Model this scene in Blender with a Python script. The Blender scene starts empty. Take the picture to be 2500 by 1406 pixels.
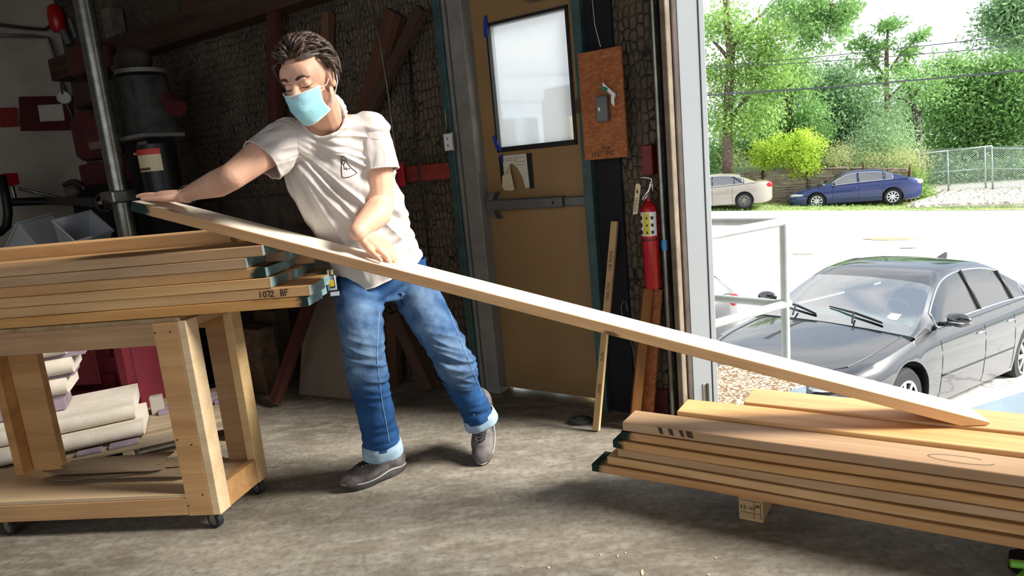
import bpy, bmesh, math, random
import numpy as np
from math import sin, cos, radians, pi, atan, sqrt
from mathutils import Vector, Matrix, noise
random.seed(7); rng = np.random.default_rng(7)
SC = bpy.context.scene
COL = SC.collection
V = Vector
# ------------------------------------------------------------------ camera
F_PX = 1658.0
PITCH = atan(310 / F_PX); ROLL = atan(.094)
CAM = V((0, 0, 1.2))
FW = V((0, cos(PITCH), -sin(PITCH))); _u0 = V((0, sin(PITCH), cos(PITCH))); _r0 = V((1, 0, 0))
UP = _u0 * cos(ROLL) + _r0 * sin(ROLL); RT = _r0 * cos(ROLL) - _u0 * sin(ROLL)
cd = bpy.data.cameras.new('camera'); cam = bpy.data.objects.new('camera', cd); COL.objects.link(cam)
cd.sensor_width = 36; cd.lens = 36 * F_PX / 2500; cd.clip_end = 400; cd.clip_start = .05
cam.matrix_world = Matrix(((RT.x, UP.x, -FW.x, CAM.x), (RT.y, UP.y, -FW.y, CAM.y), (RT.z, UP.z, -FW.z, CAM.z), (0, 0, 0, 1)))
SC.camera = cam
# ------------------------------------------------------------------ light and exposure
SC.view_settings.view_transform = 'Standard'; SC.view_settings.look = 'None'
SC.view_settings.gamma = 1; SC.view_settings.use_curve_mapping = False
SC.view_settings.exposure = .68
wd = bpy.data.worlds.new('overcast_sky'); SC.world = wd; wd.use_nodes = True
nt = wd.node_tree; nt.nodes.clear()
out = nt.nodes.new('ShaderNodeOutputWorld'); bg = nt.nodes.new('ShaderNodeBackground')
tc = nt.nodes.new('ShaderNodeTexCoord'); nz = nt.nodes.new('ShaderNodeTexNoise'); mp = nt.nodes.new('ShaderNodeMapping')
mp.inputs['Scale'].default_value = (1, 1, 3.2); nz.inputs['Scale'].default_value = 2.2; nz.inputs['Detail'].default_value = 6
cr = nt.nodes.new('ShaderNodeValToRGB')
cr.color_ramp.elements[0].position = .40; cr.color_ramp.elements[0].color = (.50, .60, .74, 1)
cr.color_ramp.elements[1].position = .60; cr.color_ramp.elements[1].color = (1.0, 1.0, 1.0, 1)
nt.links.new(tc.outputs['Generated'], mp.inputs[0]); nt.links.new(mp.outputs[0], nz.inputs[0])
nt.links.new(nz.outputs[0], cr.inputs[0]); nt.links.new(cr.outputs[0], bg.inputs[0])
bg.inputs[1].default_value = 1.05
nt.links.new(bg.outputs[0], out.inputs[0])
SUN_AZ, SUN_EL = 104, 33
sl = bpy.data.lights.new('sun', 'SUN'); so = bpy.data.objects.new('sun', sl); COL.objects.link(so)
sl.energy = 6.6; sl.angle = radians(20); sl.color = (1, .97, .91)
_d = V((sin(radians(SUN_AZ)) * cos(radians(SUN_EL)), cos(radians(SUN_AZ)) * cos(radians(SUN_EL)), sin(radians(SUN_EL))))
so.rotation_euler = _d.to_track_quat('Z', 'Y').to_euler(); so.location = (6, 3, 8)

# ------------------------------------------------------------------ pixel to world helpers (2500 x 1406 frame)
def ray(px, py): return FW * F_PX + RT * (px - 1250) + UP * (703 - py)
def G(px, py, z=0.0):
    d = ray(px, py); return CAM + d * ((z - CAM.z) / d.z)
def PY(px, py, Y):
    d = ray(px, py); return CAM + d * (Y / d.y)
def hit(px, py, o, n):
    d = ray(px, py); return CAM + d * ((V(o) - CAM).dot(n) / d.dot(n))
class Frame:
    """vertical reference plane: s to the right along it, n towards the camera side, z up"""
    def __init__(s, o, az):
        s.o = V((o[0], o[1], 0)); a = radians(az); s.e = V((sin(a), cos(a), 0)); s.i = V((s.e.y, -s.e.x, 0))
        s.M = Matrix(((s.e.x, -s.i.x, 0, 0), (s.e.y, -s.i.y, 0, 0), (0, 0, 1, 0), (0, 0, 0, 1)))
    def P(s, a, n, z): return s.o + s.e * a + s.i * n + V((0, 0, z))
    def sz(s, px, py, n=0.0):
        p = hit(px, py, s.o + s.i * n, s.i) - s.o
        return p.dot(s.e), p.z
    def mat(s, a, n, z):
        m = s.M.copy(); m.translation = s.P(a, n, z); return m

# ------------------------------------------------------------------ objects
def link(o, parent=None):
    COL.objects.link(o)
    if parent is not None:
        o.parent = parent; o.matrix_parent_inverse = parent.matrix_basis.inverted()
    return o
def tag(o, label=None, cat=None, group=None, kind=None):
    if label: o['label'] = label
    if cat: o['category'] = cat
    if group: o['group'] = group
    if kind: o['kind'] = kind
    return o
def thing(name, label, cat, loc=(0, 0, 0), group=None, kind=None):
    o = bpy.data.objects.new(name, None); o.empty_display_size = .1
    o.matrix_basis = Matrix.Translation(V(loc)); COL.objects.link(o)
    return tag(o, label, cat, group, kind)

class MB:
    def __init__(s): s.v = []; s.f = []; s.m = []
    def add(s, vs, fs, mi=0):
        k = len(s.v); s.v += [tuple(p) for p in vs]; s.f += [tuple(i + k for i in f) for f in fs]; s.m += [mi] * len(fs)
    def box(s, a, b, M=None, mi=0):
        x0, y0, z0 = a; x1, y1, z1 = b
        vs = [V(p) for p in ((x0, y0, z0), (x1, y0, z0), (x1, y1, z0), (x0, y1, z0), (x0, y0, z1), (x1, y0, z1), (x1, y1, z1), (x0, y1, z1))]
        if M is not None: vs = [M @ p for p in vs]
        s.add(vs, [(0, 3, 2, 1), (4, 5, 6, 7), (0, 1, 5, 4), (1, 2, 6, 5), (2, 3, 7, 6), (3, 0, 4, 7)], mi)
    def bar(s, p, q, w, t, up=(0, 0, 1), mi=0):
        p = V(p); q = V(q); d = (q - p); L = d.length; d.normalize(); up = V(up)
        y = up.cross(d)
        if y.length < 1e-4: y = V((1, 0, 0)).cross(d)
        y.normalize(); z = d.cross(y)
        M = Matrix(((d.x, y.x, z.x, p.x), (d.y, y.y, z.y, p.y), (d.z, y.z, z.z, p.z), (0, 0, 0, 1)))
        s.box((0, -w / 2, -t / 2), (L, w / 2, t / 2), M, mi)
    def loft(s, rings, closed=True, caps=True, mi=0):
        n = len(rings[0]); k = len(s.v)
        vs = [p for r in rings for p in r]; fs = []
        for i in range(len(rings) - 1):
            for j in range(n if closed else n - 1):
                a = i * n + j; b = i * n + (j + 1) % n
                fs.append((a, b, b + n, a + n))
        if caps and closed:
            fs.append(tuple(range(n - 1, -1, -1))); fs.append(tuple((len(rings) - 1) * n + j for j in range(n)))
        s.add(vs, fs, mi)
    def tube(s, pts, r, n=8, mi=0, caps=True):
        pts = [V(p) for p in pts]
        if not hasattr(r, '__len__'): r = [r] * len(pts)
        rings = []; pn = None
        for i, p in enumerate(pts):
            d = (pts[min(i + 1, len(pts) - 1)] - pts[max(i - 1, 0)])
            if d.length < 1e-9: d = V((0, 0, 1))
            d.normalize()
            if pn is None:
                pn = d.orthogonal().normalized()
            else:
                pn = (pn - d * pn.dot(d))
                pn = pn.normalized() if pn.length > 1e-6 else d.orthogonal().normalized()
            b = d.cross(pn)
            rings.append([p + (pn * cos(2 * pi * j / n) + b * sin(2 * pi * j / n)) * r[i] for j in range(n)])
        s.loft(rings, True, caps, mi)
    def ell(s, c, ax, n=16, m=10, mi=0):
        c = V(c); ax = [V(a) for a in ax]; rings = []
        for i in range(m + 1):
            th = pi * (i + .001) / (m + .002); rr = sin(th); zz = -cos(th)
            rings.append([c + ax[0] * (rr * cos(2 * pi * j / n)) + ax[1] * (rr * sin(2 * pi * j / n)) + ax[2] * zz for j in range(n)])
        s.loft(rings, True, True, mi)
    def sphere(s, c, r, n=14, m=9, mi=0): s.ell(c, (V((r, 0, 0)), V((0, r, 0)), V((0, 0, r))), n, m, mi)
    def cap(s, p, q, r0, r1, n=12):
        """rounded tapered limb"""
        p = V(p); q = V(q); d = (q - p).normalized(); pts = []; rs = []
        for k in range(5):
            a = pi / 2 * (1 - k / 4); pts.append(p - d * r0 * sin(a)); rs.append(max(r0 * cos(a), 1e-4))
        for k in range(5):
            a = pi / 2 * k / 4; pts.append(q + d * r1 * sin(a)); rs.append(max(r1 * cos(a), 1e-4))
        s.tube(pts, rs, n)
    def shear(s, k): s.v = [(x + y * k, y, z) for x, y, z in s.v]; return s
    def mesh(s, name):
        me = bpy.data.meshes.new(name); me.from_pydata(s.v, [], s.f)
        if any(s.m): me.polygons.foreach_set('material_index', s.m)
        me.update(); return me
    def build(s, name, mats, parent=None, M=None, smooth=False, bevel=0, fix=False, seg=1, angle=None):
        me = s.mesh(name); o = bpy.data.objects.new(name, me)
        for m_ in (mats if isinstance(mats, (list, tuple)) else [mats]): me.materials.append(m_)
        if fix or bevel:
            bm = bmesh.new(); bm.from_mesh(me); bmesh.ops.recalc_face_normals(bm, faces=bm.faces)
            if bevel:
                es = [e for e in bm.edges if e.is_manifold and e.calc_face_angle(0) > .6]
                bmesh.ops.bevel(bm, geom=es, offset=bevel, segments=seg, affect='EDGES', clamp_overlap=True)
            bm.to_mesh(me); bm.free()
        if M is not None: o.matrix_basis = M
        if smooth: sm(me, angle)
        return link(o, parent)
def sm(me, angle=None):
    me.polygons.foreach_set('use_smooth', [True] * len(me.polygons))
    if angle: me.set_sharp_from_angle(angle=radians(angle))
def wrap(me, name, mats, parent=None, smooth=True):
    o = bpy.data.objects.new(name, me)
    for m_ in (mats if isinstance(mats, (list, tuple)) else [mats]): me.materials.append(m_)
    if smooth: sm(me)
    return link(o, parent)
def evalmods(mb, mods):
    """mesh of a builder after some modifiers"""
    me = mb.mesh('tmp'); o = bpy.data.objects.new('tmp', me); COL.objects.link(o)
    bm = bmesh.new(); bm.from_mesh(me); bmesh.ops.recalc_face_normals(bm, faces=bm.faces); bm.to_mesh(me); bm.free()
    for t, kw in mods:
        m = o.modifiers.new(t, t)
        for k, v in kw.items(): setattr(m, k, v)
    dg = bpy.context.evaluated_depsgraph_get(); dg.update()
    r = bpy.data.meshes.new_from_object(o.evaluated_get(dg))
    bpy.data.objects.remove(o); r.materials.clear()
    return r
def verts(me):
    a = np.empty(len(me.vertices) * 3, np.float64); me.vertices.foreach_get('co', a); return a.reshape(-1, 3)
def setverts(me, a): me.vertices.foreach_set('co', a.ravel()); me.update()
def normals(me):
    a = np.empty(len(me.vertices) * 3, np.float32); me.vertex_normals.foreach_get('vector', a); return a.reshape(-1, 3).astype(float)

# ------------------------------------------------------------------ materials
MATS = {}
def srgb(r, g, b):
    f = lambda c: ((c / 255 + .055) / 1.055) ** 2.4 if c > 10 else c / 255 / 12.92
    return (f(r), f(g), f(b), 1)
class N:
    def __init__(s, name):
        s.mat = bpy.data.materials.new(name); s.mat.use_nodes = True; s.t = s.mat.node_tree; s.t.nodes.clear()
        s.out = s.n('OutputMaterial'); s.b = s.n('BsdfPrincipled'); s.l(s.b.outputs[0], s.out.inputs[0])
        MATS[name] = s.mat
    def n(s, t): return s.t.nodes.new('ShaderNode' + t)
    def l(s, a, b): s.t.links.new(a, b)
    def coord(s, scale=(1, 1, 1), kind='Object', rot=(0, 0, 0)):
        t = s.n('TexCoord'); m = s.n('Mapping'); m.inputs['Scale'].default_value = scale; m.inputs['Rotation'].default_value = rot
        s.l(t.outputs[kind], m.inputs[0]); return m.outputs[0]
    def noise(s, co, sc=5, det=5, rough=.6, dist=0):
        k = s.n('TexNoise'); k.inputs['Scale'].default_value = sc; k.inputs['Detail'].default_value = det
        k.inputs['Roughness'].default_value = rough; k.inputs['Distortion'].default_value = dist
        s.l(co, k.inputs[0]); return k.outputs[0]
    def voro(s, co, sc=5, feat='F1', rnd=1):
        k = s.n('TexVoronoi'); k.feature = feat; k.inputs['Scale'].default_value = sc; k.inputs['Randomness'].default_value = rnd
        s.l(co, k.inputs[0]); return k.outputs['Distance']
    def ramp(s, f, stops):
        k = s.n('ValToRGB'); e = k.color_ramp.elements
        while len(e) < len(stops): e.new(.5)
        for i, (p, c) in enumerate(stops):
            e[i].position = p; e[i].color = c if len(c) == 4 else (*c, 1)
        s.l(f, k.inputs[0]); return k.outputs[0]
    def mix(s, f, a, b, mode='MIX'):
        k = s.n('Mix'); k.data_type = 'RGBA'; k.blend_type = mode
        for v, i in ((f, 0), (a, 6), (b, 7)):
            if hasattr(v, 'links'): s.l(v, k.inputs[i])
            elif i == 0: k.inputs[0].default_value = v
            else: k.inputs[i].default_value = v if len(v) == 4 else (*v, 1)
        return k.outputs[2]
    def math(s, op, a, b=None, c=None):
        k = s.n('Math'); k.operation = op
        for i, v in enumerate((a, b, c)):
            if v is None: continue
            if hasattr(v, 'links'): s.l(v, k.inputs[i])
            else: k.inputs[i].default_value = v
        return k.outputs[0]
    def bump(s, h, st=.3, d=.01, nrm=None):
        k = s.n('Bump'); k.inputs['Strength'].default_value = st; k.inputs['Distance'].default_value = d
        s.l(h, k.inputs['Height']); s.l(k.outputs[0], s.b.inputs['Normal']); return k
    def col(s, c):
        if hasattr(c, 'links'): s.l(c, s.b.inputs['Base Color'])
        else: s.b.inputs['Base Color'].default_value = c
    def set(s, **kw):
        for k, v in kw.items(): s.b.inputs[k.replace('_', ' ')].default_value = v
        return s
def flat(name, c, rough=.6, metal=0, c2=None, sc=8, bump=0, spec=.5, bsc=None, bd=.002, det=5, coat=0):
    if name in MATS: return MATS[name]
    m = N(name); m.set(Roughness=rough, Metallic=metal); m.b.inputs['Specular IOR Level'].default_value = spec
    m.b.inputs['Coat Weight'].default_value = coat
    co = m.coord()
    if c2 is None: c2 = tuple(x * .82 for x in c[:3]) + (1,)
    nn = m.noise(co, sc, det); m.col(m.ramp(nn, [(.3, c2), (.7, c)]))
    if bump: m.bump(m.noise(co, bsc or sc * 6, 4), bump, bd)
    return m.mat
def woodm(name, c1, c2, grain=14, paint=None, plen=.05, rough=.62, dark=.55, vary=.16):
    m = N(name); m.set(Roughness=rough); m.b.inputs['Specular IOR Level'].default_value = .3
    oi = m.n('ObjectInfo'); t = m.n('TexCoord')
    off = m.n('VectorMath'); off.operation = 'ADD'; cmb = m.n('CombineXYZ')
    r9 = m.math('MULTIPLY', oi.outputs['Random'], 37.0); m.l(r9, cmb.inputs[0]); m.l(r9, cmb.inputs[1])
    m.l(t.outputs['Object'], off.inputs[0]); m.l(cmb.outputs[0], off.inputs[1])
    def mp(sc):
        k = m.n('Mapping'); k.inputs['Scale'].default_value = sc; m.l(off.outputs[0], k.inputs[0]); return k.outputs[0]
    a = m.noise(mp((1.1, grain, grain)), 1, 6, .6, .6); b = m.noise(mp((3, grain * 9, grain * 9)), 1, 3)
    blot = m.noise(mp((2, 3, 3)), 1.2, 4)
    c = m.ramp(a, [(.28, c2), (.62, c1)])
    c = m.mix(m.math('MULTIPLY', m.ramp(b, [(.35, (0, 0, 0)), (.8, (1, 1, 1))]), .35), c, tuple(x * dark for x in c1[:3]) + (1,))
    c = m.mix(m.math('MULTIPLY', m.ramp(blot, [(.5, (0, 0, 0)), (.75, (1, 1, 1))]), .3), c, tuple(x * .7 for x in c2[:3]) + (1,))
    # rare knots
    vk = m.voro(mp((1.6, 6, 6)), 1.0); c = m.mix(m.ramp(vk, [(.03, (1, 1, 1)), (.055, (0, 0, 0))]), c, tuple(x * .3 for x in c2[:3]) + (1,))
    hs = m.n('HueSaturation'); m.l(c, hs.inputs['Color'])
    m.l(m.math('MULTIPLY_ADD', oi.outputs['Random'], vary * 2, 1 - vary), hs.inputs['Value'])
    m.l(m.math('MULTIPLY_ADD', oi.outputs['Random'], .25, .86), hs.inputs['Saturation'])
    c = hs.outputs[0]
    if paint:
        sp = m.n('SeparateXYZ'); m.l(t.outputs['Object'], sp.inputs[0]); ax = m.math('ABSOLUTE', sp.outputs[0])
        w = m.math('MULTIPLY_ADD', m.noise(mp((9, 22, 22)), 1, 4), plen * 2.2, -plen * 1.1)
        f = m.math('SMOOTH_MIN', m.math('MULTIPLY', m.math('SUBTRACT', plen, m.math('ADD', ax, w)), 40), 1, .1)
        f = m.math('MAXIMUM', f, 0)
        pc = m.ramp(m.noise(mp((30, 30, 30)), 1, 4), [(.3, tuple(x * .6 for x in paint[:3]) + (1,)), (.7, paint)])
        c = m.mix(f, c, pc)
    m.col(c); m.bump(b, .25, .002)
    return m.mat
# ------------------------------------------------------------------ shared materials
PINE = woodm('board_wood', srgb(206, 168, 124), srgb(180, 134, 88), 12, rough=.6, vary=.24)
PINE_T = woodm('board_wood_painted_end', srgb(212, 170, 120), srgb(184, 134, 84), 12, paint=srgb(96, 128, 130), plen=.012, vary=.22)
PINE_G = woodm('board_wood_green_end', srgb(206, 162, 112), srgb(176, 124, 74), 12, paint=srgb(20, 46, 36), plen=.055)
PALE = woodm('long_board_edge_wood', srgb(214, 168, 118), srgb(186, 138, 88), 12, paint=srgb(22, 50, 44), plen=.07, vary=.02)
PTOP = woodm('long_board_lit_top_wood', srgb(240, 230, 210), srgb(228, 214, 190), 6, vary=.02, dark=.8)  # top face coloured paler than the sides to carry the strong light on it
TEAL = flat('end_grain_sealer', srgb(128, 158, 160), .6, c2=srgb(88, 118, 122), sc=40)
GREENP = flat('dark_green_sealer', srgb(30, 62, 52), .6, c2=srgb(14, 34, 28), sc=40)
ENDW = woodm('end_grain', srgb(206, 160, 108), srgb(160, 112, 66), 30)
FIR = woodm('cart_lumber', srgb(200, 156, 106), srgb(170, 124, 80), 16, vary=.08)
FIRE = flat('plywood_edge', srgb(176, 148, 108), .7, c2=srgb(130, 104, 70), sc=30)
OLDW = woodm('old_dark_lumber', srgb(92, 62, 44), srgb(56, 36, 26), 14, vary=.2)
OLDR = woodm('old_red_lumber', srgb(88, 46, 38), srgb(60, 30, 26), 14, vary=.1)
MARK = flat('marker_ink', srgb(26, 18, 14), .6)
STEEL = flat('galvanized_steel', srgb(150, 150, 140), .3, .85, c2=srgb(108, 106, 96), sc=14)
DULLS = flat('dull_grey_metal', srgb(110, 112, 112), .45, .5, sc=20)
CHROME = flat('chrome', srgb(215, 217, 220), .15, 1)
BLACK = flat('black_plastic', srgb(22, 22, 24), .45)
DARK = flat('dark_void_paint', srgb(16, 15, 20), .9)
RUBBER = flat('rubber', srgb(30, 30, 32), .7, c2=srgb(20, 20, 22))
RED = flat('red_enamel', srgb(176, 22, 26), .3, c2=srgb(150, 16, 22), sc=4)
DRED = flat('dusty_red_paint', srgb(96, 26, 30), .7, c2=srgb(64, 18, 22), sc=16)
WHITE = flat('white_paint', srgb(226, 230, 232), .5, c2=srgb(214, 219, 222), sc=3)
GREY = flat('grey_frame_paint', srgb(134, 132, 126), .55, c2=srgb(112, 110, 104), sc=9)
GREENT = flat('worn_green_trim_paint', srgb(52, 86, 84), .6, c2=srgb(34, 58, 58), sc=16, bump=.2)
BLUET = flat('blue_tape', srgb(24, 50, 150), .5)
PAPER = flat('paper', srgb(214, 208, 190), .8, sc=20)
CREAM = flat('cream_label', srgb(222, 210, 170), .7)
CARD = flat('card_sheet', srgb(128, 116, 98), .9, c2=srgb(116, 104, 88), sc=4)

# ------------------------------------------------------------------ reference planes
wo = G(1228, 960); WALL = Frame(wo, 125.0)
S_END = WALL.sz(1748, 700, 0)[0]          # left edge of the big opening
S_COR = WALL.sz(192, 300, 0)[0]
DOOR_S0 = WALL.sz(1182, 500, -.02)[0]

# floor: dusty concrete
m = N('concrete_floor'); m.set(Roughness=.62); m.b.inputs['Specular IOR Level'].default_value = .35
co = m.coord(kind='Object')
a = m.noise(co, 1.3, 8, .62, .3); b = m.noise(m.coord((1, 2.6, 1), rot=(0, 0, .35)), 7, 6, .65); c = m.noise(co, 42, 4)
base = m.ramp(a, [(.30, srgb(92, 82, 70)), (.52, srgb(134, 126, 112)), (.72, srgb(166, 158, 144))])
base = m.mix(m.ramp(b, [(.45, (0, 0, 0)), (.7, (.6, .6, .6))]), base, srgb(182, 176, 162))
base = m.mix(m.ramp(c, [(.35, (.45, .45, .45)), (.55, (0, 0, 0))]), base, srgb(92, 82, 70))
ck = m.n('TexVoronoi'); ck.feature = 'DISTANCE_TO_EDGE'; ck.inputs['Scale'].default_value = .55
wv = m.n('VectorMath'); wv.operation = 'ADD'; nn = m.n('TexNoise'); nn.inputs['Scale'].default_value = 3; nn.inputs['Detail'].default_value = 5
m.l(co, nn.inputs[0]); sc_ = m.n('VectorMath'); sc_.operation = 'SCALE'; sc_.inputs['Scale'].default_value = .35; m.l(nn.outputs['Color'], sc_.inputs[0])
m.l(co, wv.inputs[0]); m.l(sc_.outputs[0], wv.inputs[1]); m.l(wv.outputs[0], ck.inputs[0])
crk = m.ramp(ck.outputs['Distance'], [(0, (1, 1, 1)), (.004, (0, 0, 0))])
base = m.mix(m.math('MULTIPLY', crk, m.ramp(a, [(.5, (0, 0, 0)), (.6, (.8, .8, .8))])), base, srgb(64, 56, 48))
m.col(base); m.bump(m.math('ADD', m.math('MULTIPLY', b, .6), m.math('MULTIPLY', c, .4)), .25, .006)
FLOORM = m.mat
# hex-mesh stucco
def stucco(name, c_hi, c_lo, c_line, sc=1.0):
    m = N(name); m.set(Roughness=.9)
    t = m.n('TexCoord'); k = m.n('Mapping'); k.inputs['Scale'].default_value = (36 * sc, 36 * sc, 21 * sc)
    ns = m.n('TexNoise'); ns.inputs['Scale'].default_value = 7; ns.inputs['Detail'].default_value = 3; m.l(t.outputs['Object'], ns.inputs[0])
    s_ = m.n('VectorMath'); s_.operation = 'SCALE'; s_.inputs['Scale'].default_value = .03; m.l(ns.outputs['Color'], s_.inputs[0])
    ad = m.n('VectorMath'); ad.operation = 'ADD'; m.l(t.outputs['Object'], ad.inputs[0]); m.l(s_.outputs[0], ad.inputs[1]); m.l(ad.outputs[0], k.inputs[0])
    v = m.n('TexVoronoi'); v.feature = 'DISTANCE_TO_EDGE'; v.inputs['Scale'].default_value = 1; v.inputs['Randomness'].default_value = .55; m.l(k.outputs[0], v.inputs[0])
    big = m.noise(t.outputs['Object'], 2.3, 5, .7)
    fine = m.noise(t.outputs['Object'], 60, 4)
    cc = m.ramp(big, [(.3, c_lo), (.7, c_hi)])
    cc = m.mix(m.math('MULTIPLY', fine, .5), cc, c_lo)
    brk = m.ramp(m.noise(t.outputs['Object'], 9, 3), [(.36, (0, 0, 0)), (.55, (1, 1, 1))])
    ln = m.math('MULTIPLY', m.ramp(v.outputs['Distance'], [(.02, (1, 1, 1)), (.09, (0, 0, 0))]), brk)
    m.col(m.mix(ln, cc, c_line))
    h = m.math('ADD', m.ramp(v.outputs['Distance'], [(0, (0, 0, 0)), (.25, (1, 1, 1))]), m.math('MULTIPLY', fine, .5))
    m.bump(h, .9, .012)
    return m.mat
STUC = stucco('mesh_stucco_wall', srgb(124, 110, 90), srgb(70, 58, 44), srgb(20, 15, 12))
PLAST = flat('grey_plaster', srgb(196, 186, 170), .9, c2=srgb(164, 154, 138), sc=2.2, bump=.25, bsc=30)
TAN = flat('tan_door_paint', srgb(150, 118, 74), .55, c2=srgb(136, 106, 66), sc=2.4, bump=.05)
OSB = None
m = N('oriented_strand_board'); m.set(Roughness=.75)
v = m.n('TexVoronoi'); v.inputs['Scale'].default_value = 1; k_ = m.coord((70, 70, 130), rot=(.5, .4, .3)); m.l(k_, v.inputs[0])
hs = m.n('SeparateColor'); m.l(v.outputs['Color'], hs.inputs[0])
m.col(m.mix(m.math('MULTIPLY', m.noise(m.coord(), 26, 4), .4), m.ramp(hs.outputs[0], [(.0, srgb(140, 78, 38)), (.5, srgb(158, 92, 46)), (1, srgb(176, 112, 60))]), srgb(110, 60, 28)))
m.bump(v.outputs['Distance'], .3, .003); OSB = m.mat
OSBL = woodm('leaning_board_wood', srgb(140, 98, 60), srgb(100, 66, 38), 10)

# ------------------------------------------------------------------ room shell
def poly_slab(name, pts, z0, z1, mat, **kw):
    mb = MB(); n = len(pts)
    mb.loft([[V((p[0], p[1], z0)) for p in pts], [V((p[0], p[1], z1)) for p in pts]])
    return tag(mb.build(name, mat, fix=True), **kw)
def wp(s, n): p = WALL.P(s, n, 0); return (p.x, p.y)
def wbox(name, s0, s1, z0, z1, n0, n1, mat, parent=None, bevel=0, **kw):
    """box on the wall plane; its own origin sits at its lower middle"""
    mb = MB(); mb.box((-(s1 - s0) / 2, -(n1 - n0) / 2, 0), ((s1 - s0) / 2, (n1 - n0) / 2, z1 - z0))
    o = mb.build(name, mat, parent, WALL.mat((s0 + s1) / 2, (n0 + n1) / 2, z0), bevel=bevel)
    return tag(o, **kw)
def wq(x0, y0, x1, y1, n=0.0):
    """s and z limits of a box seen between two pixel corners on the plane"""
    ym = (y0 + y1) / 2; s0 = WALL.sz(x0, ym, n)[0]; s1 = WALL.sz(x1, ym, n)[0]; xm = (x0 + x1) / 2
    return s0, s1, max(WALL.sz(xm, y1, n)[1], 0), WALL.sz(xm, y0, n)[1]
CEIL = 4.6; S_R = 9.0; N_F = 5.6
OPEN_W = 4.4; OPEN_H = 4.1
poly_slab('floor', [wp(S_COR - .1, -.12), wp(S_R, -.12), wp(S_R, N_F), wp(S_COR - .1, N_F)], -.15, 0, FLOORM, kind='structure')
poly_slab('ceiling', [wp(S_COR - .1, -.12), wp(S_R, -.12), wp(S_R, N_F), wp(S_COR - .1, N_F)], CEIL, CEIL + .12, flat('dark_ceiling_boards', srgb(60, 46, 36), .9, sc=5), kind='structure')
SG = WALL.sz(1436, 700, 0)[0]
mbw = MB()
d0 = DOOR_S0; d1 = SG + .15; DZ = 2.36
S_G0 = (WALL.sz(1635, 10, .05)[0] + WALL.sz(1688, 960, .05)[0]) / 2
for a0, a1, z0, z1 in ((S_COR, d0, 0, CEIL), (d0, d1, DZ, CEIL), (d1, S_G0, 0, CEIL), (S_G0, S_END + OPEN_W, OPEN_H, CEIL), (S_END + OPEN_W, S_R, 0, CEIL)):
    mbw.box((a0, 0, z0), (a1, .12, z1))
wb_ = mbw.build('wall_back', STUC, M=WALL.mat(0, 0, 0)); tag(wb_, kind='structure')
tag(wbox('wall_left', S_COR - .12, S_COR, 0, CEIL, -.12, N_F, PLAST), kind='structure')
tag(wbox('wall_right', S_R, S_R + .12, 0, CEIL, -.12, N_F, PLAST), kind='structure')
# wall behind the camera, with an unseen opening shaped to admit fill light
mbw = MB()
FO0, FO1 = -.6, 8.6
for a0, a1, z0, z1 in ((S_COR, FO0, 0, CEIL), (FO0, FO1, 3.1, CEIL), (FO1, S_R, 0, CEIL)):
    mbw.box((a0, -N_F - .12, z0), (a1, -N_F, z1))
tag(mbw.build('wall_front', PLAST, M=WALL.mat(0, 0, 0)), kind='structure')

# lintel beams
b1 = WALL.sz(363, 128, .1)[1]; b2 = WALL.sz(363, 62, .1)[1]
wbox('lintel_beam', S_COR + .01, DOOR_S0 - .18, b1 - .0, b2, 0.001, .14, OLDW, label='wide blackened timber beam running along the top of the stucco wall', cat='beam', bevel=.006)

# ------------------------------------------------------------------ the tan exit door and its frame
dn = -.05
fr = thing('door_1', None, None, WALL.P(d0, 0, 0)); tag(fr, kind='structure')
s0, s1 = WALL.sz(1178, 700, dn)[0], d1
wz0 = WALL.sz(1320, 362, dn)[1]; wz1 = WALL.sz(1290, 34, dn)[1]
ws0 = WALL.sz(1199, 200, dn)[0]; ws1 = WALL.sz(1400, 200, dn)[0]
wt = .035   # glass rebate
mb = MB(); DB = .020
for a0, a1, z0, z1 in ((s0, ws0, DB, DZ), (ws1, s1, DB, DZ), (ws0, ws1, DB, wz0), (ws0, ws1, wz1, DZ)): mb.box((a0, -dn, z0), (a1, -dn + .045, z1))
mb.build('door_panel', TAN, fr, WALL.mat(0, 0, 0))
mb = MB(); t_ = .016
for a0, a1, z0, z1 in ((ws0, ws0 + t_ * .6, wz0, wz1), (ws1 - t_, ws1, wz0, wz1), (ws0, ws1, wz0, wz0 + t_ * 1.5), (ws0, ws1, wz1 - t_ * .8, wz1)): mb.box((a0, -dn - .006, z0), (a1, -dn + .05, z1))
mb.build('window_frame', BLACK, fr, WALL.mat(0, 0, 0))
# frosted corrugated pane
gm = N('frosted_plastic_pane'); gm.b.inputs['Base Color'].default_value = srgb(246, 248, 248); gm.set(Roughness=.35)
tl = gm.n('BsdfTranslucent'); tl.inputs[0].default_value = (.8, .84, .84, 1); mx = gm.n('MixShader'); mx.inputs[0].default_value = .72; tr = gm.n('BsdfRefraction'); tr.inputs['Roughness'].default_value = .13; tr.inputs['IOR'].default_value = 1.08
mx2 = gm.n('MixShader'); mx2.inputs[0].default_value = .6; gm.l(tl.outputs[0], mx2.inputs[1]); gm.l(tr.outputs[0], mx2.inputs[2])
gm.l(gm.b.outputs[0], mx.inputs[1]); gm.l(mx2.outputs[0], mx.inputs[2]); gm.l(mx.outputs[0], gm.out.inputs[0])
wav = gm.n('TexWave'); wav.inputs['Scale'].default_value = 28; wav.bands_direction = 'X'; gm.l(gm.coord(), wav.inputs[0]); gm.bump(wav.outputs[0], .3, .003)
mb = MB(); mb.box((ws0, -dn + .02, wz0), (ws1, -dn + .026, wz1)); mb.build('window_pane', gm.mat, fr, WALL.mat(0, 0, 0))
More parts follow.
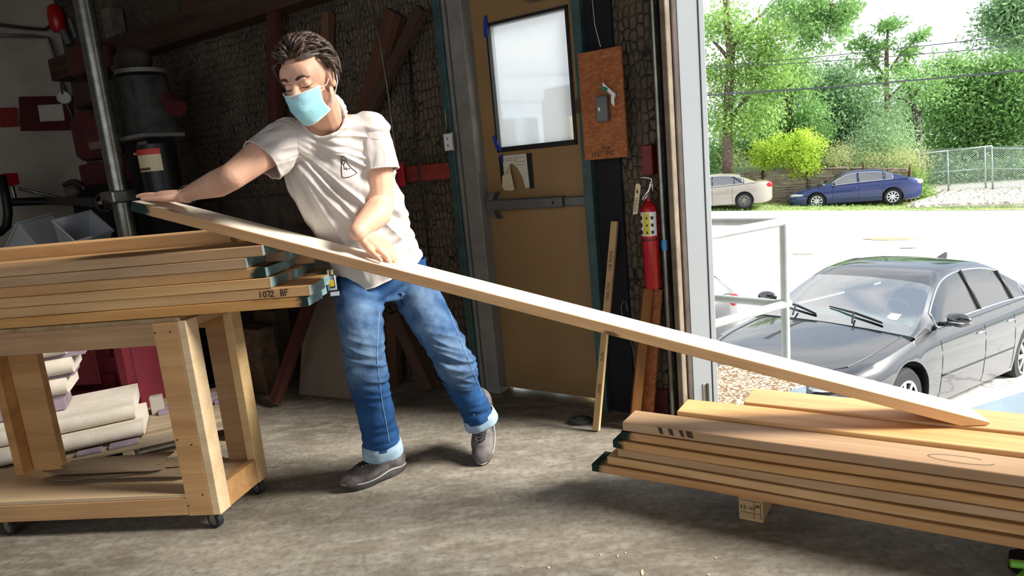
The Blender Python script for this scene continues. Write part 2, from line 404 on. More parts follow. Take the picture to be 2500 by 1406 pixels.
# panic bar
pz = WALL.sz(1300, 497, dn + .05)[1]; ps0 = WALL.sz(1180, 497, dn + .05)[0]; ps1 = WALL.sz(1372, 497, dn + .05)[0]
mb = MB(); mb.box((ps0 + .03, -.055 - dn - .0, pz - .025), (ps1, -dn - .001, pz + .027)); o = mb.build('panic_bar', DULLS, fr, WALL.mat(0, 0, 0), bevel=.006)
mb = MB(); mb.box((ps1 + .002, -.035 - dn, pz - .021), (s1 - .02, -dn - .001, pz + .021)); mb.build('bar_housing', DULLS, fr, WALL.mat(0, 0, 0), bevel=.004)
mb = MB(); arc = [(ps0 + .075 - .06 * sin(a) * 1.0, pz + .066 * cos(a)) for a in [pi * k / 14 for k in range(15)]]
rings = []
for (x, z), wd_ in zip(arc, [.008 + .02 * sin(pi * k / 14) for k in range(15)]):
    rings.append([V((x, -dn - .001, z)), V((x, -dn - .05, z)), V((x + wd_ * 1.4, -dn - .05, z)), V((x + wd_ * 1.4, -dn - .001, z))])
mb.loft(rings); mb.build('end_bracket', DULLS, fr, WALL.mat(0, 0, 0), smooth=False, fix=True, bevel=.003)
mb = MB(); mb.tube([(ps1 - .045, -dn - .058, pz), (ps1 - .045, -dn - .05, pz)], .006, 10); mb.build('lock_screw', BLACK, fr, WALL.mat(0, 0, 0))
# torn notice with black edges, tape
nz0 = WALL.sz(1270, 462, dn)[1]; nz1 = WALL.sz(1262, 377, dn)[1]; ns0 = WALL.sz(1222, 420, dn)[0]; ns1 = WALL.sz(1302, 420, dn)[0]; nw = ns1 - ns0; nh = nz1 - nz0
rt = thing('torn_notice', 'torn paper notice with black side strips taped to the tan door', 'notice', WALL.P(ns0, dn, nz0))
y_ = -dn - .004
mb = MB(); mb.box((ns0, y_, nz0 + nh * .2), (ns0 + nw * .12, y_ + .002, nz1)); mb.build('black_strip', BLACK, rt, WALL.mat(0, 0, 0))
mb = MB(); mb.box((ns1 - nw * .15, y_, nz0), (ns1, y_ + .002, nz1)); mb.build('black_strip', BLACK, rt, WALL.mat(0, 0, 0))
mb = MB(); P2 = [(.12, 1), (.85, 1), (.87, .03), (.74, .03), (.68, .35), (.55, .62), (.40, .76), (.33, .74), (.2, .55), (.12, .5)]
mb.add([(ns0 + nw * a, y_ - .001, nz0 + nh * b) for a, b in P2], [tuple(range(10))]); mb.build('paper_sheet', PAPER, rt, WALL.mat(0, 0, 0))
mb = MB(); P2 = [(.34, .74), (.42, .52), (.50, .03), (.44, -.02), (.14, .0), (.05, .08), (.08, .4)]
mb.add([(ns0 + nw * a, y_ - .004 - .05 * (b < .6) * a, nz0 + nh * b) for a, b in P2], [tuple(range(7))]); mb.build('torn_flap', CREAM, rt, WALL.mat(0, 0, 0))
mb = MB()
for k, (a, b, c_) in enumerate(((.2, .9, .8), (.2, .84, .6), (.5, .78, .8), (.5, .7, .8))): mb.box((ns0 + nw * a, y_ - .0018, nz0 + nh * b), (ns0 + nw * c_, y_ - .0012, nz0 + nh * (b + .018)))
mb.build('text_line', flat('faded_text', srgb(150, 146, 134), .8), rt, WALL.mat(0, 0, 0))
for nm, (cx, cy), pts, lb in (('tape', (1186, 60), [(0, .03), (.012, .035), (.016, .0), (.006, -.05), (-.008, -.052), (-.006, -.01)], 'blue tape scrap at the upper corner of the door window'),
                         ('tape', (1214, 350), [(-.016, .03), (-.004, .034), (.008, .0), (.03, -.028), (.02, -.036), (-.004, -.02)], 'blue tape scrap at the lower corner of the door window'),
                         ('tape', (1226, 384), [(-.004, .012), (.01, .01), (.009, -.02), (-.003, -.018)], 'small blue tape scrap on the corner of the torn notice')):
    s_, z_ = WALL.sz(cx, cy, dn); mb = MB(); n_ = len(pts); k_ = 1.15
    mb.loft([[V((s_ + a * k_, -dn - .008 - j, z_ + b * k_)) for a, b in pts] for j in (0, .003)]); tag(mb.build(nm, BLUET, M=WALL.mat(0, 0, 0), fix=True), lb, 'tape', 'blue tape scraps')
# closer arm hint at the top, bright sill gap at the bottom
s_, z_ = WALL.sz(1318, 0, dn); wbox('door_closer', s_ - .05, s_ + .05, z_ - .002, z_ + .05, dn + .001, dn + .06, DULLS, label='grey metal door closer body just above the door window', cat='door closer', bevel=.006)
# threshold
wbox('trim_1', d0, d1, -.002, .004, -.12, .03, STEEL, kind='structure')
wbox('trim_7', d0 - .3, d1, -1.42, -.03, -.55, -.122, flat('added_gap_slab_concrete', srgb(226, 226, 222), .8), kind='structure')  # pale slab added outside so the gap under the door reads bright
# frame left: green trim, two grey jamb steps
def strip(name, xa0, xa1, xb0, xb1, n0, n1, mat, yb=930, **kw):
    sa = (WALL.sz(xa0, 10, n1)[0] + WALL.sz(xb0, yb, n1)[0]) / 2; sb = (WALL.sz(xa1, 10, n1)[0] + WALL.sz(xb1, yb, n1)[0]) / 2
    return wbox(name, sa, sb, 0, 2.5, n0, n1, mat, **kw)
st = strip('trim_2', 1059, 1076, 1146, 1162, 0.001, .05, GREENT, kind='structure', bevel=.004)
sjb = (WALL.sz(1094, 10, 0)[0] + WALL.sz(1186, 930, 0)[0]) / 2; sja = (WALL.sz(1076, 10, 0)[0] + WALL.sz(1162, 930, 0)[0]) / 2
wbox('trim_3', sja, sjb, 0, 2.5, .001, .03, GREY, kind='structure', bevel=.003)
wbox('trim_4', sjb + .006, DOOR_S0 + .01, 0, 2.5, -.06, .022, GREY, kind='structure', bevel=.004)
# nearer green post at the right, which covers the hinge side of the door
ga = (WALL.sz(1393, 10, .06)[0] + WALL.sz(1457, 930, .06)[0]) / 2; gb = (WALL.sz(1411, 10, .06)[0] + WALL.sz(1480, 930, .06)[0]) / 2
wbox('trim_5', ga, gb, 0, 2.5, .001, .06, GREENT, kind='structure', bevel=.004)
gn = .06
# latch plate at the green post, strike
s0, s1, z0, z1 = wq(1407, 240, 1426, 276, gn + .004); wbox('strike_plate', s0, s1, z0, z1, gn, gn + .012, OLDW, label='rusty strike plate on the green post beside the chipboard panel', cat='strike plate')
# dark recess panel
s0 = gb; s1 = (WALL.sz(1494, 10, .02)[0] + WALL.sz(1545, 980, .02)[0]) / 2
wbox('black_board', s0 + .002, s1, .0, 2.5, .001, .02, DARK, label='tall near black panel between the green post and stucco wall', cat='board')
# strip of pale wood edge beside stucco
s2 = WALL.sz(1502, 300, .03)[0]
# chipboard panel with switch
b0, b1_, bz0, bz1 = wq(1421, 120, 1527, 388, .07)
cb = thing('chipboard_panel', 'orange chipboard panel hung by a string beside the tan door', 'panel', WALL.P(b0, .07, bz0))
mb = MB(); mb.box((b0, -.082, bz0), (b1_, -.066, bz1)); mb.build('board', OSB, cb, WALL.mat(0, 0, 0), bevel=.002)
q0, q1, qz0, qz1 = wq(1461, 234, 1489, 297, .085); mb = MB(); mb.box((q0, -.112, qz0), (q1, -.083, qz1)); mb.build('switch_box', DULLS, cb, WALL.mat(0, 0, 0), bevel=.003)
mb = MB(); mb.box(((q0 + q1) / 2 - .012, -.118, (qz0 + qz1) / 2 - .008), ((q0 + q1) / 2 - .004, -.1121, (qz0 + qz1) / 2 + .006)); mb.build('switch_lever', WHITE, cb, WALL.mat(0, 0, 0))
# taped tag
mb = MB(); a_, z_ = WALL.sz(1474, 214, .1); b_, z2 = WALL.sz(1504, 232, .1)
mb.add([(a_ - .004, -.10, z_ + .022), (b_, -.104, z2 + .004), (b_ - .004, -.104, z2 - .012), (a_ - .006, -.10, z_ + .002)], [(0, 1, 2, 3)])
mb.add([(b_ - .02, -.105, z2), (b_ - .006, -.105, z2 + .002), (b_ - .008, -.105, z2 - .045), (b_ - .022, -.105, z2 - .03)], [(0, 1, 2, 3)])
tag(mb.build('paper_tag', WHITE, M=WALL.mat(0, 0, 0)), 'white folded paper tag stuck above the grey switch box', 'tag')
mb = MB(); mb.add([(a_ - .008, -.101, z_ + .008), (a_ + .02, -.103, z_ - .004), (a_ + .014, -.103, z_ - .02), (a_ - .012, -.101, z_ - .012)], [(0, 1, 2, 3)])
tag(mb.build('green_tag', flat('green_ink', srgb(40, 120, 84), .6), M=WALL.mat(0, 0, 0)), 'green label corner stuck above the grey switch box', 'tag')

# ------------------------------------------------------------------ handwriting
GL = {'1': [[(.2, .0), (.25, 1)]], '0': [[(.1, .5), (.15, .1), (.4, 0), (.6, .4), (.5, .8), (.25, .85), (.1, .5)]],
      '7': [[(0, .95), (.6, .9), (.3, 0)]], '2': [[(.05, .75), (.3, 1), (.55, .75), (.3, .35), (.02, .02), (.62, .1)]],
      '3': [[(.05, .85), (.4, 1), (.5, .7), (.25, .52), (.55, .35), (.4, .03), (.05, .1)]], '6': [[(.5, .95), (.15, .5), (.1, .15), (.35, 0), (.55, .25), (.35, .45), (.12, .3)]],
      'B': [[(.1, 0), (.12, 1), (.5, .85), (.45, .6), (.14, .52), (.6, .35), (.5, .05), (.1, 0)]], 'F': [[(.1, 0), (.12, .9)], [(.1, .95), (.65, 1)], [(.12, .5), (.5, .55)]],
      'D': [[(.1, 0), (.1, 1), (.45, .85), (.55, .45), (.4, .1), (.1, 0)]], 'O': [[(.3, 1), (.08, .6), (.15, .1), (.4, 0), (.6, .4), (.5, .85), (.3, 1)]],
      'R': [[(.1, 0), (.1, 1), (.5, .85), (.45, .55), (.1, .5), (.55, 0)]], 'S': [[(.55, .85), (.3, 1), (.08, .78), (.3, .52), (.55, .3), (.35, .02), (.05, .1)]],
      'T': [[(.0, .95), (.6, 1)], [(.3, 1), (.3, 0)]], 'P': [[(.1, 0), (.1, 1), (.5, .85), (.45, .5), (.1, .45)]], 'N': [[(.08, 0), (.1, 1), (.5, 0), (.52, 1)]],
      'E': [[(.5, 1), (.1, 1), (.1, 0), (.52, 0)], [(.1, .5), (.42, .5)]], 'C': [[(.55, .85), (.3, 1), (.08, .5), (.25, .02), (.55, .12)]],
      'n': [[(.1, 0), (.1, .6)], [(.1, .45), (.35, .62), (.5, .45), (.5, 0)]], 'c': [[(.5, .5), (.25, .62), (.08, .3), (.25, 0), (.5, .1)]],
      'J': [[(.4, 1), (.4, .15), (.2, 0), (.05, .2)]], 'G': [[(.55, .85), (.3, 1), (.08, .5), (.3, 0), (.55, .15), (.55, .45), (.35, .45)]],
      'I': [[(.25, 0), (.25, 1)]], 'U': [[(.08, 1), (.1, .2), (.3, 0), (.5, .2), (.52, 1)]], 'L': [[(.1, 1), (.1, 0), (.5, 0)]], '-': [[(.1, .5), (.5, .5)]],
      'A': [[(.05, 0), (.3, 1), (.55, 0)], [(.15, .35), (.45, .35)]], 'H': [[(.08, 0), (.08, 1)], [(.52, 0), (.52, 1)], [(.08, .5), (.52, .5)]], 'K': [[(.1, 0), (.1, 1)], [(.5, 1), (.1, .45), (.55, 0)]],
      'V': [[(.05, 1), (.3, 0), (.55, 1)]], 'W': [[(0, 1), (.15, 0), (.3, .7), (.45, 0), (.6, 1)]], '9': [[(.5, .6), (.2, .5), (.1, .8), (.35, 1), (.5, .7), (.4, 0)]], '4': [[(.4, 0), (.4, 1), (.05, .35), (.6, .35)]], '8': [[(.3, .5), (.08, .78), (.3, 1), (.52, .78), (.3, .5), (.06, .2), (.3, 0), (.55, .2), (.3, .5)]]}
def scribble(name, text, org, xd, zd, h, mat, parent, r=.0016, sp=.75, jit=.05):
    """marker strokes on a surface: org + xd, zd unit directions"""
    rr = random.Random(text); mb = MB(); x = 0; xd = V(xd); zd = V(zd); org = V(org); nr = xd.cross(zd)
    for ch in text:
        for st_ in GL.get(ch, []):
            pts = [org + xd * ((x + a + rr.uniform(-jit, jit) * .5) * h) + zd * ((b + rr.uniform(-jit, jit)) * h) for a, b in st_]
            for i in range(len(pts) - 1):
                mb.bar(pts[i], pts[i + 1], r * 2, .0006, up=nr)
        x += sp if ch != ' ' else .55
    return mb.build(name, mat, parent, M=(parent.matrix_basis.copy() if parent is not None and parent.type == 'MESH' else None))
s_, z_ = WALL.sz(1452, 384, .083)
scribble('marker_writing', 'JCGT-392', WALL.P(s_ - .015, .083, z_ + .004), WALL.e, (0, 0, 1), .017, MARK, cb, .0012, .8)
s_, z_ = WALL.sz(1472, 368, .083); scribble('marker_writing', 'CHA', WALL.P(s_, .083, z_ + .002), WALL.e, (0, 0, 1), .015, MARK, cb, .0012, .8)
# string of the panel, string with red tag beside the man
def wtube(name, pts, r, mat, lab, cat, **kw):
    mb = MB(); P_ = [WALL.P(*(WALL.sz(x, y, n) [0], n, WALL.sz(x, y, n)[1])) for x, y, n in pts]; mb.tube(P_, r, 6)
    return tag(mb.build(name, mat, smooth=True), lab, cat, **kw)
wtube('string', [(1440, -60, .03), (1452, 60, .05), (1466, 114, .076)], .0016, PAPER, 'thin grey string that holds up the orange chipboard panel', 'string')
wtube('pull_cord', [(896, -60, .12), (925, 90, .12), (945, 210, .12), (958, 310, .12), (966, 370, .12), (969, 440, .1)], .0035, STEEL, 'grey pull cord hanging down the wall behind the man', 'cord')
# ------------------------------------------------------------------ right of the door: extinguisher, pipes, white door guide
WM0 = WALL.mat(0, 0, 0)
def at(x, y, n): a, z = WALL.sz(x, y, n); return WALL.P(a, n, z)
def loc_at(x, y, n): a, z = WALL.sz(x, y, n); return V((a, -n, z))
# vertical pipe and posts
def vpost(name, xt, xb, wpx, n0, n1, mat, lab, cat, yb=960, z1=4.05, bev=.003, **kw):
    s = (WALL.sz(xt, 10, n1)[0] + WALL.sz(xb, yb, n1)[0]) / 2; d = WALL.sz((xt + xb) / 2 + wpx, 500, n1)[0] - WALL.sz((xt + xb) / 2, 500, n1)[0]
    return wbox(name, s, s + d, 0, z1, n0, n1, mat, bevel=bev, label=lab, cat=cat, **kw)
sp = (WALL.sz(1582, 10, .08)[0] + WALL.sz(1650, 960, .08)[0]) / 2
mb = MB(); mb.tube([V((sp, -.08, .002)), V((sp, -.08, 3.0))], .011, 12)
pp = mb.build('conduit_pipe', STEEL, M=WM0, smooth=True, angle=40); tag(pp, 'shiny grey conduit pipe running down beside the fire extinguisher', 'pipe')
mb = MB(); zc = WALL.sz(1612, 598, .08)[1]; mb.tube([V((sp, -.08, zc - .02)), V((sp, -.08, zc + .02))], .0125, 12); mb.build('blue_band', flat('sky_blue_tape', srgb(60, 150, 210), .5), pp, WM0, smooth=True, angle=40)
vpost('black_track', 1594, 1656, 16, .001, .05, DARK, 'black steel door track beside the shiny conduit pipe', 'track')
TR = woodm('weathered_grey_post', srgb(128, 116, 98), srgb(92, 80, 66), 10)
vpost('weathered_post', 1599, 1664, 14, .052, .10, TR, 'narrow weathered wood strip between black track and dark post', 'post')
s9 = (WALL.sz(1612, 10, .05)[0] + WALL.sz(1672, 960, .05)[0]) / 2
s10 = (WALL.sz(1635, 10, .05)[0] + WALL.sz(1688, 960, .05)[0]) / 2
wbox('dark_post', s9 + .012, s10, 0, 4.05, .001, .05, woodm('dark_brown_post', srgb(74, 62, 54), srgb(48, 40, 34), 9), bevel=.004, label='wide dark brown wooden post against the white door guide', cat='post')
# white guide column at the edge of the opening
WG = thing('door_guide', 'tall pale grey metal door guide at the left edge of the opening', 'door guide', WALL.P(s10, 0, 0))
GP = flat('pale_grey_guide_paint', srgb(172, 178, 182), .5, c2=srgb(165, 171, 175), sc=2)
GA = WALL.P(s10 + .004, -.0, 0); gN = V((sin(radians(172)), cos(radians(172)), 0)); gT = V((-gN.y, gN.x, 0))
def gx(px, py): p = hit(px, py, GA, gN) - GA; return p.dot(gT), p.z
GM = Matrix(((gT.x, -gN.x, 0, GA.x), (gT.y, -gN.y, 0, GA.y), (0, 0, 1, 0), (0, 0, 0, 1)))
e1 = gx(1728, 640)[0]; e2 = gx(1741, 640)[0]
mb = MB(); mb.box((-.004, 0, 0), (e1 - .002, .05, 3.04 + 1.0)); mb.build('guide_panel', GP, WG, GM, bevel=.002)
mb = MB(); mb.box((e1 + .001, -.003, 0), (e2, .06, 3.04 + 1.0)); mb.build('guide_edge', GP, WG, GM, bevel=.002)
mb = MB(); mb.box((e1 - .0018, .004, 0), (e1 + .0008, .05, 3.04 + 1.0)); mb.build('seam', DARK, WG, GM)
ya, za = gx(1716, 937); yb_, zb2_ = gx(1722, 985)
mb = MB(); mb.box((ya, -.003, zb2_), (ya + .014, -.0002, za)); o = mb.build('hinge', GP, WG, GM)
mb = MB(); mb.box((ya + .015, -.009, zb2_), (ya + .024, -.0002, za)); mb.build('hinge_leaf', flat('rusty_hinge', srgb(92, 84, 76), .5, .4), o, GM)
# fire extinguisher
EC = 1589
c0 = loc_at(EC - 4, 490, .09); c1 = loc_at(EC + 3, 703, .09)
er = WALL.sz(1610, 600, .09)[0] - WALL.sz(1572, 600, .09)[0]; er /= 2
cx = (c0.x + c1.x) / 2
ex = thing('fire_extinguisher', 'red fire extinguisher with instruction label on the wall beside the opening', 'fire extinguisher', WALL.P(cx, .09, c1.z))
zb, zt = c1.z, c0.z
prof = [(0, zb), (er * .9, zb), (er, zb + .01), (er, zt - .05), (er * .92, zt - .03), (er * .6, zt - .008), (er * .34, zt), (er * .3, zt + .015), (0, zt + .015)]
rings = [[V((cx + r_ * cos(a), -.09 + r_ * sin(a), z)) for a in [2 * pi * j / 28 for j in range(28)]] for r_, z in prof]
mb = MB(); mb.loft(rings); mb.build('cylinder', RED, ex, WM0, smooth=True, angle=40)
def band(nm, z0, z1, a0, a1, mat, rr=1.012, par=None):
    mb = MB(); rings = [[V((cx + er * rr * cos(a), -.09 + er * rr * sin(a), z)) for a in [a0 + (a1 - a0) * j / 14 for j in range(15)]] for z in (z0, z1)]
    mb.loft(rings, False, False); return mb.build(nm, mat, par or ex, WM0, smooth=True)
lz1 = loc_at(EC, 516, .09).z; lz0 = loc_at(EC, 574, .09).z
lb = band('label', lz0, lz1, -pi * .95, -pi * .08, WHITE)
band('label_panel', lz0 + .004, lz1 - .004, -pi * .62, -pi * .36, flat('label_yellow', srgb(214, 196, 60), .6), 1.02, lb)
for k in range(3):
    z = lz0 + .006 + k * (lz1 - lz0 - .01) / 3
    band('pictogram', z + .002, z + .018, -pi * .84, -pi * .68, BLACK, 1.02, lb); band('pictogram', z + .004, z + .014, -pi * .50, -pi * .44, BLACK, 1.03, lb); band('pictogram', z + .003, z + .016, -pi * .32, -pi * .22, BLACK, 1.02, lb)
bz = loc_at(EC, 583, .09).z; band('strap', bz - .006, bz + .004, 0, 2 * pi, flat('dark_red_strap', srgb(90, 12, 16), .5), 1.03)
# valve, lever, hose
mb = MB(); mb.box((cx - .014, -.104, zt + .012), (cx + .014, -.076, zt + .04)); mb.build('valve', DULLS, ex, WM0, bevel=.003)
mb = MB(); p0 = loc_at(1558, 434, .11); p1 = loc_at(1590, 436, .10); mb.tube([p0, (p0 + p1) / 2 + V((0, 0, .004)), p1, V((p1.x, -.09, zt + .03))], .0045, 8); mb.build('carry_handle', CHROME, ex, WM0, smooth=True)
mb = MB(); q = [loc_at(x, y, .12) for x, y in ((1585, 440), (1588, 452), (1583, 466), (1572, 480), (1568, 487), (1573, 489), (1582, 474))]; mb.tube(q, [.004, .005, .005, .004, .003, .003, .003], 8); mb.build('squeeze_lever', CHROME, ex, WM0, smooth=True)
# hanging tag
t = [loc_at(x, y, .135) for x, y in ((1552, 450), (1560, 448), (1564, 455), (1556, 522), (1545, 524))]
ht = thing('inspection_tag', 'cream inspection tag hanging from the extinguisher handle', 'tag', at(1552, 524, .135))
mb = MB(); mb.add(t, [(0, 1, 2, 3, 4)]); mb.add([p + V((0, .0015, 0)) for p in t], [(4, 3, 2, 1, 0)]); mb.build('card', CREAM, ht, WM0)
mb = MB()
for k in range(7):
    a = loc_at(1549 - k * .6 + .8, 486 + k * 5, .1362); mb.box((a.x, a.y - .0004, a.z), (a.x + .014 + .003 * (k % 2), a.y, a.z + .0022))
a = loc_at(1551, 470, .1362); mb.box((a.x + .004, a.y - .0004, a.z), (a.x + .013, a.y, a.z + .006)); mb.box((a.x + .007, a.y - .0004, a.z - .006), (a.x + .010, a.y, a.z + .014))
mb.build('printed_text', MARK, ht, WM0)
# small dark red box above
s0, s1, z0, z1 = wq(1566, 354, 1592, 428, .06)
wbox('alarm_box', s0, s1, z0, z1, .001, .06, flat('deep_red_paint', srgb(110, 14, 20), .5), label='dark red metal box on the wall above the fire extinguisher', cat='box', bevel=.003)
# stick with pencil notes leaning on the black panel
A0 = G(1456, 1053); A1 = at(1501, 541, .045)
def leaner(name, A, B, w, t, mat, up, lab, cat, **kw):
    d = (B - A); L = d.length; d.normalize(); y = V(up) - d * V(up).dot(d); y.normalize(); z = d.cross(y)
    mb = MB(); mb.box((0, -t / 2, -w / 2), (L, t / 2, w / 2)); o = mb.build(name, mat, M=Matrix(((d.x, y.x, z.x, A.x), (d.y, y.y, z.y, A.y), (d.z, y.z, z.z, A.z), (0, 0, 0, 1))), bevel=.001)
    return tag(o, lab, cat, **kw)
STK = woodm('pale_stick_wood', srgb(196, 166, 122), srgb(168, 136, 94), 14)
stk = leaner('marked_stick', A0 + V((0, 0, .006)), A1, .030, .018, STK, WALL.i, 'thin pale wood stick with handwriting leaning beside the tan door', 'stick')
Ls = (A1 - A0).length
for tx, f in (('DOOR', .18), ('STOP', .33), ('DONT USE', .62), ('FOR WEDGE', .76)):
    scribble('handwriting', tx, V((Ls * f, .0096, -.006)), (1, 0, 0), (0, 0, 1), .014, MARK, stk, .0008)
# cable inside the black panel
wtube('thin_cable', [(1533, 760, .03), (1528, 738, .03), (1521, 735, .03), (1516, 750, .03), (1520, 775, .03), (1532, 800, .03), (1545, 850, .03), (1550, 900, .03)], .002, GREY, 'loop of thin grey cable on the black panel', 'cable')
# leaning plywood boards
P0 = G(1548, 1046); P1 = at(1582, 705, .05)
lo = leaner('leaning_plank', P0 + V((0, 0, .01)), P1, .030, .040, OSBL, WALL.i * .55 + WALL.e * -.83, 'brown plank on edge leaning behind the left end of low stack', 'plank')
P0 = G(1580, 1034); P1 = at(1604, 705, .03)
lo = leaner('leaning_chipboard', P0 + V((0, 0, .01)), P1, .016, .055, OSB, WALL.e, 'narrow strip of chipboard leaning against the stucco wall', 'board')
lo = leaner('red_can', G(1622, 1010) + V((0, 0, .004)), G(1622, 1010) + V((0, 0, .13)), .07, .07, DRED, WALL.i, 'dark red box in the shade at the foot of the wall', 'box')
# flat dark door wedge / puck
c = G(1418, 1031); mb = MB(); R_ = .052
rings = [[V((c.x + R_ * f * cos(a) * 1.1, c.y + R_ * f * sin(a) * .8, z)) for a in [2 * pi * j / 22 for j in range(22)]] for f, z in ((.01, .001), (.95, .001), (1, .008), (.9, .018), (.45, .022), (.4, .028), (.01, .03))]
mb.loft(rings); tag(mb.build('floor_weight', flat('dark_green_rubber', srgb(46, 50, 42), .8), smooth=True, angle=50), 'round dark green weight lying on the floor before the tan door', 'weight')

# ------------------------------------------------------------------ left of the door: outlet box, red rail, cords, braces
s0, s1, z0, z1 = wq(1087, 322, 1110, 371, .06)
jb = thing('outlet_box', 'grey metal outlet box on the grey door frame', 'outlet box', WALL.P(s0, .04, z0))
mb = MB(); mb.box((s0, -.075, z0), (s1, -.0505, z1)); mb.build('box_body', STEEL, jb, WM0, bevel=.003)
mb = MB(); mb.box((s0 + .006, -.078, z0 + .008), (s1 - .004, -.0752, z1 - .008)); mb.build('cover_plate', WHITE, jb, WM0, bevel=.002)
for k in (.33, .66):
    zz = z0 + (z1 - z0) * k; mb = MB(); mb.tube([V(((s0 + s1) / 2, -.0795, zz)), V(((s0 + s1) / 2, -.0775, zz))], .006, 12); mb.build('socket', GREY, jb, WM0)
s0, s1, z0, z1 = wq(984, 401, 1096, 441, .05); wbox('red_rail', s0, s1, z0, z1, .001, .05, flat('rust_red_rail', srgb(150, 50, 34), .6, c2=srgb(112, 34, 26), sc=12), label='rust red wooden rail on the stucco wall left of the door', cat='rail', bevel=.003)
s0, s1, z0, z1 = wq(962, 398, 980, 456, .1); wbox('red_tag', s0, s1, z0, z1, .075, .085, flat('bright_red_plastic', srgb(190, 24, 30), .4), label='bright red plastic tag at the end of the grey cord', cat='tag', bevel=.002)
wtube('thin_conduit', [(1052, -20, .03), (1062, 60, .03), (1078, 200, .03), (1092, 322, .06)], .0045, STEEL, 'thin grey conduit running down to the outlet box', 'conduit')
wtube('black_cable', [(1000, 120, .02), (1006, 260, .02), (1022, 420, .055), (1036, 520, .02), (1050, 640, .02)], .006, BLACK, 'thick black cable hanging down the stucco wall', 'cable')
def brace(xa, ya, xb, yb, w, n, mat, lab, nm='diagonal_brace', t=.045):
    A = at(xa, ya, n); B = at(xb, yb, n)
    return leaner(nm, A, B, w, t, mat, WALL.i, lab, 'brace' if 'brace' in nm else 'post')
brace(966, 30, 880, 330, .12, .04, OLDW, 'wide dark diagonal brace crossing behind the man\'s head')
brace(1030, 20, 905, 270, .05, .09, OLDW, 'thin upper dark diagonal brace right of the man\'s head')
brace(795, 395, 800, 30, .055, .04, woodm('brown_stud', srgb(128, 88, 56), srgb(92, 60, 38), 12), 'short brown stud above the man\'s head', 'upright_post')
brace(672, 330, 668, -30, .07, .1, OLDR, 'dark red upright post rising behind the man\'s hair', 'upright_post')
brace(960, 765, 965, 960, .07, .10, OLDW, 'dark brown stud seen between the man\'s legs', 'upright_post')
brace(1050, 950, 965, 765, .08, .16, OLDW, 'dark brown diagonal brace seen between the man\'s legs')
A = G(672, 992); leaner('diagonal_brace', A + V((0, 0, .02)), at(770, 700, .25), .062, .045, OLDR, WALL.i, 'dark red diagonal brace leaning right of the cart', 'brace')
# grey card sheet leaning
pa, pb, pc, pd = G(730, 963), G(872, 976), at(880, 640, .05), at(760, 640, .05)
zt_ = .84
mb = MB(); tt = V((0, .006, 0)); q = [pa + V((0, 0, .002)), pb + V((0, 0, .002)), V((pc.x, pc.y, zt_)), V((pd.x, pd.y, zt_))]
mb.loft([q, [p + tt for p in q]]); tag(mb.build('hardboard_sheet', CARD, fix=True), 'tall grey hardboard sheet leaning on the wall behind the man\'s leg', 'sheet')
# dark plinth blocks behind the cart
for x0, y0, x1, y1, n, mt, lab in ((560, 800, 655, 985, .5, flat('worn_brown_timber', srgb(104, 82, 58), .9, c2=srgb(62, 48, 34), sc=20, bump=.3), 'dark worn timber block standing on the floor behind the cart'), (655, 760, 700, 990, .34, woodm('mossy_post', srgb(86, 74, 52), srgb(54, 46, 34), 12), 'mossy dark post standing right of the cart')):
    a = WALL.sz(x0, y1, n); b = WALL.sz(x1, y1, n); wbox('timber_block' if x0 < 600 else 'mossy_post', a[0], b[0], 0, WALL.sz(x0, y0, n)[1] , n - .12, n, mt, label=lab, cat='timber', bevel=.006)
# broken plaster patch boards behind the cart
s0, s1, z0, z1 = wq(440, 480, 900, 800, .03); wbox('stained_panel', s0, s1, z0, z1, .001, .03, flat('stained_plaster', srgb(96, 84, 72), .9, c2=srgb(44, 34, 30), sc=7, bump=.3), label='stained blackened panel low on the wall behind the board', cat='panel')

# ------------------------------------------------------------------ far left corner: riser pipe, machine, valves
NL = .55
def lp(x, y, n=NL): return at(x, y, n)
def wthing(name, lab, cat, x, y, n=NL, group=None): return thing(name, lab, cat, lp(x, y, n), group)
rp = wthing('riser_pipe', 'tall shiny steel riser pipe standing behind the wood cart', 'pipe', 320, 900)
n_ = .75
sA = (WALL.sz(206, 60, n_)[0] + WALL.sz(316, 560, n_)[0]) / 2
rr = (WALL.sz(222, 60, n_)[0] - WALL.sz(200, 60, n_)[0]) / 2 * 1.05
mb = MB(); xt_, zt2 = WALL.sz(203, 0, n_); xb2, zb2 = WALL.sz(313, 580, n_)
k_ = (xb2 - xt_) / (zb2 - zt2); mb.tube([V((xb2 + k_ * (0 - zb2), -n_, 0)), V((xt_ + k_ * (2.9 - zt2), -n_, 2.9))], rr, 20); mb.build('pipe', STEEL, rp, WM0, smooth=True, angle=40)
cl = loc_at(291, 480, n_); mb = MB(); mb.box((cl.x - rr * 1.5, -n_ - rr * 1.4, cl.z - .035), (cl.x + rr * 1.5, -n_ + rr * 1.4, cl.z + .035)); o = mb.build('clamp', STEEL, rp, WM0, bevel=.008)
mb = MB(); mb.box((cl.x - rr * 2.8, -n_ - .02, cl.z - .06), (cl.x - rr * .8, -n_ + .03, cl.z + .02)); mb.build('clamp_arm', OLDW, o, WM0, bevel=.005)
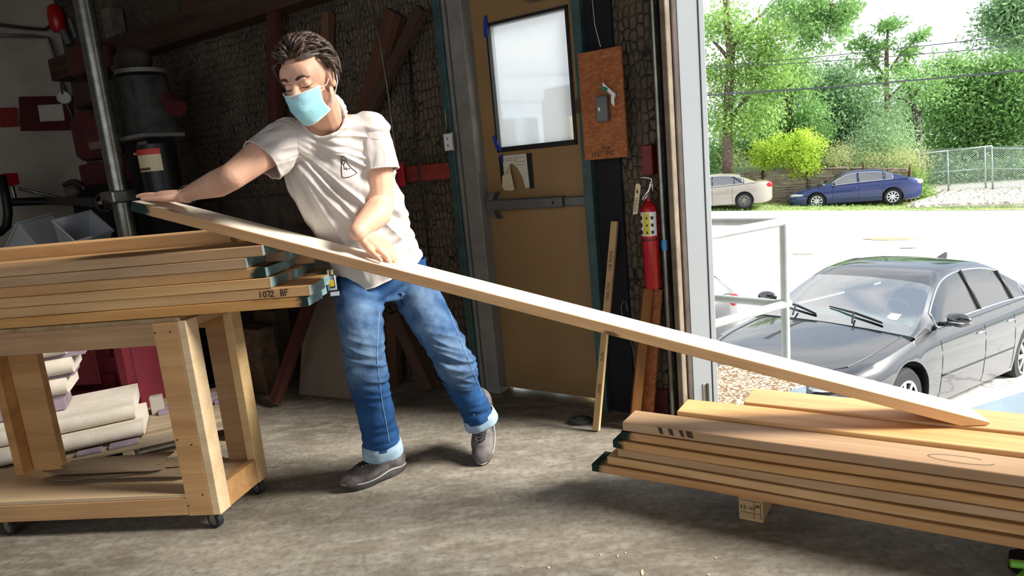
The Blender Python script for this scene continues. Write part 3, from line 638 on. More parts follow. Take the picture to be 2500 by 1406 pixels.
# machine with dusty domed cover
MC = flat('dusty_machine_grey', srgb(70, 72, 66), .8, c2=srgb(34, 36, 34), sc=16, bump=.3)
DOME = flat('dusty_brown_cover', srgb(78, 64, 50), .85, c2=srgb(54, 44, 36), sc=14, bump=.2)
ma = wthing('dusty_machine', 'dusty grey workshop machine with brown domed cover behind the pipe', 'machine', 340, 800, .45)
c = loc_at(325, 150, .45); mb = MB(); mb.ell(c, (V((.13, 0, 0)), V((0, .1, 0)), V((0, 0, .09))), 20, 10); mb.ell(c + V((-.13, 0, -.02)), (V((.1, 0, 0)), V((0, .06, 0)), V((0, 0, .035))), 16, 8)
wrap(evalmods(mb, [('REMESH', dict(mode='VOXEL', voxel_size=.01)), ('SMOOTH', dict(factor=.6, iterations=6))]), 'domed_cover', DOME, ma).matrix_basis = WM0
c = loc_at(345, 178, .45); mb = MB(); mb.tube([c + V((0, 0, -.012)), c + V((0, 0, .012))], .145, 24); mb.build('flange', GREY, ma, WM0, smooth=True, angle=40)
q0 = loc_at(292, 205, .5); q1 = loc_at(408, 325, .5)
mb = MB(); w0 = (q1.x - q0.x); rings = []
for f, sx, in ((0, .8), (.15, .92), (.5, 1.0), (.85, 1.05), (1, 1.05)):
    z = q0.z + (q1.z - q0.z) * f; cx2 = (q0.x + q1.x) / 2 - .005 + .01 * f; hw = w0 / 2 * sx
    rings.append([V((cx2 + hw * (abs(cos(a)) ** .6) * (1 if cos(a) > 0 else -1), -.5 + .12 * (abs(sin(a)) ** .6) * (1 if sin(a) > 0 else -1), z)) for a in [2 * pi * j / 28 for j in range(28)]])
mb.loft(rings); mb.build('motor_housing', MC, ma, WM0, smooth=True, angle=50, fix=True)
mb = MB(); mb.box((q0.x - .01, -.66, q1.z - .02), (q1.x + .02, -.40, q1.z + .002)); mb.build('base_flange', GREY, ma, WM0, bevel=.004)
c = loc_at(425, 250, .45); mb = MB(); mb.tube([c + V((-.06, 0, .02)), c + V((.035, 0, -.04))], .05, 16); mb.build('red_cap', DRED, ma, WM0, smooth=True, angle=40)
z_b = WALL.sz(350, 330, .4)[1]; mb = MB(); mb.box((q0.x + .03, -.56, 0), (q1.x - .03, -.44, z_b + .02)); mb.build('pedestal', DARK, ma, WM0, bevel=.004)
# red column parts behind pipe
rc = wthing('red_press_column', 'dusty red press body standing behind the steel pipe', 'machine', 225, 800, .35)
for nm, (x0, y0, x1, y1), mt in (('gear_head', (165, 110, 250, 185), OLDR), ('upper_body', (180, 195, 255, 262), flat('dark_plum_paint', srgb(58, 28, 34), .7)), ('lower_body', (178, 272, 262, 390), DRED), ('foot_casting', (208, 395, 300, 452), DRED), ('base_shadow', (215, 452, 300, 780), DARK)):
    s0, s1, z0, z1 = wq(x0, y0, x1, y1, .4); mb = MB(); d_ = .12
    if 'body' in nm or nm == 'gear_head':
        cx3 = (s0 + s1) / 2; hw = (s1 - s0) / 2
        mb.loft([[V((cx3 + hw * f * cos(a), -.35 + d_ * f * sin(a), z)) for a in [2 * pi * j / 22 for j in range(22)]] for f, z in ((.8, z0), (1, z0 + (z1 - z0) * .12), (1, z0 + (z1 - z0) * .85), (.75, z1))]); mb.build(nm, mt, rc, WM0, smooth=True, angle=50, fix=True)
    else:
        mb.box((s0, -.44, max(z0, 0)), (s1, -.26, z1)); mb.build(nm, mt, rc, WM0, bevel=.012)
s0, s1, z0, z1 = wq(228, 345, 262, 364, .5); mb = MB(); mb.box((s0, -.53, z0), (s1, -.47, z1)); mb.build('name_plate', TR, rc, WM0, bevel=.003)
# black cylinder bottle with red and white label
bt = wthing('labelled_canister', 'black canister with red topped white label hanging on the machine', 'canister', 385, 480, .62)
c1_, c0_ = loc_at(382, 352, .62), loc_at(394, 478, .62); rr_ = (WALL.sz(405, 400, .62)[0] - WALL.sz(362, 400, .62)[0]) / 2
cxx = (c1_.x + c0_.x) / 2
mb = MB(); mb.tube([V((cxx, -.62, c0_.z)), V((cxx, -.62, c1_.z))], rr_, 22); mb.build('canister_body', BLACK, bt, WM0, smooth=True, angle=40)
def cyl_patch(nm, z0, z1, mat, rf, par=bt, a0=-pi * .92, a1=-pi * .08):
    mb = MB(); mb.loft([[V((cxx + rr_ * rf * cos(a), -.62 + rr_ * rf * sin(a), z)) for a in [a0 + (a1 - a0) * j / 12 for j in range(13)]] for z in (z0, z1)], False, False); return mb.build(nm, mat, par, WM0, smooth=True)
la, lb2, lc = loc_at(380, 364, .62).z, loc_at(380, 378, .62).z, loc_at(385, 418, .62).z
lab_ = cyl_patch('paper_label', lc, la, CREAM, 1.02); cyl_patch('label_header', lb2, la, flat('label_red', srgb(206, 66, 50), .6), 1.03, lab_)
cyl_patch('label_block', lc + .006, lc + .022, flat('label_brown', srgb(110, 74, 46), .7), 1.03, lab_, -pi * .7, -pi * .3)
scribble('label_word', 'NOTO', WALL.P(cxx - rr_ * .6, .62 + rr_ * 1.06, lb2 + .006), WALL.e, (0, 0, 1), .012, CREAM, bt, .0008)
# glove / tag next to it
s0, s1, z0, z1 = wq(334, 345, 356, 402, .62); wbox('hanging_tag', s0, s1, z0, z1, .60, .607, flat('dull_tag', srgb(120, 106, 90), .8), label='dull beige tag hanging left of the labelled canister', cat='tag')
# wall plaques on the left wall plane
lo_ = WALL.P(S_COR, 0, 0); li = WALL.e.copy()
def lhit(x, y, off=0): return hit(x, y, lo_ + li * off, li)
def lbox(name, pts, off, t, mat, lab, cat, parent=None):
    mb = MB(); a = [lhit(x, y, off) for x, y in pts]; mb.loft([a, [p + li * t for p in a]]); o = mb.build(name, mat, parent, fix=True)
    return tag(o, lab, cat) if parent is None else o
lbox('red_plaque', [(50, 320), (180, 318), (178, 234), (45, 237)], .002, .02, flat('dark_red_plaque', srgb(96, 26, 26), .7, c2=srgb(70, 18, 20), sc=14), 'dark red board with white card on the plaster wall', 'plaque')
lbox('white_card', [(98, 297), (158, 294), (152, 254), (92, 257)], .0225, .002, PAPER, 'small white card on the dark red board', 'card')
lbox('small_red_plaque', [(0, 311), (44, 309), (38, 263), (-4, 264)], .002, .02, flat('brick_red_plaque', srgb(140, 44, 34), .7), 'smaller brick red board at the left edge of the picture', 'plaque')
gp = lhit(156, 238, .06); ga_ = thing('pressure_gauge', 'round white faced pressure gauge beside the dark red board', 'gauge', gp)
mb = MB(); nd = (CAM - gp).normalized(); mb.tube([gp, gp - nd * .03], .052, 22); mb.build('gauge_case', DULLS, ga_, smooth=True, angle=40)
mb = MB(); mb.tube([gp + nd * .001, gp + nd * .003], .044, 22); o = mb.build('gauge_face', PAPER, ga_, smooth=True, angle=40)
mb = MB(); mb.bar(gp + nd * .004, gp + nd * .004 + V((-.025, 0, .02)), .003, .001, nd); mb.build('needle', BLACK, o)
mb = MB(); mb.tube([lhit(160, 252, .06), lhit(170, 268, .06), lhit(180, 300, .03)], .008, 8); mb.build('gauge_stem', DULLS, ga_, smooth=True)
vb = lhit(138, 45, .12); vv = thing('red_valve', 'red valve body on conduit high in the left corner', 'valve', vb)
mb = MB(); mb.loft([[vb + V((rx * cos(a), rx * sin(a), z)) for a in [2 * pi * j / 20 for j in range(20)]] for rx, z in ((.04, -.1), (.055, -.08), (.06, 0), (.05, .08), (.03, .1))]); mb.build('valve_body', RED, vv, smooth=True, fix=True, angle=50)
mb = MB(); mb.tube([vb + V((.03, 0, -.09)), vb + V((.06, -.0, -.2))], .03, 14); mb.build('valve_neck', DULLS, vv, smooth=True, angle=40)
mb = MB(); mb.tube([vb + V((.11, -.02, -.02)), vb + V((.13, -.02, -.16))], .018, 12); mb.build('side_fitting', DULLS, vv, smooth=True, angle=40)
def ltube(name, pts, r, mat, lab, cat, off=.04, kw=None):
    mb = MB(); mb.tube([lhit(x, y, off) for x, y in pts], r, 8); return tag(mb.build(name, mat, smooth=True), lab, cat)
ltube('old_cable', [(-20, 58), (60, 68), (110, 72), (128, 60)], .012, flat('brown_cable', srgb(64, 52, 42), .8), 'brown cable running along the wall to the red valve', 'cable')
ltube('wall_conduit', [(-20, 86), (80, 88), (118, 92), (134, 140), (150, 200), (168, 240)], .012, DULLS, 'old grey conduit bending down the plaster wall', 'conduit')
ltube('rusty_wire', [(120, 92), (142, 160), (152, 230)], .006, OLDW, 'rusty wire hanging between the conduit and gauge', 'wire', .07)
# shut-off lever valve, rods, hose, black bench vice
vk = lhit(30, 440, .25); lv = thing('pipe_valve', 'pipe valve with square red handle by the left picture edge', 'valve', vk)
mb = MB(); a = [lhit(x, y, .26) for x, y in ((8, 458), (48, 450), (44, 422), (5, 424))]; mb.loft([a, [p + V((.01, -.02, 0)) for p in a]]); mb.build('handle_plate', RED, lv, fix=True)
mb = MB(); mb.tube([lhit(28, 450, .25), lhit(38, 490, .25)], .014, 12); mb.build('stem', STEEL, lv, smooth=True, angle=40)
mb = MB(); mb.tube([lhit(45, 460, .2), lhit(110, 474, .25), lhit(180, 492, .4)], .011, 10); mb.tube([lhit(180, 492, .4), at(245, 495, .85)], .011, 10); tag(mb.build('steel_rod', STEEL, smooth=True, angle=40), 'long steel rod running from the red handled valve', 'rod')
mb = MB(); mb.tube([lhit(20, 494, .3), lhit(120, 490, .4), at(240, 494, .8)], .03, 12); tag(mb.build('black_pipe', BLACK, smooth=True, angle=40), 'thick black pipe across the corner above the plastic bins', 'pipe')
mb = MB(); mb.tube([lhit(4, 430, .5), lhit(14, 480, .55), lhit(20, 520, .55), lhit(16, 552, .55), lhit(0, 568, .55), lhit(-24, 562, .55)], .028, 14); tag(mb.build('black_hose', BLACK, smooth=True), 'curved black hose hanging at the left picture edge', 'hose')
hb = at(255, 494, .8); hw_ = thing('hose_reel', 'small black hand wheel mounted left of the pipe clamp', 'wheel', hb); hw_.name = 'hand_wheel'
mb = MB(); mb.tube([hb + V((.05 * cos(a), 0, .05 * sin(a))) for a in [2 * pi * k / 20 for k in range(21)]], .009, 8); mb.build('wheel_rim', BLACK, hw_, smooth=True)
mb = MB(); mb.bar(hb + V((-.05, 0, 0)), hb + V((.05, 0, 0)), .01, .01); mb.bar(hb + V((0, 0, -.05)), hb + V((0, 0, .05)), .01, .01, (1, 0, 0)); mb.build('wheel_spoke', BLACK, hw_)
mb = MB(); q = [at(x, y, .7) for x, y in ((158, 452), (172, 444), (186, 443), (200, 450), (208, 464))]; mb.tube(q, .016, 10); tag(mb.build('flexible_duct', BLACK, smooth=True), 'short curved black duct behind the clear bins', 'duct')
c = at(178, 466, .6); mb = MB(); mb.ell(c, (WALL.e * .1, V((0, .06, 0)), V((0, 0, .05))), 16, 8); tag(mb.build('dusty_sack', flat('sack_cloth', srgb(96, 80, 66), .9, bump=.3), smooth=True), 'lumpy dusty brown sack above the plastic bins', 'sack')
# clear bins, tipped, standing on a bench
PL = N('cloudy_plastic'); PL.b.inputs['Base Color'].default_value = srgb(156, 160, 166); PL.set(Roughness=.35, Alpha=.82)
PL.col(PL.ramp(PL.noise(PL.coord(), 5, 4), [(.3, srgb(176, 180, 186)), (.7, srgb(208, 212, 218))]))
def bin_(x, y, n, w, d, h, ang, lab):
    o = at(x, y, n); t = thing('plastic_bin', lab, 'bin', o, 'cloudy plastic bins behind the cart')
    M = Matrix.Translation(o) @ Matrix.Rotation(radians(-28), 4, 'Z') @ Matrix.Rotation(ang, 4, 'Y') @ Matrix.Rotation(.2, 4, 'X')
    def ring(f, z): return [V((sx * w / 2 * f, sy * d / 2 * f, z)) for sx, sy in ((-1, -1), (1, -1), (1, 1), (-1, 1))]
    mb = MB(); mb.loft([ring(.82, 0), ring(1, h), ring(.97, h), ring(.80, .008)], True, False); mb.add(ring(.82, 0), [(3, 2, 1, 0)]); mb.add(ring(.8, .008), [(0, 1, 2, 3)])
    mb.build('bin_body', PL.mat, t, M, fix=True, bevel=.004)
    mb = MB(); mb.loft([ring(1.06, h - .006), ring(1.06, h + .006), ring(.98, h + .006), ring(.98, h - .006), ring(1.06, h - .006)], True, False); mb.build('rim', PL.mat, t, M, fix=True)
    return t
bin_(118, 628, .85, .34, .24, .19, radians(-38), 'larger tipped cloudy plastic bin behind the left end of the cart')
bin_(205, 606, .82, .22, .22, .17, radians(35), 'smaller tipped cloudy plastic bin against the steel pipe')
bz_ = at(150, 640, .85).z - .07
bx_ = -2.72
mb = MB(); mb.box((S_COR + .02, -1.15, bz_ - .04), (bx_, -.56, bz_)); mb.box((bx_, -1.15, bz_ - .04), (-2.26, -.86, bz_))
for a_, b_ in ((S_COR + .05, .64), (S_COR + .05, 1.1), (-2.9, 1.1)): mb.box((a_, -b_, 0), (a_ + .07, -b_ + .07, bz_ - .04))
tag(mb.build('work_bench', OLDW, M=WM0), 'dark wooden work bench in the left corner under the plastic bins', 'bench')
# shelf with cartons high up on the lintel
zl = b2
for k, (x0, x1, hh, mt, nm, lb_) in enumerate(((385, 440, .16, flat('olive_carton', srgb(74, 70, 50), .9), 'storage_box', 'olive storage box on the lintel beam, left of the pale boxes'), (455, 520, .06, OLDW, 'offcut', 'dark wood offcut lying on the lintel beam'), (255, 275, .2, TR, 'thin_board', 'thin upright board on the lintel beam next to the steel pipe'))):
    a = WALL.sz(x0, 40, .1)[0]; b = WALL.sz(x1, 40, .1)[0]; wbox(nm, a, b, zl, zl + hh, .02, .12, mt, label=lb_, cat='box' if k == 0 else 'board', bevel=.003)
# ------------------------------------------------------------------ planks
ORD = ['top', 'second', 'third', 'fourth', 'fifth', 'sixth', 'seventh', 'lowest']
def plank(name, P, e, w, L, W, T, mats, lab, cat='plank', group=None, end0=None, wob=.0015, seed=0, skew=0, bow=0):
    """local x along e from the visible end at P (near lower corner), y into depth w, z up"""
    e = V(e).normalized(); w = V(w); w = (w - e * w.dot(e)).normalized(); u = e.cross(w)
    if u.z < 0: u = -u
    rr = random.Random(seed); n = max(6, int(L / .12)); rings = []
    ph = [rr.uniform(0, 6) for _ in range(4)]
    for i in range(n + 1):
        x = L * i / n; a = wob * sin(x * 5 + ph[0]); b = wob * sin(x * 7 + ph[1]); c = wob * .6 * sin(x * 9 + ph[2]); zz = bow * (x / L) ** 2
        sk = skew if i == 0 else 0
        rings.append([V((x, a, zz + c * .3)), V((x + sk, W + b, zz)), V((x + sk, W + b, T + c * .4 + zz)), V((x, a, T + zz - c * .3))])
    mb = MB(); mb.loft(rings)
    mb.m = [0] * len(mb.f)
    if end0 is not None: mb.m[-2] = 1
    mm = [mats] + ([end0] if end0 is not None else [])
    M = Matrix(((e.x, w.x, u.x, P[0]), (e.y, w.y, u.y, P[1]), (e.z, w.z, u.z, P[2]), (0, 0, 0, 1)))
    flip = e.cross(w).dot(u) < 0
    if flip:
        mb.v = [(x, y, z) for x, y, z in mb.v]
    o = mb.build(name, mm, M=M, fix=True, bevel=.0022)
    return tag(o, lab, cat, group)
# ---- low stack at the right, lying on wooden bearers
SZ0 = .085; ST = .0335; GAP = .003
A0 = G(1519, 1030, .29); B0 = G(2500, 1163, .29)
az_s = math.degrees(math.atan2((B0 - A0).x, (B0 - A0).y)); SF = Frame(A0, az_s)
se = SF.e; sw = -SF.i
# left ends of the six front layers (pixel of the upper near corner), top to bottom
ends = [(1519, 1030), (1516, 1061), (1498, 1085), (1507, 1113), (1484, 1138), (1449, 1163)]
layer_h = (.29 - SZ0) / 6
LNm = 'six boards of the low stack front row'
for k, (px, py) in enumerate(ends):
    zt = .29 - k * layer_h; s, z = SF.sz(px, py, 0); T = layer_h - (.0062 if k else .003)
    gr = k in (1, 2, 5)
    lab = ('%s board of the low stack front row, %s' % (['uppermost', 'second', 'third', 'fourth', 'fifth', 'bottom'][k], ['with four dark stains on its edge', 'with green painted left end', 'sticking out left with green end', 'plain edge, darker brown', 'pale, stepping out to the left', 'longest, with split rounded green end'][k]))
    tilt = .004 * (k % 3)
    o = plank('lumber_plank', SF.P(s, tilt, zt - T), se, sw, 2.7 - s, .115, T, PINE_G if gr else PINE, lab, 'board', 'boards of the low stack', GREENP if gr else ENDW, .0036 if k else .0012, 10 + k, skew=.0)
    if k == 0:
        st = flat('dark_stain', srgb(52, 42, 32), .8, c2=srgb(80, 64, 44), sc=60)
        for j, (x0, x1) in enumerate(((.128, .146), (.163, .182), (.200, .217), (.222, .247))):
            mb = MB(); mb.add([(x0 - .002, -.0006 - tilt * 0 - .002, T * .98), (x1 - .006, -.0026, T * .98), (x1, -.0026, T * .25), (x0 + .006, -.0026, T * .3)], [(0, 1, 2, 3)])
            mb.build('stain_mark', st, o, o.matrix_basis.copy())
    if k == 5:
        mb = MB(); rr = random.Random(3)
        for j in range(9):
            y = .004 + j * .010; mb.tube([(.004 + rr.random() * .008, y, T + .001), (.04 + rr.random() * .05, y + .002, T + .002)], [.0012, .0007], 5)
        mb.build('splinters', PALE, o, o.matrix_basis.copy())
for r, (cx_, cy_, off, wd_, zo) in enumerate(((1652, 1003, .128, .125, .010), (1815, 975, .265, .15, .016))):
    for k in range(6):
        zt = .29 + zo - k * layer_h; s = SF.sz(cx_, cy_, -off)[0] + (0 if k == 0 else [.05, -.02, .06, .0, .03][k - 1] + .02); T = layer_h - .003
        if k == 5: T = zt - SZ0
        plank('lumber_plank', SF.P(s, -off, zt - T), se, sw, 2.75 - s, wd_, T, PINE, '%s board of the %s row in the low stack' % (['top', 'second', 'third', 'fourth', 'fifth', 'bottom'][k], ['middle', 'rear'][r]), 'board', 'boards of the low stack', ENDW, .003 if k == 0 else .001, 40 + r * 7 + k)
# faint pencil oval on the front top plank
mb = MB(); s1_, z1_ = SF.sz(2390, 1150, 0)
pc = [SF.P(s1_ - .02 + .075 * cos(a) - .02, -.052 + .022 * sin(a), .2912) for a in [2 * pi * j / 30 for j in range(27)]]
for p, q in zip(pc, pc[1:]): mb.bar(p, q, .0012, .0004)
tag(mb.build('pencil_mark', MARK), 'faint pencil oval drawn on top of the front board', 'pencil mark')
# bearers
for i, (px, lab) in enumerate(((1800, 'short pale timber bearer with stamped print under the low stack'), (None, 'pale timber bearer near the right end under the low stack'))):
    s = SF.sz(1800, 1262, .0)[0] if px else 2.2
    b_ = thing('timber_bearer', lab, 'bearer', SF.P(s, -.02, 0), 'bearers under the low stack')
    mb = MB(); mb.box((s, .02, 0.001), (s + .075, .44, SZ0 - .001)); mb.build('block', STK, b_, SF.mat(0, 0, 0), bevel=.002)
    if i == 0:
        q = SF.P(s + .012, -.0194, .055); scribble('stamp', 'KD-HT', SF.P(s + .006, -.0194, .04), SF.e, (0, 0, 1), .013, MARK, b_, .0009)
        mb = MB(); 
        for a, b in (((.006, .03), (.068, .03)), ((.048, .014), (.048, .07)), ((.006, .072), (.068, .072)), ((.068, .014), (.068, .07))): mb.bar(SF.P(s + a[0], -.0194, a[1]), SF.P(s + b[0], -.0194, b[1]), .0015, .0005, SF.i)
        mb.build('stamp_frame', MARK, b_)
        scribble('stamp', 'SPF', SF.P(s + .052, -.0194, .05), SF.e, (0, 0, 1), .01, MARK, b_, .0008, .45)

# ---- long pale board held by the man
TB = .034; WB = .15
BR = G(2420, 1031, .29 + .016 + .011); BL = PY(321, 491, 2.30)
ba = (BR - BL); LB = ba.length; ba.normalize(); bw = V((0, 0, 1)).cross(ba).normalized()
if bw.y < 0: bw = -bw
bn = ba.cross(bw)
if bn.z < 0: bn = -bn
MBd = Matrix(((ba.x, bw.x, bn.x, BL.x), (ba.y, bw.y, bn.y, BL.y), (ba.z, bw.z, bn.z, BL.z), (0, 0, 0, 1)))
sl_ = -ba.z / sqrt(1 - ba.z ** 2); cutx = (TB - .010) / sl_
prof = [(0, -TB), (LB - cutx, -TB)] + [(LB - .003, -.0105), (LB, 0), (0, 0)]
nseg = 24
mb = MB(); rings = []
for i in range(nseg + 1):
    x = (LB - cutx) * i / nseg; rings.append([V((x, 0, -TB)), V((x, WB, -TB)), V((x, WB, 0)), V((x, 0, 0))])
rings.append([V((LB - .003, 0, -.0105)), V((LB - .003, WB, -.0105)), V((LB, WB, 0)), V((LB, 0, 0))])
mb.loft(rings)
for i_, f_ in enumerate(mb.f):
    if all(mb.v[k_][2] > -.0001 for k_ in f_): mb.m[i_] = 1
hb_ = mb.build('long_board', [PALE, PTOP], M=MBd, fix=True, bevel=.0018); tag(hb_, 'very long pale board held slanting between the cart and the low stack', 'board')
mb = MB(); mb.box((-.0012, .001, -TB + .001), (0, WB - .001, -.001)); mb.build('painted_end', GREENP, hb_, MBd.copy())
def board_pt(x, y=0, z=0): return BL + ba * x + bw * y + bn * z
def board_x(px):
    lo, hi = 0, LB
    for _ in range(40):
        m_ = (lo + hi) / 2; p = board_pt(m_) - CAM; q = 1250 + F_PX * p.dot(RT) / p.dot(FW)
        if q < px: lo = m_
        else: hi = m_
    return lo

# ---- wooden cart
C1 = G(540, 1258, .058); C0 = G(0, 1279, .058)
az_c = math.degrees(math.atan2((C1 - C0).x, (C1 - C0).y)); CF = Frame(C1, az_c); CM = CF.mat(0, 0, 0)
ce = CF.e; cw = -CF.i; _k = math.tan(radians(7))
CDEP = .42; CLEN = 1.5
def csz(x, y, n=0): return CF.sz(x, y, n)
ct = thing('lumber_cart', 'home-made wooden cart on casters carrying a pile of boards at left', 'cart', C1)
z_tb = csz(460, 778)[1]; z_deck = csz(250, 1226)[1]; z_dtop = z_deck
z_bot = .060
ZT = csz(440, 780)[1] - .005
# back side position from pixels of the far leg
CDEP = (G(662, 1171, .058) - C1).dot(cw); CDEP = max(CDEP, .3)
LW = csz(472, 900)[0] - csz(398, 900)[0]; LT = .034
LIT_EDGE = woodm('lit_edge_cart_lumber', srgb(232, 200, 150), srgb(214, 176, 124), 14, vary=.04)  # paler colour puts the light from the right into the leg edge boards
def cpart(name, a, b, mat=FIR, bevel=.002):
    mb = MB(); mb.box(a, b); return mb.shear(_k).build(name, mat, ct, CM, bevel=bevel)
# right front leg: face board + edge board (an L)
s_l = csz(470, 1250)[0]; 
fl0 = csz(471, 1240)[0]; fl1 = 0
legw = fl1 - (csz(470, 1245)[0])
edge = .034
# face board facing the camera
FLa = csz(392, 820)[0] * .5 + csz(470, 1240)[0] * .5
fb0 = (csz(395, 840)[0] + csz(458, 1200)[0]) / 2
for (nm, x1_, yb) in (('front', 0.0, 0.0), ('back', 0.0, CDEP)):
    if nm == 'front':
        cpart('leg', (x1_ - .030 - .092, 0, z_bot), (x1_ - .030, .02, ZT)); cpart('leg_edge_board', (x1_ - .030, 0, z_bot - .0), (x1_, .06, ZT), LIT_EDGE)
    else:
        cpart('leg', (x1_ - .034 - .105, yb - .02, z_bot), (x1_ - .034, yb, ZT)); cpart('leg_edge_board', (x1_ - .034, yb - .06, z_bot), (x1_, yb, ZT), LIT_EDGE)
LX0 = -CLEN
# left pair of legs (inner face towards the camera, narrow edge)
bx0, bx1 = CF.sz(30, 1000, -CDEP + .03)[0] - CDEP * _k, CF.sz(121, 1000, -CDEP + .03)[0] - CDEP * _k
cpart('leg', (bx0 + .035, CDEP - .03, z_deck - .03), (bx1, CDEP, ZT)); cpart('leg_edge_board', (bx0, CDEP - .075, z_deck - .03), (bx0 + .034, CDEP, ZT))
cpart('leg', (LX0, 0, z_bot), (LX0 + .11, .02, ZT))
# deck, side rails, end rail
rh = csz(250, 1226)[1]; 
dz1 = csz(200, 1228, 0)[1]; dz1 = z_bot + .085
cpart('deck', (LX0, .002, dz1 - .016), (-.005, CDEP - .001, dz1), woodm('deck_panel_wood', srgb(226, 190, 142), srgb(206, 166, 116), 10))
cpart('deck_rail', (LX0, -.0, z_bot + .003), (-.1225, .02, dz1 - .0165)); cpart('deck_rail', (LX0, CDEP - .02, z_bot + .003), (-.140, CDEP, dz1 - .0165))
cpart('end_rail', (-.033, .061, z_bot + .002), (-.001, CDEP - .061, dz1 + .012)); 
# top rails
tr0 = ZT - .085
cpart('top_rail', (LX0, .0205, tr0), (-.036, .04, ZT)); cpart('top_rail', (LX0, CDEP - .04, tr0), (-.036, CDEP - .021, ZT)); cpart('end_rail', (-.033, .061, ZT - .03), (-.003, CDEP - .061, ZT))
mb = MB(); mb.box((LX0, -.001, ZT + .001), (-.02, CDEP, ZT + .015)); mb.shear(_k).build('top_panel', FIRE, ct, CM, bevel=.001)
for (x, y, z) in ((-.06, -.0006, ZT - .035), (-.115, -.0006, ZT - .035), (-.06, -.0006, .33), (-.11, -.0006, .35), (-.055, -.0006, .14), (-.115, -.0006, .10)):
    mb = MB(); mb.tube([(x, y, z), (x, y + .0008, z)], .0035, 8); mb.build('screw', BLACK, ct, CM)
# casters
def caster(x, y, ang):
    R_ = .031
    p = CF.P(x + y * _k, -y, 0); M = Matrix.Translation(p) @ Matrix.Rotation(ang, 4, 'Z')
    mb = MB(); mb.tube([V((-.0115, 0, R_)), V((.0115, 0, R_))], R_ * 1.0, 26); c = mb.build('caster', RUBBER, ct, M, smooth=True, angle=40, bevel=.002)
    mb = MB(); mb.tube([V((-.0125, 0, R_)), V((.0125, 0, R_))], R_ * .6, 20); mb.build('wheel_hub', DULLS, c, M, smooth=True, angle=40)
    mb = MB(); mb.box((-.015, -.013, R_ - .002), (-.012, .013, .0575)); mb.box((.012, -.013, R_ - .002), (.015, .013, .0575));  mb.build('caster_fork', STEEL, c, M, bevel=.001)
for x, y, a in ((-.045, .028, 1.1), (-.03, CDEP - .03, 1.1), (-.86, .03, 1.2), (-CLEN + .05, CDEP - .05, .2)): caster(x, y, a)
# ---- boards on the cart
BT = .0
zb_ = ZT + .016
zt_f = csz(300, 622)[1]          # top of the front pile
fr_ends = [(640, 603), (602, 636), (648, 663), (662, 686), (757, 704), (752, 733)]
ztop_f = csz(560, 606)[1]; nL = 6; hL = (ztop_f - zb_) / nL
texts = ['with clean pale edge', 'slightly shorter', 'with dark green stain at its end', 'darker, short', 'with black handwritten number', 'longest, with green stained end']
WBd = .13
for k, (px, py) in enumerate(fr_ends):
    zt = ztop_f - k * hL; s = csz(px, py)[0]; T = hL - .0015
    e0 = TEAL
    o = plank('cart_plank', CF.P(s, .0 + .002 * (k % 2), zt - T), -ce, cw, s + CLEN + .1, WBd, T, PINE_G if k in (2, 5) else PINE_T, '%s board of the front pile on the cart, %s' % (['Top', 'Second', 'Third', 'Fourth', 'Fifth', 'Bottom'][k], texts[k]), 'board', 'boards on the cart', TEAL, .0012, 80 + k)
    if k == 4:
        s_a = csz(634, 725)[0]; scribble('handwritten_number', '1072', CF.P(s_a, .0052, zt - T + T * .18), ce, (0, 0, 1), T * .62, MARK, None, .0016, .62).parent = None
        ob = bpy.data.objects['handwritten_number']; ob.parent = o; ob.matrix_parent_inverse = o.matrix_basis.inverted()
        s_b = csz(686, 721)[0]; t2 = scribble('handwritten_letters', 'BF', CF.P(s_b, .0052, zt - T + T * .2), ce, (0, 0, 1), T * .62, MARK, None, .0016, .72); t2.parent = o; t2.matrix_parent_inverse = o.matrix_basis.inverted()
# second row: ends visible beyond
row2 = [(0, .655, 'brown board with handwriting, top of the middle pile on the cart', 705, 612, True), (1, 0, 'second board of the middle pile on the cart', 700, 640, False), (2, 0, 'third board of the middle pile on the cart', 685, 655, False), (3, 0, 'fourth board of the middle pile on the cart', 712, 672, False), (4, 0, 'fifth board of the middle pile on the cart', 780, 690, False), (5, 0, 'bottom board of the middle pile on the cart', 775, 730, False)]
for k, _, lab, px, py, wr in row2:
    n_ = -WBd - .004; zt = ztop_f - k * hL - .002; s = CF.sz(px, py, n_)[0]; T = hL - .0015
    o = plank('cart_plank', CF.P(s, n_, zt - T), -ce, cw, s + CLEN + .05, .12, T, PINE_T, lab, 'board', 'boards on the cart', TEAL, .0012, 100 + k)
n_ = -WBd - .004; zz_ = ztop_f - hL * .95
q_ = scribble('handwriting', 'COEN', CF.P(CF.sz(655, 640, n_)[0], n_ + .0045, zz_ + .006), ce, (0, 0, 1), .02, MARK, None, .0013, .72); tag(q_, 'handwritten letters on the brown end of the top middle board', 'handwriting')
row3 = [(1, 752, 632), (2, 770, 655), (3, 742, 668), (4, 775, 682), (5, 760, 720)]
for k, px, py in row3:
    n_ = -WBd - .128; zt = ztop_f - k * hL + .002; s = CF.sz(px, py, n_)[0]; T = hL - .0015
    if n_ - .12 < -(CDEP + .1): pass
    plank('cart_plank', CF.P(s, n_, zt - T), -ce, cw, s + CLEN, .115, T, PINE_T, '%s board of the rear pile on the cart' % ['', 'uppermost', 'second', 'third', 'fourth', 'bottom'][k], 'board', 'boards on the cart', TEAL, .0012, 120 + k)
# single board lying on the rear pile, at the back
n_ = -WBd - .135; s = CF.sz(565, 590, n_)[0]; z0 = ztop_f - hL + .003
plank('cart_plank', CF.P(s, n_, z0), -ce, cw, s + CLEN, .11, CF.sz(300, 583, n_)[1] - z0, PINE, 'single brown board lying highest at the back of the cart pile', 'board', 'boards on the cart', ENDW, .0015, 140)
# handwriting seen on the brown board end region
s_w = CF.sz(650, 640, .0)
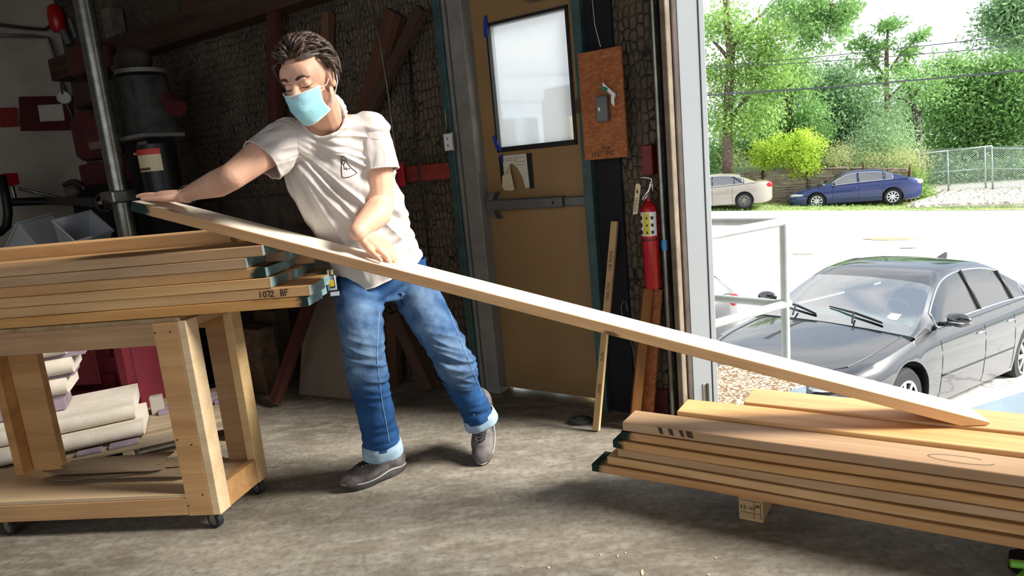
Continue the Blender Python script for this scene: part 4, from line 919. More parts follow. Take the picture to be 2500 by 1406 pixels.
# ---- cardboard / veneer sheets on the deck
VEN = woodm('veneer_sheet_wood', srgb(170, 146, 118), srgb(126, 102, 78), 8)
rr = random.Random(5)
for k in range(9):
    a = rr.uniform(-.14, .14); L_ = rr.uniform(.42, .60); w_ = rr.uniform(.05, .13); cx = -.46 + rr.uniform(-.10, .06); cy = .20 + rr.uniform(-.06, .07)
    z = dz1 + .0015 + k * .0040; n = 14; rings = []
    ph = rr.uniform(0, 6)
    for j in range(n + 1):
        x = -L_ / 2 + L_ * j / n; yl = -w_ / 2 + (.02 * rr.random() if j in (0, n) else 0); tp = min(1, (j + .35) / 3.2)
        zz = .0012 * sin(x * 14 + ph); rings.append([V((x, yl * tp, zz)), V((x, w_ / 2 * tp, zz)), V((x, w_ / 2 * tp, zz + .0015)), V((x, yl * tp, zz + .0015))])
    mb = MB(); mb.loft(rings); M = CM @ Matrix.Translation((cx, cy, z)) @ Matrix.Rotation(a, 4, 'Z')
    mb.build('veneer_sheet', VEN, None, M, fix=True)
    tag(bpy.context.scene.collection.objects[-1], '%s thin torn veneer sheet in the heap on the cart deck' % ['lowest', 'second lowest', 'third lowest', 'fourth lowest', 'middle', 'fourth highest', 'third highest', 'second highest', 'uppermost'][k], 'veneer sheet', 'torn veneer sheets on the cart deck')

# ------------------------------------------------------------------ pallet with rounded slabs behind the cart
PF = Frame(G(153, 1127, .105), 66.0); PR_ = (G(580, 1022, .105) - PF.o).dot(PF.e)
PALW = woodm('pallet_wood', srgb(176, 158, 130), srgb(132, 114, 90), 12)
pz = .092
pa_ = thing('wooden_pallet', 'worn wooden pallet on the floor behind the cart', 'pallet', PF.P(.3, -.2, 0)); PM = PF.mat(0, 0, 0)
def ppart(nm, a, b, mat=PALW): mb = MB(); mb.box(a, b); return mb.build(nm, mat, pa_, PM, bevel=.002)
for k in range(6): ppart('top_board', (-.75, .02 + k * .125, pz - .014), (PR_, .02 + k * .125 + .1, pz))
for x in (-.7, .22, PR_ - .05):
    ppart('stringer', (x, .02, .016), (x + .045, .74, pz - .0145))
for k in range(3): ppart('bottom_board', (-.75, .02 + k * .3, .001), (PR_, .02 + k * .3 + .09, .0155))
STN = flat('pitted_white_stone', srgb(218, 208, 192), .85, c2=srgb(190, 178, 160), sc=9, bump=.25, bsc=50)
m = N('pitted_stone'); m.set(Roughness=.85); co = m.coord(); vv_ = m.voro(co, 60); c = m.ramp(m.noise(co, 6, 5), [(.3, srgb(198, 186, 168)), (.7, srgb(226, 218, 204))])
c = m.mix(m.math('MULTIPLY', m.ramp(vv_, [(.12, (1, 1, 1)), (.2, (0, 0, 0))]), m.ramp(m.noise(co, 12, 2), [(.5, (0, 0, 0)), (.56, (1, 1, 1))])), c, srgb(128, 104, 78)); m.col(c); STN = m.mat
STT = flat('dusty_stone_top', srgb(166, 158, 146), .9, c2=srgb(140, 130, 118), sc=7)
LIL = flat('lilac_foam', srgb(150, 134, 146), .8, c2=srgb(118, 104, 116), sc=14)
def slab(s1, n, z, L, D, H, lab, ang=0):
    """slab with half-round nose facing the camera"""
    rings = []
    for i in range(2):
        x = -L if i == 0 else 0
        pr = [(D, 0), (D, H)] + [(H / 2 - H / 2 * sin(a) * 1.0, H / 2 + H / 2 * cos(a)) for a in [pi * j / 12 for j in range(13)]]
        rings.append([V((x, y, zz)) for y, zz in pr])
    mb = MB(); mb.loft(rings); o = mb.build('stone_slab', STN, None, PM @ Matrix.Translation((s1, n, z)) @ Matrix.Rotation(ang, 4, 'Z'), fix=True, smooth=True, angle=35)
    return tag(o, lab, 'slab', 'rounded white slabs stacked on the pallet')
def pfs(x, y, n): return PF.sz(x, y, -n)[0]
H_ = .068
slab(pfs(352, 1062, .10), .10, pz + .012, 1.1, .34, H_, 'lowest rounded white slab, nearest the pallet edge', .0)
slab(pfs(328, 1010, .16), .16, pz + .012 + H_ + .004, 1.05, .42, H_, 'second rounded slab, wide with a dusty flat top', .02)
for k, (x, y, lab) in enumerate(((158, 930, 'third rounded slab from the floor, short, pitted end'), (172, 880, 'fourth rounded slab from the floor behind the left legs'), (155, 845, 'uppermost rounded slab below the cart rail'))):
    slab(pfs(x, y, .28), .28, .327 + k * .092, .8, .3, .074, lab, -.02 + .03 * k)
for k, (x, y, n, w, d, h, lab) in enumerate(((300, 1080, .05, .12, .06, .012, 'flat lilac foam strip under the lowest slab end'), (215, 1100, .05, .10, .05, .012, 'short lilac foam strip near the left pallet corner'), (480, 1018, .42, .34, .14, .02, 'long lilac foam plank at the back of the pallet'), (385, 1000, .46, .06, .05, .09, 'upright grey foam block at the back of the pallet'), (560, 1015, .40, .12, .10, .02, 'lilac foam piece at the right pallet corner'), (540, 1008, .42, .09, .07, .02, 'pale foam piece behind the right pallet corner'))):
    s = pfs(x, y, n); z = pz + .001 + (.021 if k == 5 else 0); mb = MB(); mb.box((s - w / 2, n, z), (s + w / 2, n + d, z + h)); tag(mb.build('foam_piece', LIL if k != 3 else STT, M=PM, bevel=.002), lab, 'foam piece', 'foam scraps on the pallet')
for k in range(3):
    mb = MB(); z = .327 + k * .092; s = pfs(120 + 30 * k, 940 - 40 * k, .3)
    mb.box((s - .25, .32, z - (.077 if k == 0 else .016)), (s + .04, .5, z - .002)); tag(mb.build('foam_spacer', LIL, M=PM), 'lilac foam spacer between %s' % ['the second and third slabs', 'the third and fourth slabs', 'the fourth and uppermost slabs'][k], 'spacer', 'foam spacers between the slabs')
# red armchair behind the pallet
acx = CF.sz(250, 950, -1.15)[0]
ac = thing('red_armchair', 'dark red upholstered armchair in the shade behind the pallet', 'armchair', CF.P(acx, -1.2, 0))
CLR = flat('dark_red_fabric', srgb(112, 24, 38), .95, c2=srgb(88, 18, 30), sc=6, bump=.4, bsc=120)
def cushion(nm, x0, x1, y0, y1, z0, z1, r=.04):
    mb = MB(); mb.box((x0, y0, z0), (x1, y1, z1)); o = mb.build(nm, CLR, ac, CM, bevel=r, smooth=True, seg=3, angle=60); return o
xa, xb = CF.sz(125, 950, -1.1)[0], CF.sz(346, 950, -1.1)[0]
zs = CF.sz(250, 985, -1.1)[1]; zt_c = CF.sz(200, 835, -1.1)[1]
cushion('seat', xa - .4, xb - .1, 1.1, 1.6, max(zs, .05), zs + .2); cushion('backrest', xa - .4, xb - .1, 1.55, 1.75, .1, .85); cushion('armrest', xb - .1, xb, 1.05, 1.7, .05, .62, .03); cushion('seat_front', xa - .4, xb - .1, 1.12, 1.2, .03, .40, .02)
cushion('loose_cushion', xa - .1, xb - .16, 1.08, 1.2, .2, .6, .05)
# floor litter
SH = flat('pale_wood_chip', srgb(232, 214, 178), .7)
for k, (x, y, l, w, lab) in enumerate(((1568, 1398, .03, .008, 'pale wood splinter on the floor near the bottom edge'), (1340, 1386, .008, .008, 'tiny pale chip on the floor near the bottom edge'), (1467, 1355, .007, .005, 'leftmost of three tiny pale chips in front of the stack'), (1508, 1358, .008, .004, 'middle of three tiny pale chips in front of the stack'), (1527, 1350, .007, .005, 'rightmost of three tiny pale chips in front of the stack'), (1748, 1363, .009, .004, 'pale chip lying in the stack shadow'), (1730, 1403, .009, .004, 'pale chip at the bottom edge in the stack shadow'), (1275, 1384, .006, .004, 'small chip left of the others at the bottom edge'))):
    c = G(x, y); mb = MB(); a = rr.uniform(0, 3)
    if k == 0: a = 1.4
    mb.loft([[c + V((cos(t + 0) * l * cos(a) * .5 - sin(t) * w * sin(a) * .5, cos(t) * l * sin(a) * .5 + sin(t) * w * cos(a) * .5, z)) for t in [2 * pi * j / 7 for j in range(7)]] for z in (.0005, .002)]); tag(mb.build('wood_chip', SH), lab, 'wood chip', 'wood chips on the floor')
# green tool corner at the lower right
gt = G(2486, 1395, .05); gn_ = thing('green_clamp', 'bright green tool handle poking in at the lower right corner', 'tool', gt)
LIM = flat('lime_green_plastic', srgb(120, 190, 60), .35)
mb = MB(); p0 = G(2466, 1375, .06); p1 = G(2540, 1383, .06); mb.tube([p0, p1], .0105, 16); mb.build('tube_end', LIM, gn_, smooth=True, angle=40)
mb = MB(); mb.bar(G(2475, 1420, .05), G(2530, 1370, .05), .012, .008); mb.build('lever', flat('dark_lime_plastic', srgb(84, 150, 40), .4), gn_, bevel=.002)
mb = MB(); q = G(2520, 1412, 0); mb.box((q.x - .03, q.y - .03, .001), (q.x + .05, q.y + .05, .058)); mb.build('base', BLACK, gn_, bevel=.004)
# ------------------------------------------------------------------ outside: ground
SN = V((sin(radians(20)), cos(radians(20)), 0)); SE = V((sin(radians(110)), cos(radians(110)), 0))
CARB = PY(2086, 509, 27.8); CARS = PY(1818, 518, 28.0)      # where the two parked cars stand   # across / along the street
def zext(d, u=None):
    z = zbase(d)
    if u is None: return z
    k = max(0, min(1, (d - 12) / 14)); k = k * k * (3 - 2 * k); ub, us = uof(CARB), uof(CARS)
    return z + k * (1.95 + CARB.z + (CARS.z - CARB.z) * (max(us - 14, min(ub + 16, u)) - ub) / (us - ub))
def zbase(d):
    pts = [(2, -1.30), (5, -1.42), (9, -1.74), (14, -1.88), (60, -1.95)]
    for (a, za), (b, zb) in zip(pts, pts[1:]):
        if d <= b: return za + (zb - za) * max(0, (d - a)) / (b - a)
    return -1.95
def dof(p): return p.x * SN.x + p.y * SN.y
def uof(p): return p.x * SE.x + p.y * SE.y
UC = uof(CARB) - 4
def zp_(p): return zext(dof(p), uof(p))
def GX(px, py):
    z = -1.8
    for _ in range(30): p = G(px, py, z); z = zp_(p)
    return G(px, py, z)
D_ST0 = dof(GX(2050, 590)); D_ST1 = dof(CARS) - .2
def strip_ground(name, d0, d1, u0, u1, mat, dz=0, nd=12, nu=24, fn=None, **kw):
    mb = MB(); rings = []
    for i in range(nd + 1):
        d = d0 + (d1 - d0) * i / nd
        rings.append([SN * d + SE * (u0 + (u1 - u0) * j / nu) + V((0, 0, zext(d, u0 + (u1 - u0) * j / nu) + dz + (fn(d, u0 + (u1 - u0) * j / nu) if fn else 0))) for j in range(nu + 1)])
    mb.loft(rings, False, False); return tag(mb.build(name, mat, smooth=True, fix=True), **kw)
m = N('cracked_concrete_lot'); m.set(Roughness=.85); co = m.coord()
def crackmask(m, co, sc, w, dist=.5):
    ns = m.n('TexNoise'); ns.inputs['Scale'].default_value = 1.4; ns.inputs['Detail'].default_value = 6; m.l(co, ns.inputs[0])
    s_ = m.n('VectorMath'); s_.operation = 'SCALE'; s_.inputs['Scale'].default_value = dist; m.l(ns.outputs['Color'], s_.inputs[0])
    ad = m.n('VectorMath'); ad.operation = 'ADD'; m.l(co, ad.inputs[0]); m.l(s_.outputs[0], ad.inputs[1])
    v = m.n('TexVoronoi'); v.feature = 'DISTANCE_TO_EDGE'; v.inputs['Scale'].default_value = sc; m.l(ad.outputs[0], v.inputs[0])
    return m.ramp(v.outputs['Distance'], [(0, (1, 1, 1)), (w, (0, 0, 0))])
c = m.ramp(m.noise(co, .5, 8, .65), [(.35, srgb(196, 194, 190)), (.7, srgb(226, 224, 220))])
brk = m.ramp(m.noise(co, .35, 3), [(.45, (0, 0, 0)), (.55, (1, 1, 1))])
c = m.mix(m.math('MULTIPLY', crackmask(m, co, .42, .012, 1.2), .75), c, srgb(120, 116, 106))
c = m.mix(m.math('MULTIPLY', crackmask(m, co, 1.3, .02, .5), m.math('MULTIPLY', brk, .55)), c, srgb(130, 126, 116))
m.col(c); LOTM = m.mat
ASPH = flat('pale_asphalt', srgb(206, 206, 208), .9, c2=srgb(196, 196, 198), sc=.6)
strip_ground('parking_lot', 3.4, D_ST0, -34, 30, LOTM, nd=40, nu=64, kind='structure')
strip_ground('street', D_ST0, D_ST1, -70, 60, ASPH, nd=6, kind='structure')
GRASSM = flat('verge_grass', srgb(128, 146, 86), .9, c2=srgb(168, 164, 126), sc=1.6)
strip_ground('verge_ground', D_ST1, D_ST1 + 3.9, -70, 60, GRASSM, nd=8, nu=40, fn=lambda d, u: .02 + (d - D_ST1) * .03, kind='structure')
WOODG = flat('woodland_ground', srgb(70, 92, 44), .95, c2=srgb(48, 66, 34), sc=.7)
strip_ground('woodland_ground', D_ST1 + 3.9, D_ST1 + 45, -80, 80, WOODG, nd=20, nu=40, fn=lambda d, u: .1 + (d - D_ST1 - 3.9) * .05, kind='structure')
# faint joint lines and patches on the lot
def patch(name, px, py, rx, ry, mat, lab):
    p = GX(px, py); mb = MB(); rr = random.Random(px)
    ring = []
    for j in range(26):
        a = 2 * pi * j / 26; k = 1 + rr.uniform(-.16, .16); q = p + SE * (rx * cos(a) * k) + SN * (ry * sin(a) * k); q.z = zp_(q); ring.append(q)
    mb.loft([[q + V((0, 0, .002)) for q in ring], [q + V((0, 0, .012)) for q in ring]]); tag(mb.build(name, mat, fix=True), lab, 'patch')
PAT = flat('brown_gravel_patch', srgb(150, 130, 92), .9, c2=srgb(180, 168, 140), sc=5)
patch('asphalt_patch', 2172, 583, .62, .32, PAT, 'brown worn patch in the pale lot below the blue car')
patch('asphalt_patch', 1960, 620, .24, .14, flat('grey_gravel_patch', srgb(150, 148, 132), .9), 'small grey patch in the lot behind the railing post')
patch('asphalt_patch', 2215, 606, .18, .08, flat('dark_gravel_patch', srgb(124, 122, 116), .9), 'tiny dark patch in the lot above the black car roof')
# lane dashes on the street
for k in range(5):
    p = SN * (D_ST1 - 3.0) + SE * (UC - 3.5 + 3.2 * k)
    mb = MB(); q = [p + SE * a + SN * b for a, b in ((0, 0), (1.6, 0), (1.6, .12), (0, .12))]
    for v_ in q: v_.z = zp_(v_) + .006
    mb.add(q, [(0, 1, 2, 3)]); tag(mb.build('lane_dash', WHITE), ['leftmost', 'second from the left', 'middle', 'second from the right', 'rightmost'][k] + ' of the five white lane dashes on the far street side', 'road marking', 'lane dashes on the street')

# ---- landing, planter with gravel, ramp wall
LANDM = flat('bright_concrete', srgb(222, 222, 218), .8, c2=srgb(206, 208, 204), sc=1.5)
PBLUE = flat('pale_blue_wall_paint', srgb(138, 156, 170), .8, c2=srgb(122, 140, 154), sc=5, bump=.3, bsc=30)
WTOP = flat('lit_wall_top_white', srgb(228, 230, 232), .8, sc=3)  # white colour stands for the light that whitens the blue wall's top
# planter: blue painted retaining block with pebbles on top
zp = -.16
pl = [G(1968, 938, zp), G(1835, 975, zp), G(1770, 998, zp), G(1712, 1008, zp), G(1700, 893, zp), G(1760, 890, zp), G(1905, 905, zp)]
pl = [V((p[0], p[1], zp)) for p in pl]
c_in = sum(pl, V((0, 0, 0))) / len(pl)
pt = thing('planter', 'pale blue concrete planter block filled with tan pebbles outside the opening', 'planter', (c_in.x, c_in.y, -1.4))
mb = MB(); mb.loft([[V((p.x, p.y, -1.42)) for p in pl], [V((p.x, p.y, zp - .012)) for p in pl]]); mb.build('planter_wall', PBLUE, pt, fix=True)
m = N('tan_pebbles'); m.set(Roughness=.8); co = m.coord(); v = m.n('TexVoronoi'); v.inputs['Scale'].default_value = 62; m.l(co, v.inputs[0])
hs = m.n('SeparateColor'); m.l(v.outputs['Color'], hs.inputs[0])
m.col(m.mix(m.ramp(v.outputs['Distance'], [(.35, (0, 0, 0)), (.62, (1, 1, 1))]), m.ramp(hs.outputs[0], [(0, srgb(206, 180, 146)), (.5, srgb(226, 208, 180)), (1, srgb(240, 228, 208))]), srgb(120, 94, 66)))
m.bump(v.outputs['Distance'], -1.0, .012)
mb = MB(); mb.loft([[V((p.x, p.y, zp - .011)) for p in pl], [V((p.x, p.y, zp)) for p in pl]]); mb.build('pebble_bed', m.mat, pt, fix=True)
# bright landing slab and sloping ramp wall at the right
ld = [WALL.P(S_END + .55, -.125, 0), WALL.P(S_END + OPEN_W + 1, -.125, 0), WALL.P(S_END + OPEN_W + 1, -.95, 0), WALL.P(S_END + .95, -.95, 0)]
ld[3] = G(2085, 966, -.03); ld[2] = G(2700, 1010, -.03)
mb = MB(); mb.loft([[V((p.x, p.y, -1.4)) for p in ld], [V((p.x, p.y, -.03)) for p in ld]]); lnd = tag(mb.build('trim_6', LANDM, fix=True), kind='structure')
rw = [(2318, 983), (2500, 928), (2640, 880)]; ri = [(2362, 992), (2500, 950), (2640, 905)]
zr = .08
ro_ = [G(x, y, zr) for x, y in rw]; rin = [G(x, y, zr) for x, y in ri]
mb = MB(); outl = ro_ + rin[::-1]
rampw = thing('ramp_wall', 'pale blue ramp wall with bright white top at the right edge', 'wall', (ro_[0].x, ro_[0].y, -1.4))
mb.loft([[V((p.x, p.y, -1.42)) for p in outl], [V((p.x, p.y, zr - .012)) for p in outl]]); mb.build('wall_body', PBLUE, rampw, fix=True)
mb = MB(); mb.loft([[V((p.x, p.y, zr - .011)) for p in outl], [V((p.x, p.y, zr)) for p in outl]]); mb.build('lit_wall_top', WTOP, rampw, fix=True)

# stand-in blocks added outside for the unidentified blurred shapes in the door window
for nm, x0, y0, x1, n, c, lab, cat in (('grey_brown_block', 1325, 216, 1420, -.75, (150, 140, 138), 'grey brown shape seen blurred through the right of the door window', 'grey_brown_block'), ('blue_upright_block', 1319, 245, 1331, -.72, (50, 130, 190), 'blue upright seen blurred through the middle of the door window', 'pipe'), ('grey_blue_block', 1221, 292, 1258, -.55, (90, 130, 140), 'grey blue shape blurred at the lower left of the door window', 'blurred_shape'), ('yellow_upright_block', 1378, 285, 1392, -.5, (190, 170, 110), 'pale yellow upright seen blurred low in the door window', 'post')):
    a = WALL.sz(x0, y0, n)[0]; b = WALL.sz(x1, y0, n)[0]; zz = WALL.sz(x0, y0, n)[1]
    mb = MB(); mb.box((a, -n, -1.42), (b, -n + .25, zz)); tag(mb.build(nm, flat(nm + '_paint', srgb(*c), .8), M=WALL.mat(0, 0, 0), bevel=.01), lab, cat)
# ---- pipe railing
RM = flat('grey_green_rail_paint', srgb(186, 192, 188), .45, c2=srgb(158, 164, 158), sc=6)
T1 = PY(1913, 541, 4.4); R_ = .0275
rl = thing('pipe_railing', 'grey painted pipe railing with corner post outside the opening', 'railing', (T1.x, T1.y, zp_(T1)))
bse = V((T1.x, T1.y, zp_(T1) - .01)); mb = MB(); mb.tube([bse, T1], R_, 18); mb.build('post', RM, rl, smooth=True, angle=40)
M1 = PY(1921, 742, 4.4); M1 = V((T1.x, T1.y, M1.z))
na = G(1743, 573, T1.z); na = na + (na - T1) * .16; nb = V((na.x, na.y, M1.z))
fa = G(1743, 541, T1.z); fa = fa + (fa - T1) * .3; fb = V((fa.x, fa.y, M1.z))
for q_ in (na, fa):
    mb = MB(); mb.tube([V((q_.x, q_.y, zp_(q_) - .01)), q_], R_, 14); mb.build('post', RM, rl, smooth=True, angle=40)
for nm, p, q in (('top_rail', T1 + (T1 - na).normalized() * .02, na), ('top_rail', T1, fa), ('middle_rail', M1 + (M1 - nb).normalized() * .03, nb), ('middle_rail', M1, fb)):
    mb = MB(); mb.tube([p, q], R_, 16); mb.sphere(p, R_, 12, 8); mb.build(nm, RM, rl, smooth=True, angle=50)

# ---- far fences
LOGM = woodm('cedar_log', srgb(160, 142, 122), srgb(106, 90, 76), 9)
DF = D_ST1 + 2.7
def far(px, py, d=None):
    """point on the vertical plane parallel to the street at distance d"""
    return hit(px, py, SN * (d or DF), SN)
lf = thing('log_fence', 'weathered fence of stacked horizontal cedar logs across the street', 'fence', far(1972, 505))
posts = [1728, 1862, 1972, 2108, 2222]
tops = [432, 420, 413, 410, 414]
mb = MB(); rr = random.Random(9)
for a in range(4):
    xa, xb = posts[a], posts[a + 1]
    for k in range(15):
        f = k / 14.; A = far(xa - 3, tops[a] + (505 - tops[a] + 4) * f); B = far(xb + 3, tops[a + 1] + (505 - tops[a + 1]) * f)
        o_ = SN * rr.uniform(-.02, .03); n_ = 6
        mb.tube([A + (B - A) * (j / n_) + V((0, 0, rr.uniform(-.02, .02))) + o_ for j in range(n_ + 1)], [rr.uniform(.042, .06) for _ in range(n_ + 1)], 7)
mb.build('horizontal_logs', LOGM, lf, smooth=True)
for a, x in enumerate(posts):
    A = far(x, tops[a] - (12 if a in (3, 4) else 4), DF - .1); mb = MB(); mb.tube([V((A.x, A.y, zp_(A) - .05)), A], .05, 8); mb.build('post', OLDW, lf, smooth=True)
# chain link fence
GALV = flat('galvanised_wire', srgb(176, 190, 182), .4, .4)
DC = D_ST1 + 3.6
cf = thing('chain_link_fence', 'tall chain link fence on the stone bank at right', 'fence', far(2403, 465, DC))
def fbar(nm, x0, y0, x1, y1, r): mb = MB(); mb.tube([far(x0, y0, DC), far(x1, y1, DC)], r, 8); return mb.build(nm, GALV, cf, smooth=True)
for x, y0, y1 in ((2245, 378, 462), (2314, 367, 470), (2405, 357, 464), (2422, 357, 462), (2620, 352, 452)): fbar('post', x - 1, y0, x + 2, y1 + 4, .035)
for a in ((2235, 376, 2314, 368), (2314, 368, 2422, 356), (2405, 361, 2640, 364)): fbar('top_rail', *a, .028)
for a in ((2238, 424, 2405, 411), (2405, 411, 2640, 414)): fbar('middle_rail', *a, .025)
mb = MB(); O = far(2243, 465, DC); E2 = far(2640, 455, DC); wv = (E2 - O); Lw = Vector((wv.x, wv.y, 0)).length; eu = V((wv.x, wv.y, 0)) / Lw; Hh = 1.72; st = .095
def zat(u): return O.z + (E2.z - O.z) * u / Lw
k = -int(Hh / st) - 1
while k * st < Lw:
    for sg in (1, -1):
        u0 = k * st if sg == 1 else k * st + Hh; u1 = u0 + sg * Hh
        a, b = (u0, 0), (u1, Hh)
        def cl_(u, other):
            return u
        t0, t1 = 0.0, 1.0
        du = u1 - u0
        for lo_b in (0, Lw):
            t = (lo_b - u0) / du
            if lo_b == 0:
                if du > 0: t0 = max(t0, t)
                else: t1 = min(t1, t)
            else:
                if du > 0: t1 = min(t1, t)
                else: t0 = max(t0, t)
        if t1 - t0 > .02:
            P_ = [O + eu * (u0 + du * t) + V((0, 0, Hh * t + zat(max(0, min(Lw, u0 + du * t))) - O.z)) for t in (t0, t1)]
            mb.tube(P_, .0085, 3)
    k += 1
mb.build('wire_mesh', GALV, cf)
# white rock bank
ROCK = flat('white_limestone', srgb(222, 216, 204), .9, c2=srgb(176, 168, 152), sc=3, bump=.3)
mb = MB(); rr = random.Random(4); ico = bmesh.new(); bmesh.ops.create_icosphere(ico, subdivisions=1, radius=1); iv = [v_.co.copy() for v_ in ico.verts]; ifc = [[v_.index for v_ in f.verts] for f in ico.faces]; ico.free()
for k in range(1500):
    px = rr.uniform(2232, 2560); f = rr.random(); py = 503 - 12 * (px - 2232) / 330 - f * 34 * min(1, (px - 2215) / 90)
    d = D_ST1 + .7 + f * 3.2; p = far(px, py, d); s_ = rr.uniform(.05, .16)
    mb.add([p + V((v_.x * s_ * rr.uniform(.8, 1.4), v_.y * s_ * rr.uniform(.8, 1.3), v_.z * s_ * rr.uniform(.6, 1))) for v_ in iv], ifc)
tag(mb.build('rock_bank', ROCK), 'bank of loose white limestone rubble below the chain link fence', 'rocks', kind='stuff')
mb = MB(); r0 = [far(x, y, D_ST1 + .6) for x, y in ((2215, 507), (2300, 503), (2400, 499), (2600, 490))]; r1 = [far(x, y, D_ST1 + 4.2) for x, y in ((2215, 486), (2300, 468), (2400, 462), (2600, 452))]; r2 = [p + SN * 4 + V((0, 0, .3)) for p in r1]
mb.loft([[p - V((0, 0, .7)) for p in r0], r0, r1, r2], False, False); tag(mb.build('bank_ground', ROCK, fix=True), kind='structure')

# ---- overhead wires
WIRE = flat('wire_black', srgb(60, 66, 66), .6)
for i, (y0, y1, d, r, sag) in enumerate(((146, 97, 24, .012, 3), (160, 124, 26, .012, 2), (226, 185, 24, .024, 3), (221, 192, 20, .008, 1))):
    A = far(1700, y0 + (18 if i == 0 else 8), d); B = far(2560, y1, d); v_ = B - A; pts = [A - v_ * 1.2 + v_ * 3.4 * j / 40 for j in range(41)]
    for j, p in enumerate(pts): p.z += 1.6 * ((j - 15) / 20) ** 2 * .5
    mb = MB(); mb.tube(pts, r, 6); tag(mb.build('power_line', WIRE, smooth=True), ['highest thin overhead wire against the sky', 'second highest thin overhead wire against the sky', 'thickest overhead cable crossing the trees', 'thin overhead wire just below the thick cable'][i], 'power line', 'overhead wires')

# ------------------------------------------------------------------ vegetation
def quads_mesh(name, P, T_, B_, mats, parent, mi=None):
    """leaf diamonds: centres P, half vectors T_ (long) and B_ (wide)"""
    n = len(P); v = np.empty((n, 4, 3)); v[:, 0] = P - T_; v[:, 1] = P + B_; v[:, 2] = P + T_; v[:, 3] = P - B_
    me = bpy.data.meshes.new(name); me.vertices.add(n * 4); me.vertices.foreach_set('co', v.ravel()); me.loops.add(n * 4); me.loops.foreach_set('vertex_index', np.arange(n * 4, dtype=np.int32))
    me.polygons.add(n); me.polygons.foreach_set('loop_start', np.arange(n, dtype=np.int32) * 4); me.polygons.foreach_set('loop_total', np.full(n, 4, np.int32))
    if mi is not None: me.polygons.foreach_set('material_index', mi.astype(np.int32))
    me.update(calc_edges=True); o = bpy.data.objects.new(name, me)
    for m_ in mats: me.materials.append(m_)
    return link(o, parent)
def leafm(name, c1, c2, c3):
    if name in MATS: return MATS[name]
    m = N(name); m.set(Roughness=.6); g = m.n('NewGeometry'); m.b.inputs['Specular IOR Level'].default_value = .2
    big = m.noise(m.coord(), .9, 3); f = m.math('ADD', m.math('MULTIPLY', g.outputs['Random Per Island'], .6), m.math('MULTIPLY', big, .5))
    c = m.ramp(f, [(.15, c1), (.5, c2), (.9, c3)]); m.col(c)
    t = m.n('BsdfTranslucent'); m.l(c, t.inputs[0]); x = m.n('MixShader'); x.inputs[0].default_value = .45
    m.l(m.b.outputs[0], x.inputs[1]); m.l(t.outputs[0], x.inputs[2]); m.l(x.outputs[0], m.out.inputs[0]); return m.mat
LF = {'fresh': leafm('fresh_leaves', srgb(104, 142, 68), srgb(144, 182, 96), srgb(182, 210, 126)), 'mid': leafm('mid_leaves', srgb(96, 138, 78), srgb(130, 172, 100), srgb(168, 202, 130)),
      'dark': leafm('dark_leaves', srgb(92, 128, 88), srgb(126, 162, 112), srgb(160, 190, 140)), 'willow': leafm('greyish_leaves', srgb(134, 166, 122), srgb(164, 194, 146), srgb(190, 214, 170)),
      'yellow': leafm('yellow_green_leaves', srgb(140, 172, 56), srgb(184, 212, 78), srgb(216, 234, 116)), 'straw': leafm('straw_leaves', srgb(160, 172, 108), srgb(188, 194, 130), srgb(212, 212, 164))}
def foliage(name, blobs, n, ls, mat, parent, d, seed, clump=.42, asp=.42, droop=0):
    n = int(n * 1.5); ls = ls * .68
    """blobs: (px, py, rx_px, rz_px, weight) at street distance d"""
    r = np.random.default_rng(seed); tot = sum(b[4] for b in blobs); Ps = []
    for (px, py, rx, rz, w) in blobs:
        c = far(px, py, d); sc = (far(px + 10, py, d) - c).length / 10; R = np.array([rx * sc, min(rx, rz) * sc * .8 + .3, rz * sc])
        k = int(n * w / tot); nc = max(4, k // 90)
        u = r.normal(size=(nc, 3)); u /= np.linalg.norm(u, axis=1)[:, None]; rad = r.random(nc) ** .42; cc = u * rad[:, None]
        idx = r.integers(0, nc, k); loc = cc[idx] * R + r.normal(size=(k, 3)) * (clump * np.array([1, 1, .75]))
        basis = np.array([list(SE), list(SN), [0, 0, 1]]); Ps.append(np.array(c) + loc @ basis)
    P = np.vstack(Ps); m_ = len(P); T = r.normal(size=(m_, 3)); T[:, 2] -= droop; T /= np.linalg.norm(T, axis=1)[:, None]
    W = r.normal(size=(m_, 3)); W -= (W * T).sum(1)[:, None] * T; W /= np.linalg.norm(W, axis=1)[:, None]
    s_ = ls * r.uniform(.6, 1.3, m_)[:, None]
    return quads_mesh(name, P, T * s_, W * s_ * asp, [mat], parent)
BARK = flat('tree_bark', srgb(120, 104, 90), .95, c2=srgb(76, 66, 58), sc=6, bump=.5)
def limb(name, pts, r, parent, mat=None, d=None):
    mb = MB(); mb.tube([far(x, y, d) for x, y in pts], r, 10); return mb.build(name, mat or BARK, parent, smooth=True)
def tree(name, lab, d, trunks, fol, group='trees beyond the street', cat='tree', bm=None, seed=0):
    t0 = trunks[0][0][0] if trunks else (fol[0][0][0][0], 505)
    b = far(t0[0], t0[1], d); t = thing(name, lab, cat, b, group)
    for i, (pts, r) in enumerate(trunks): limb('trunk' if i == 0 else 'branch', pts, r, t, bm, d)
    for i, (blobs, n, ls, mat, kw) in enumerate(fol): foliage('foliage', blobs, n, ls, LF[mat], t, d, seed * 11 + i, **kw)
    return t
D = D_ST1
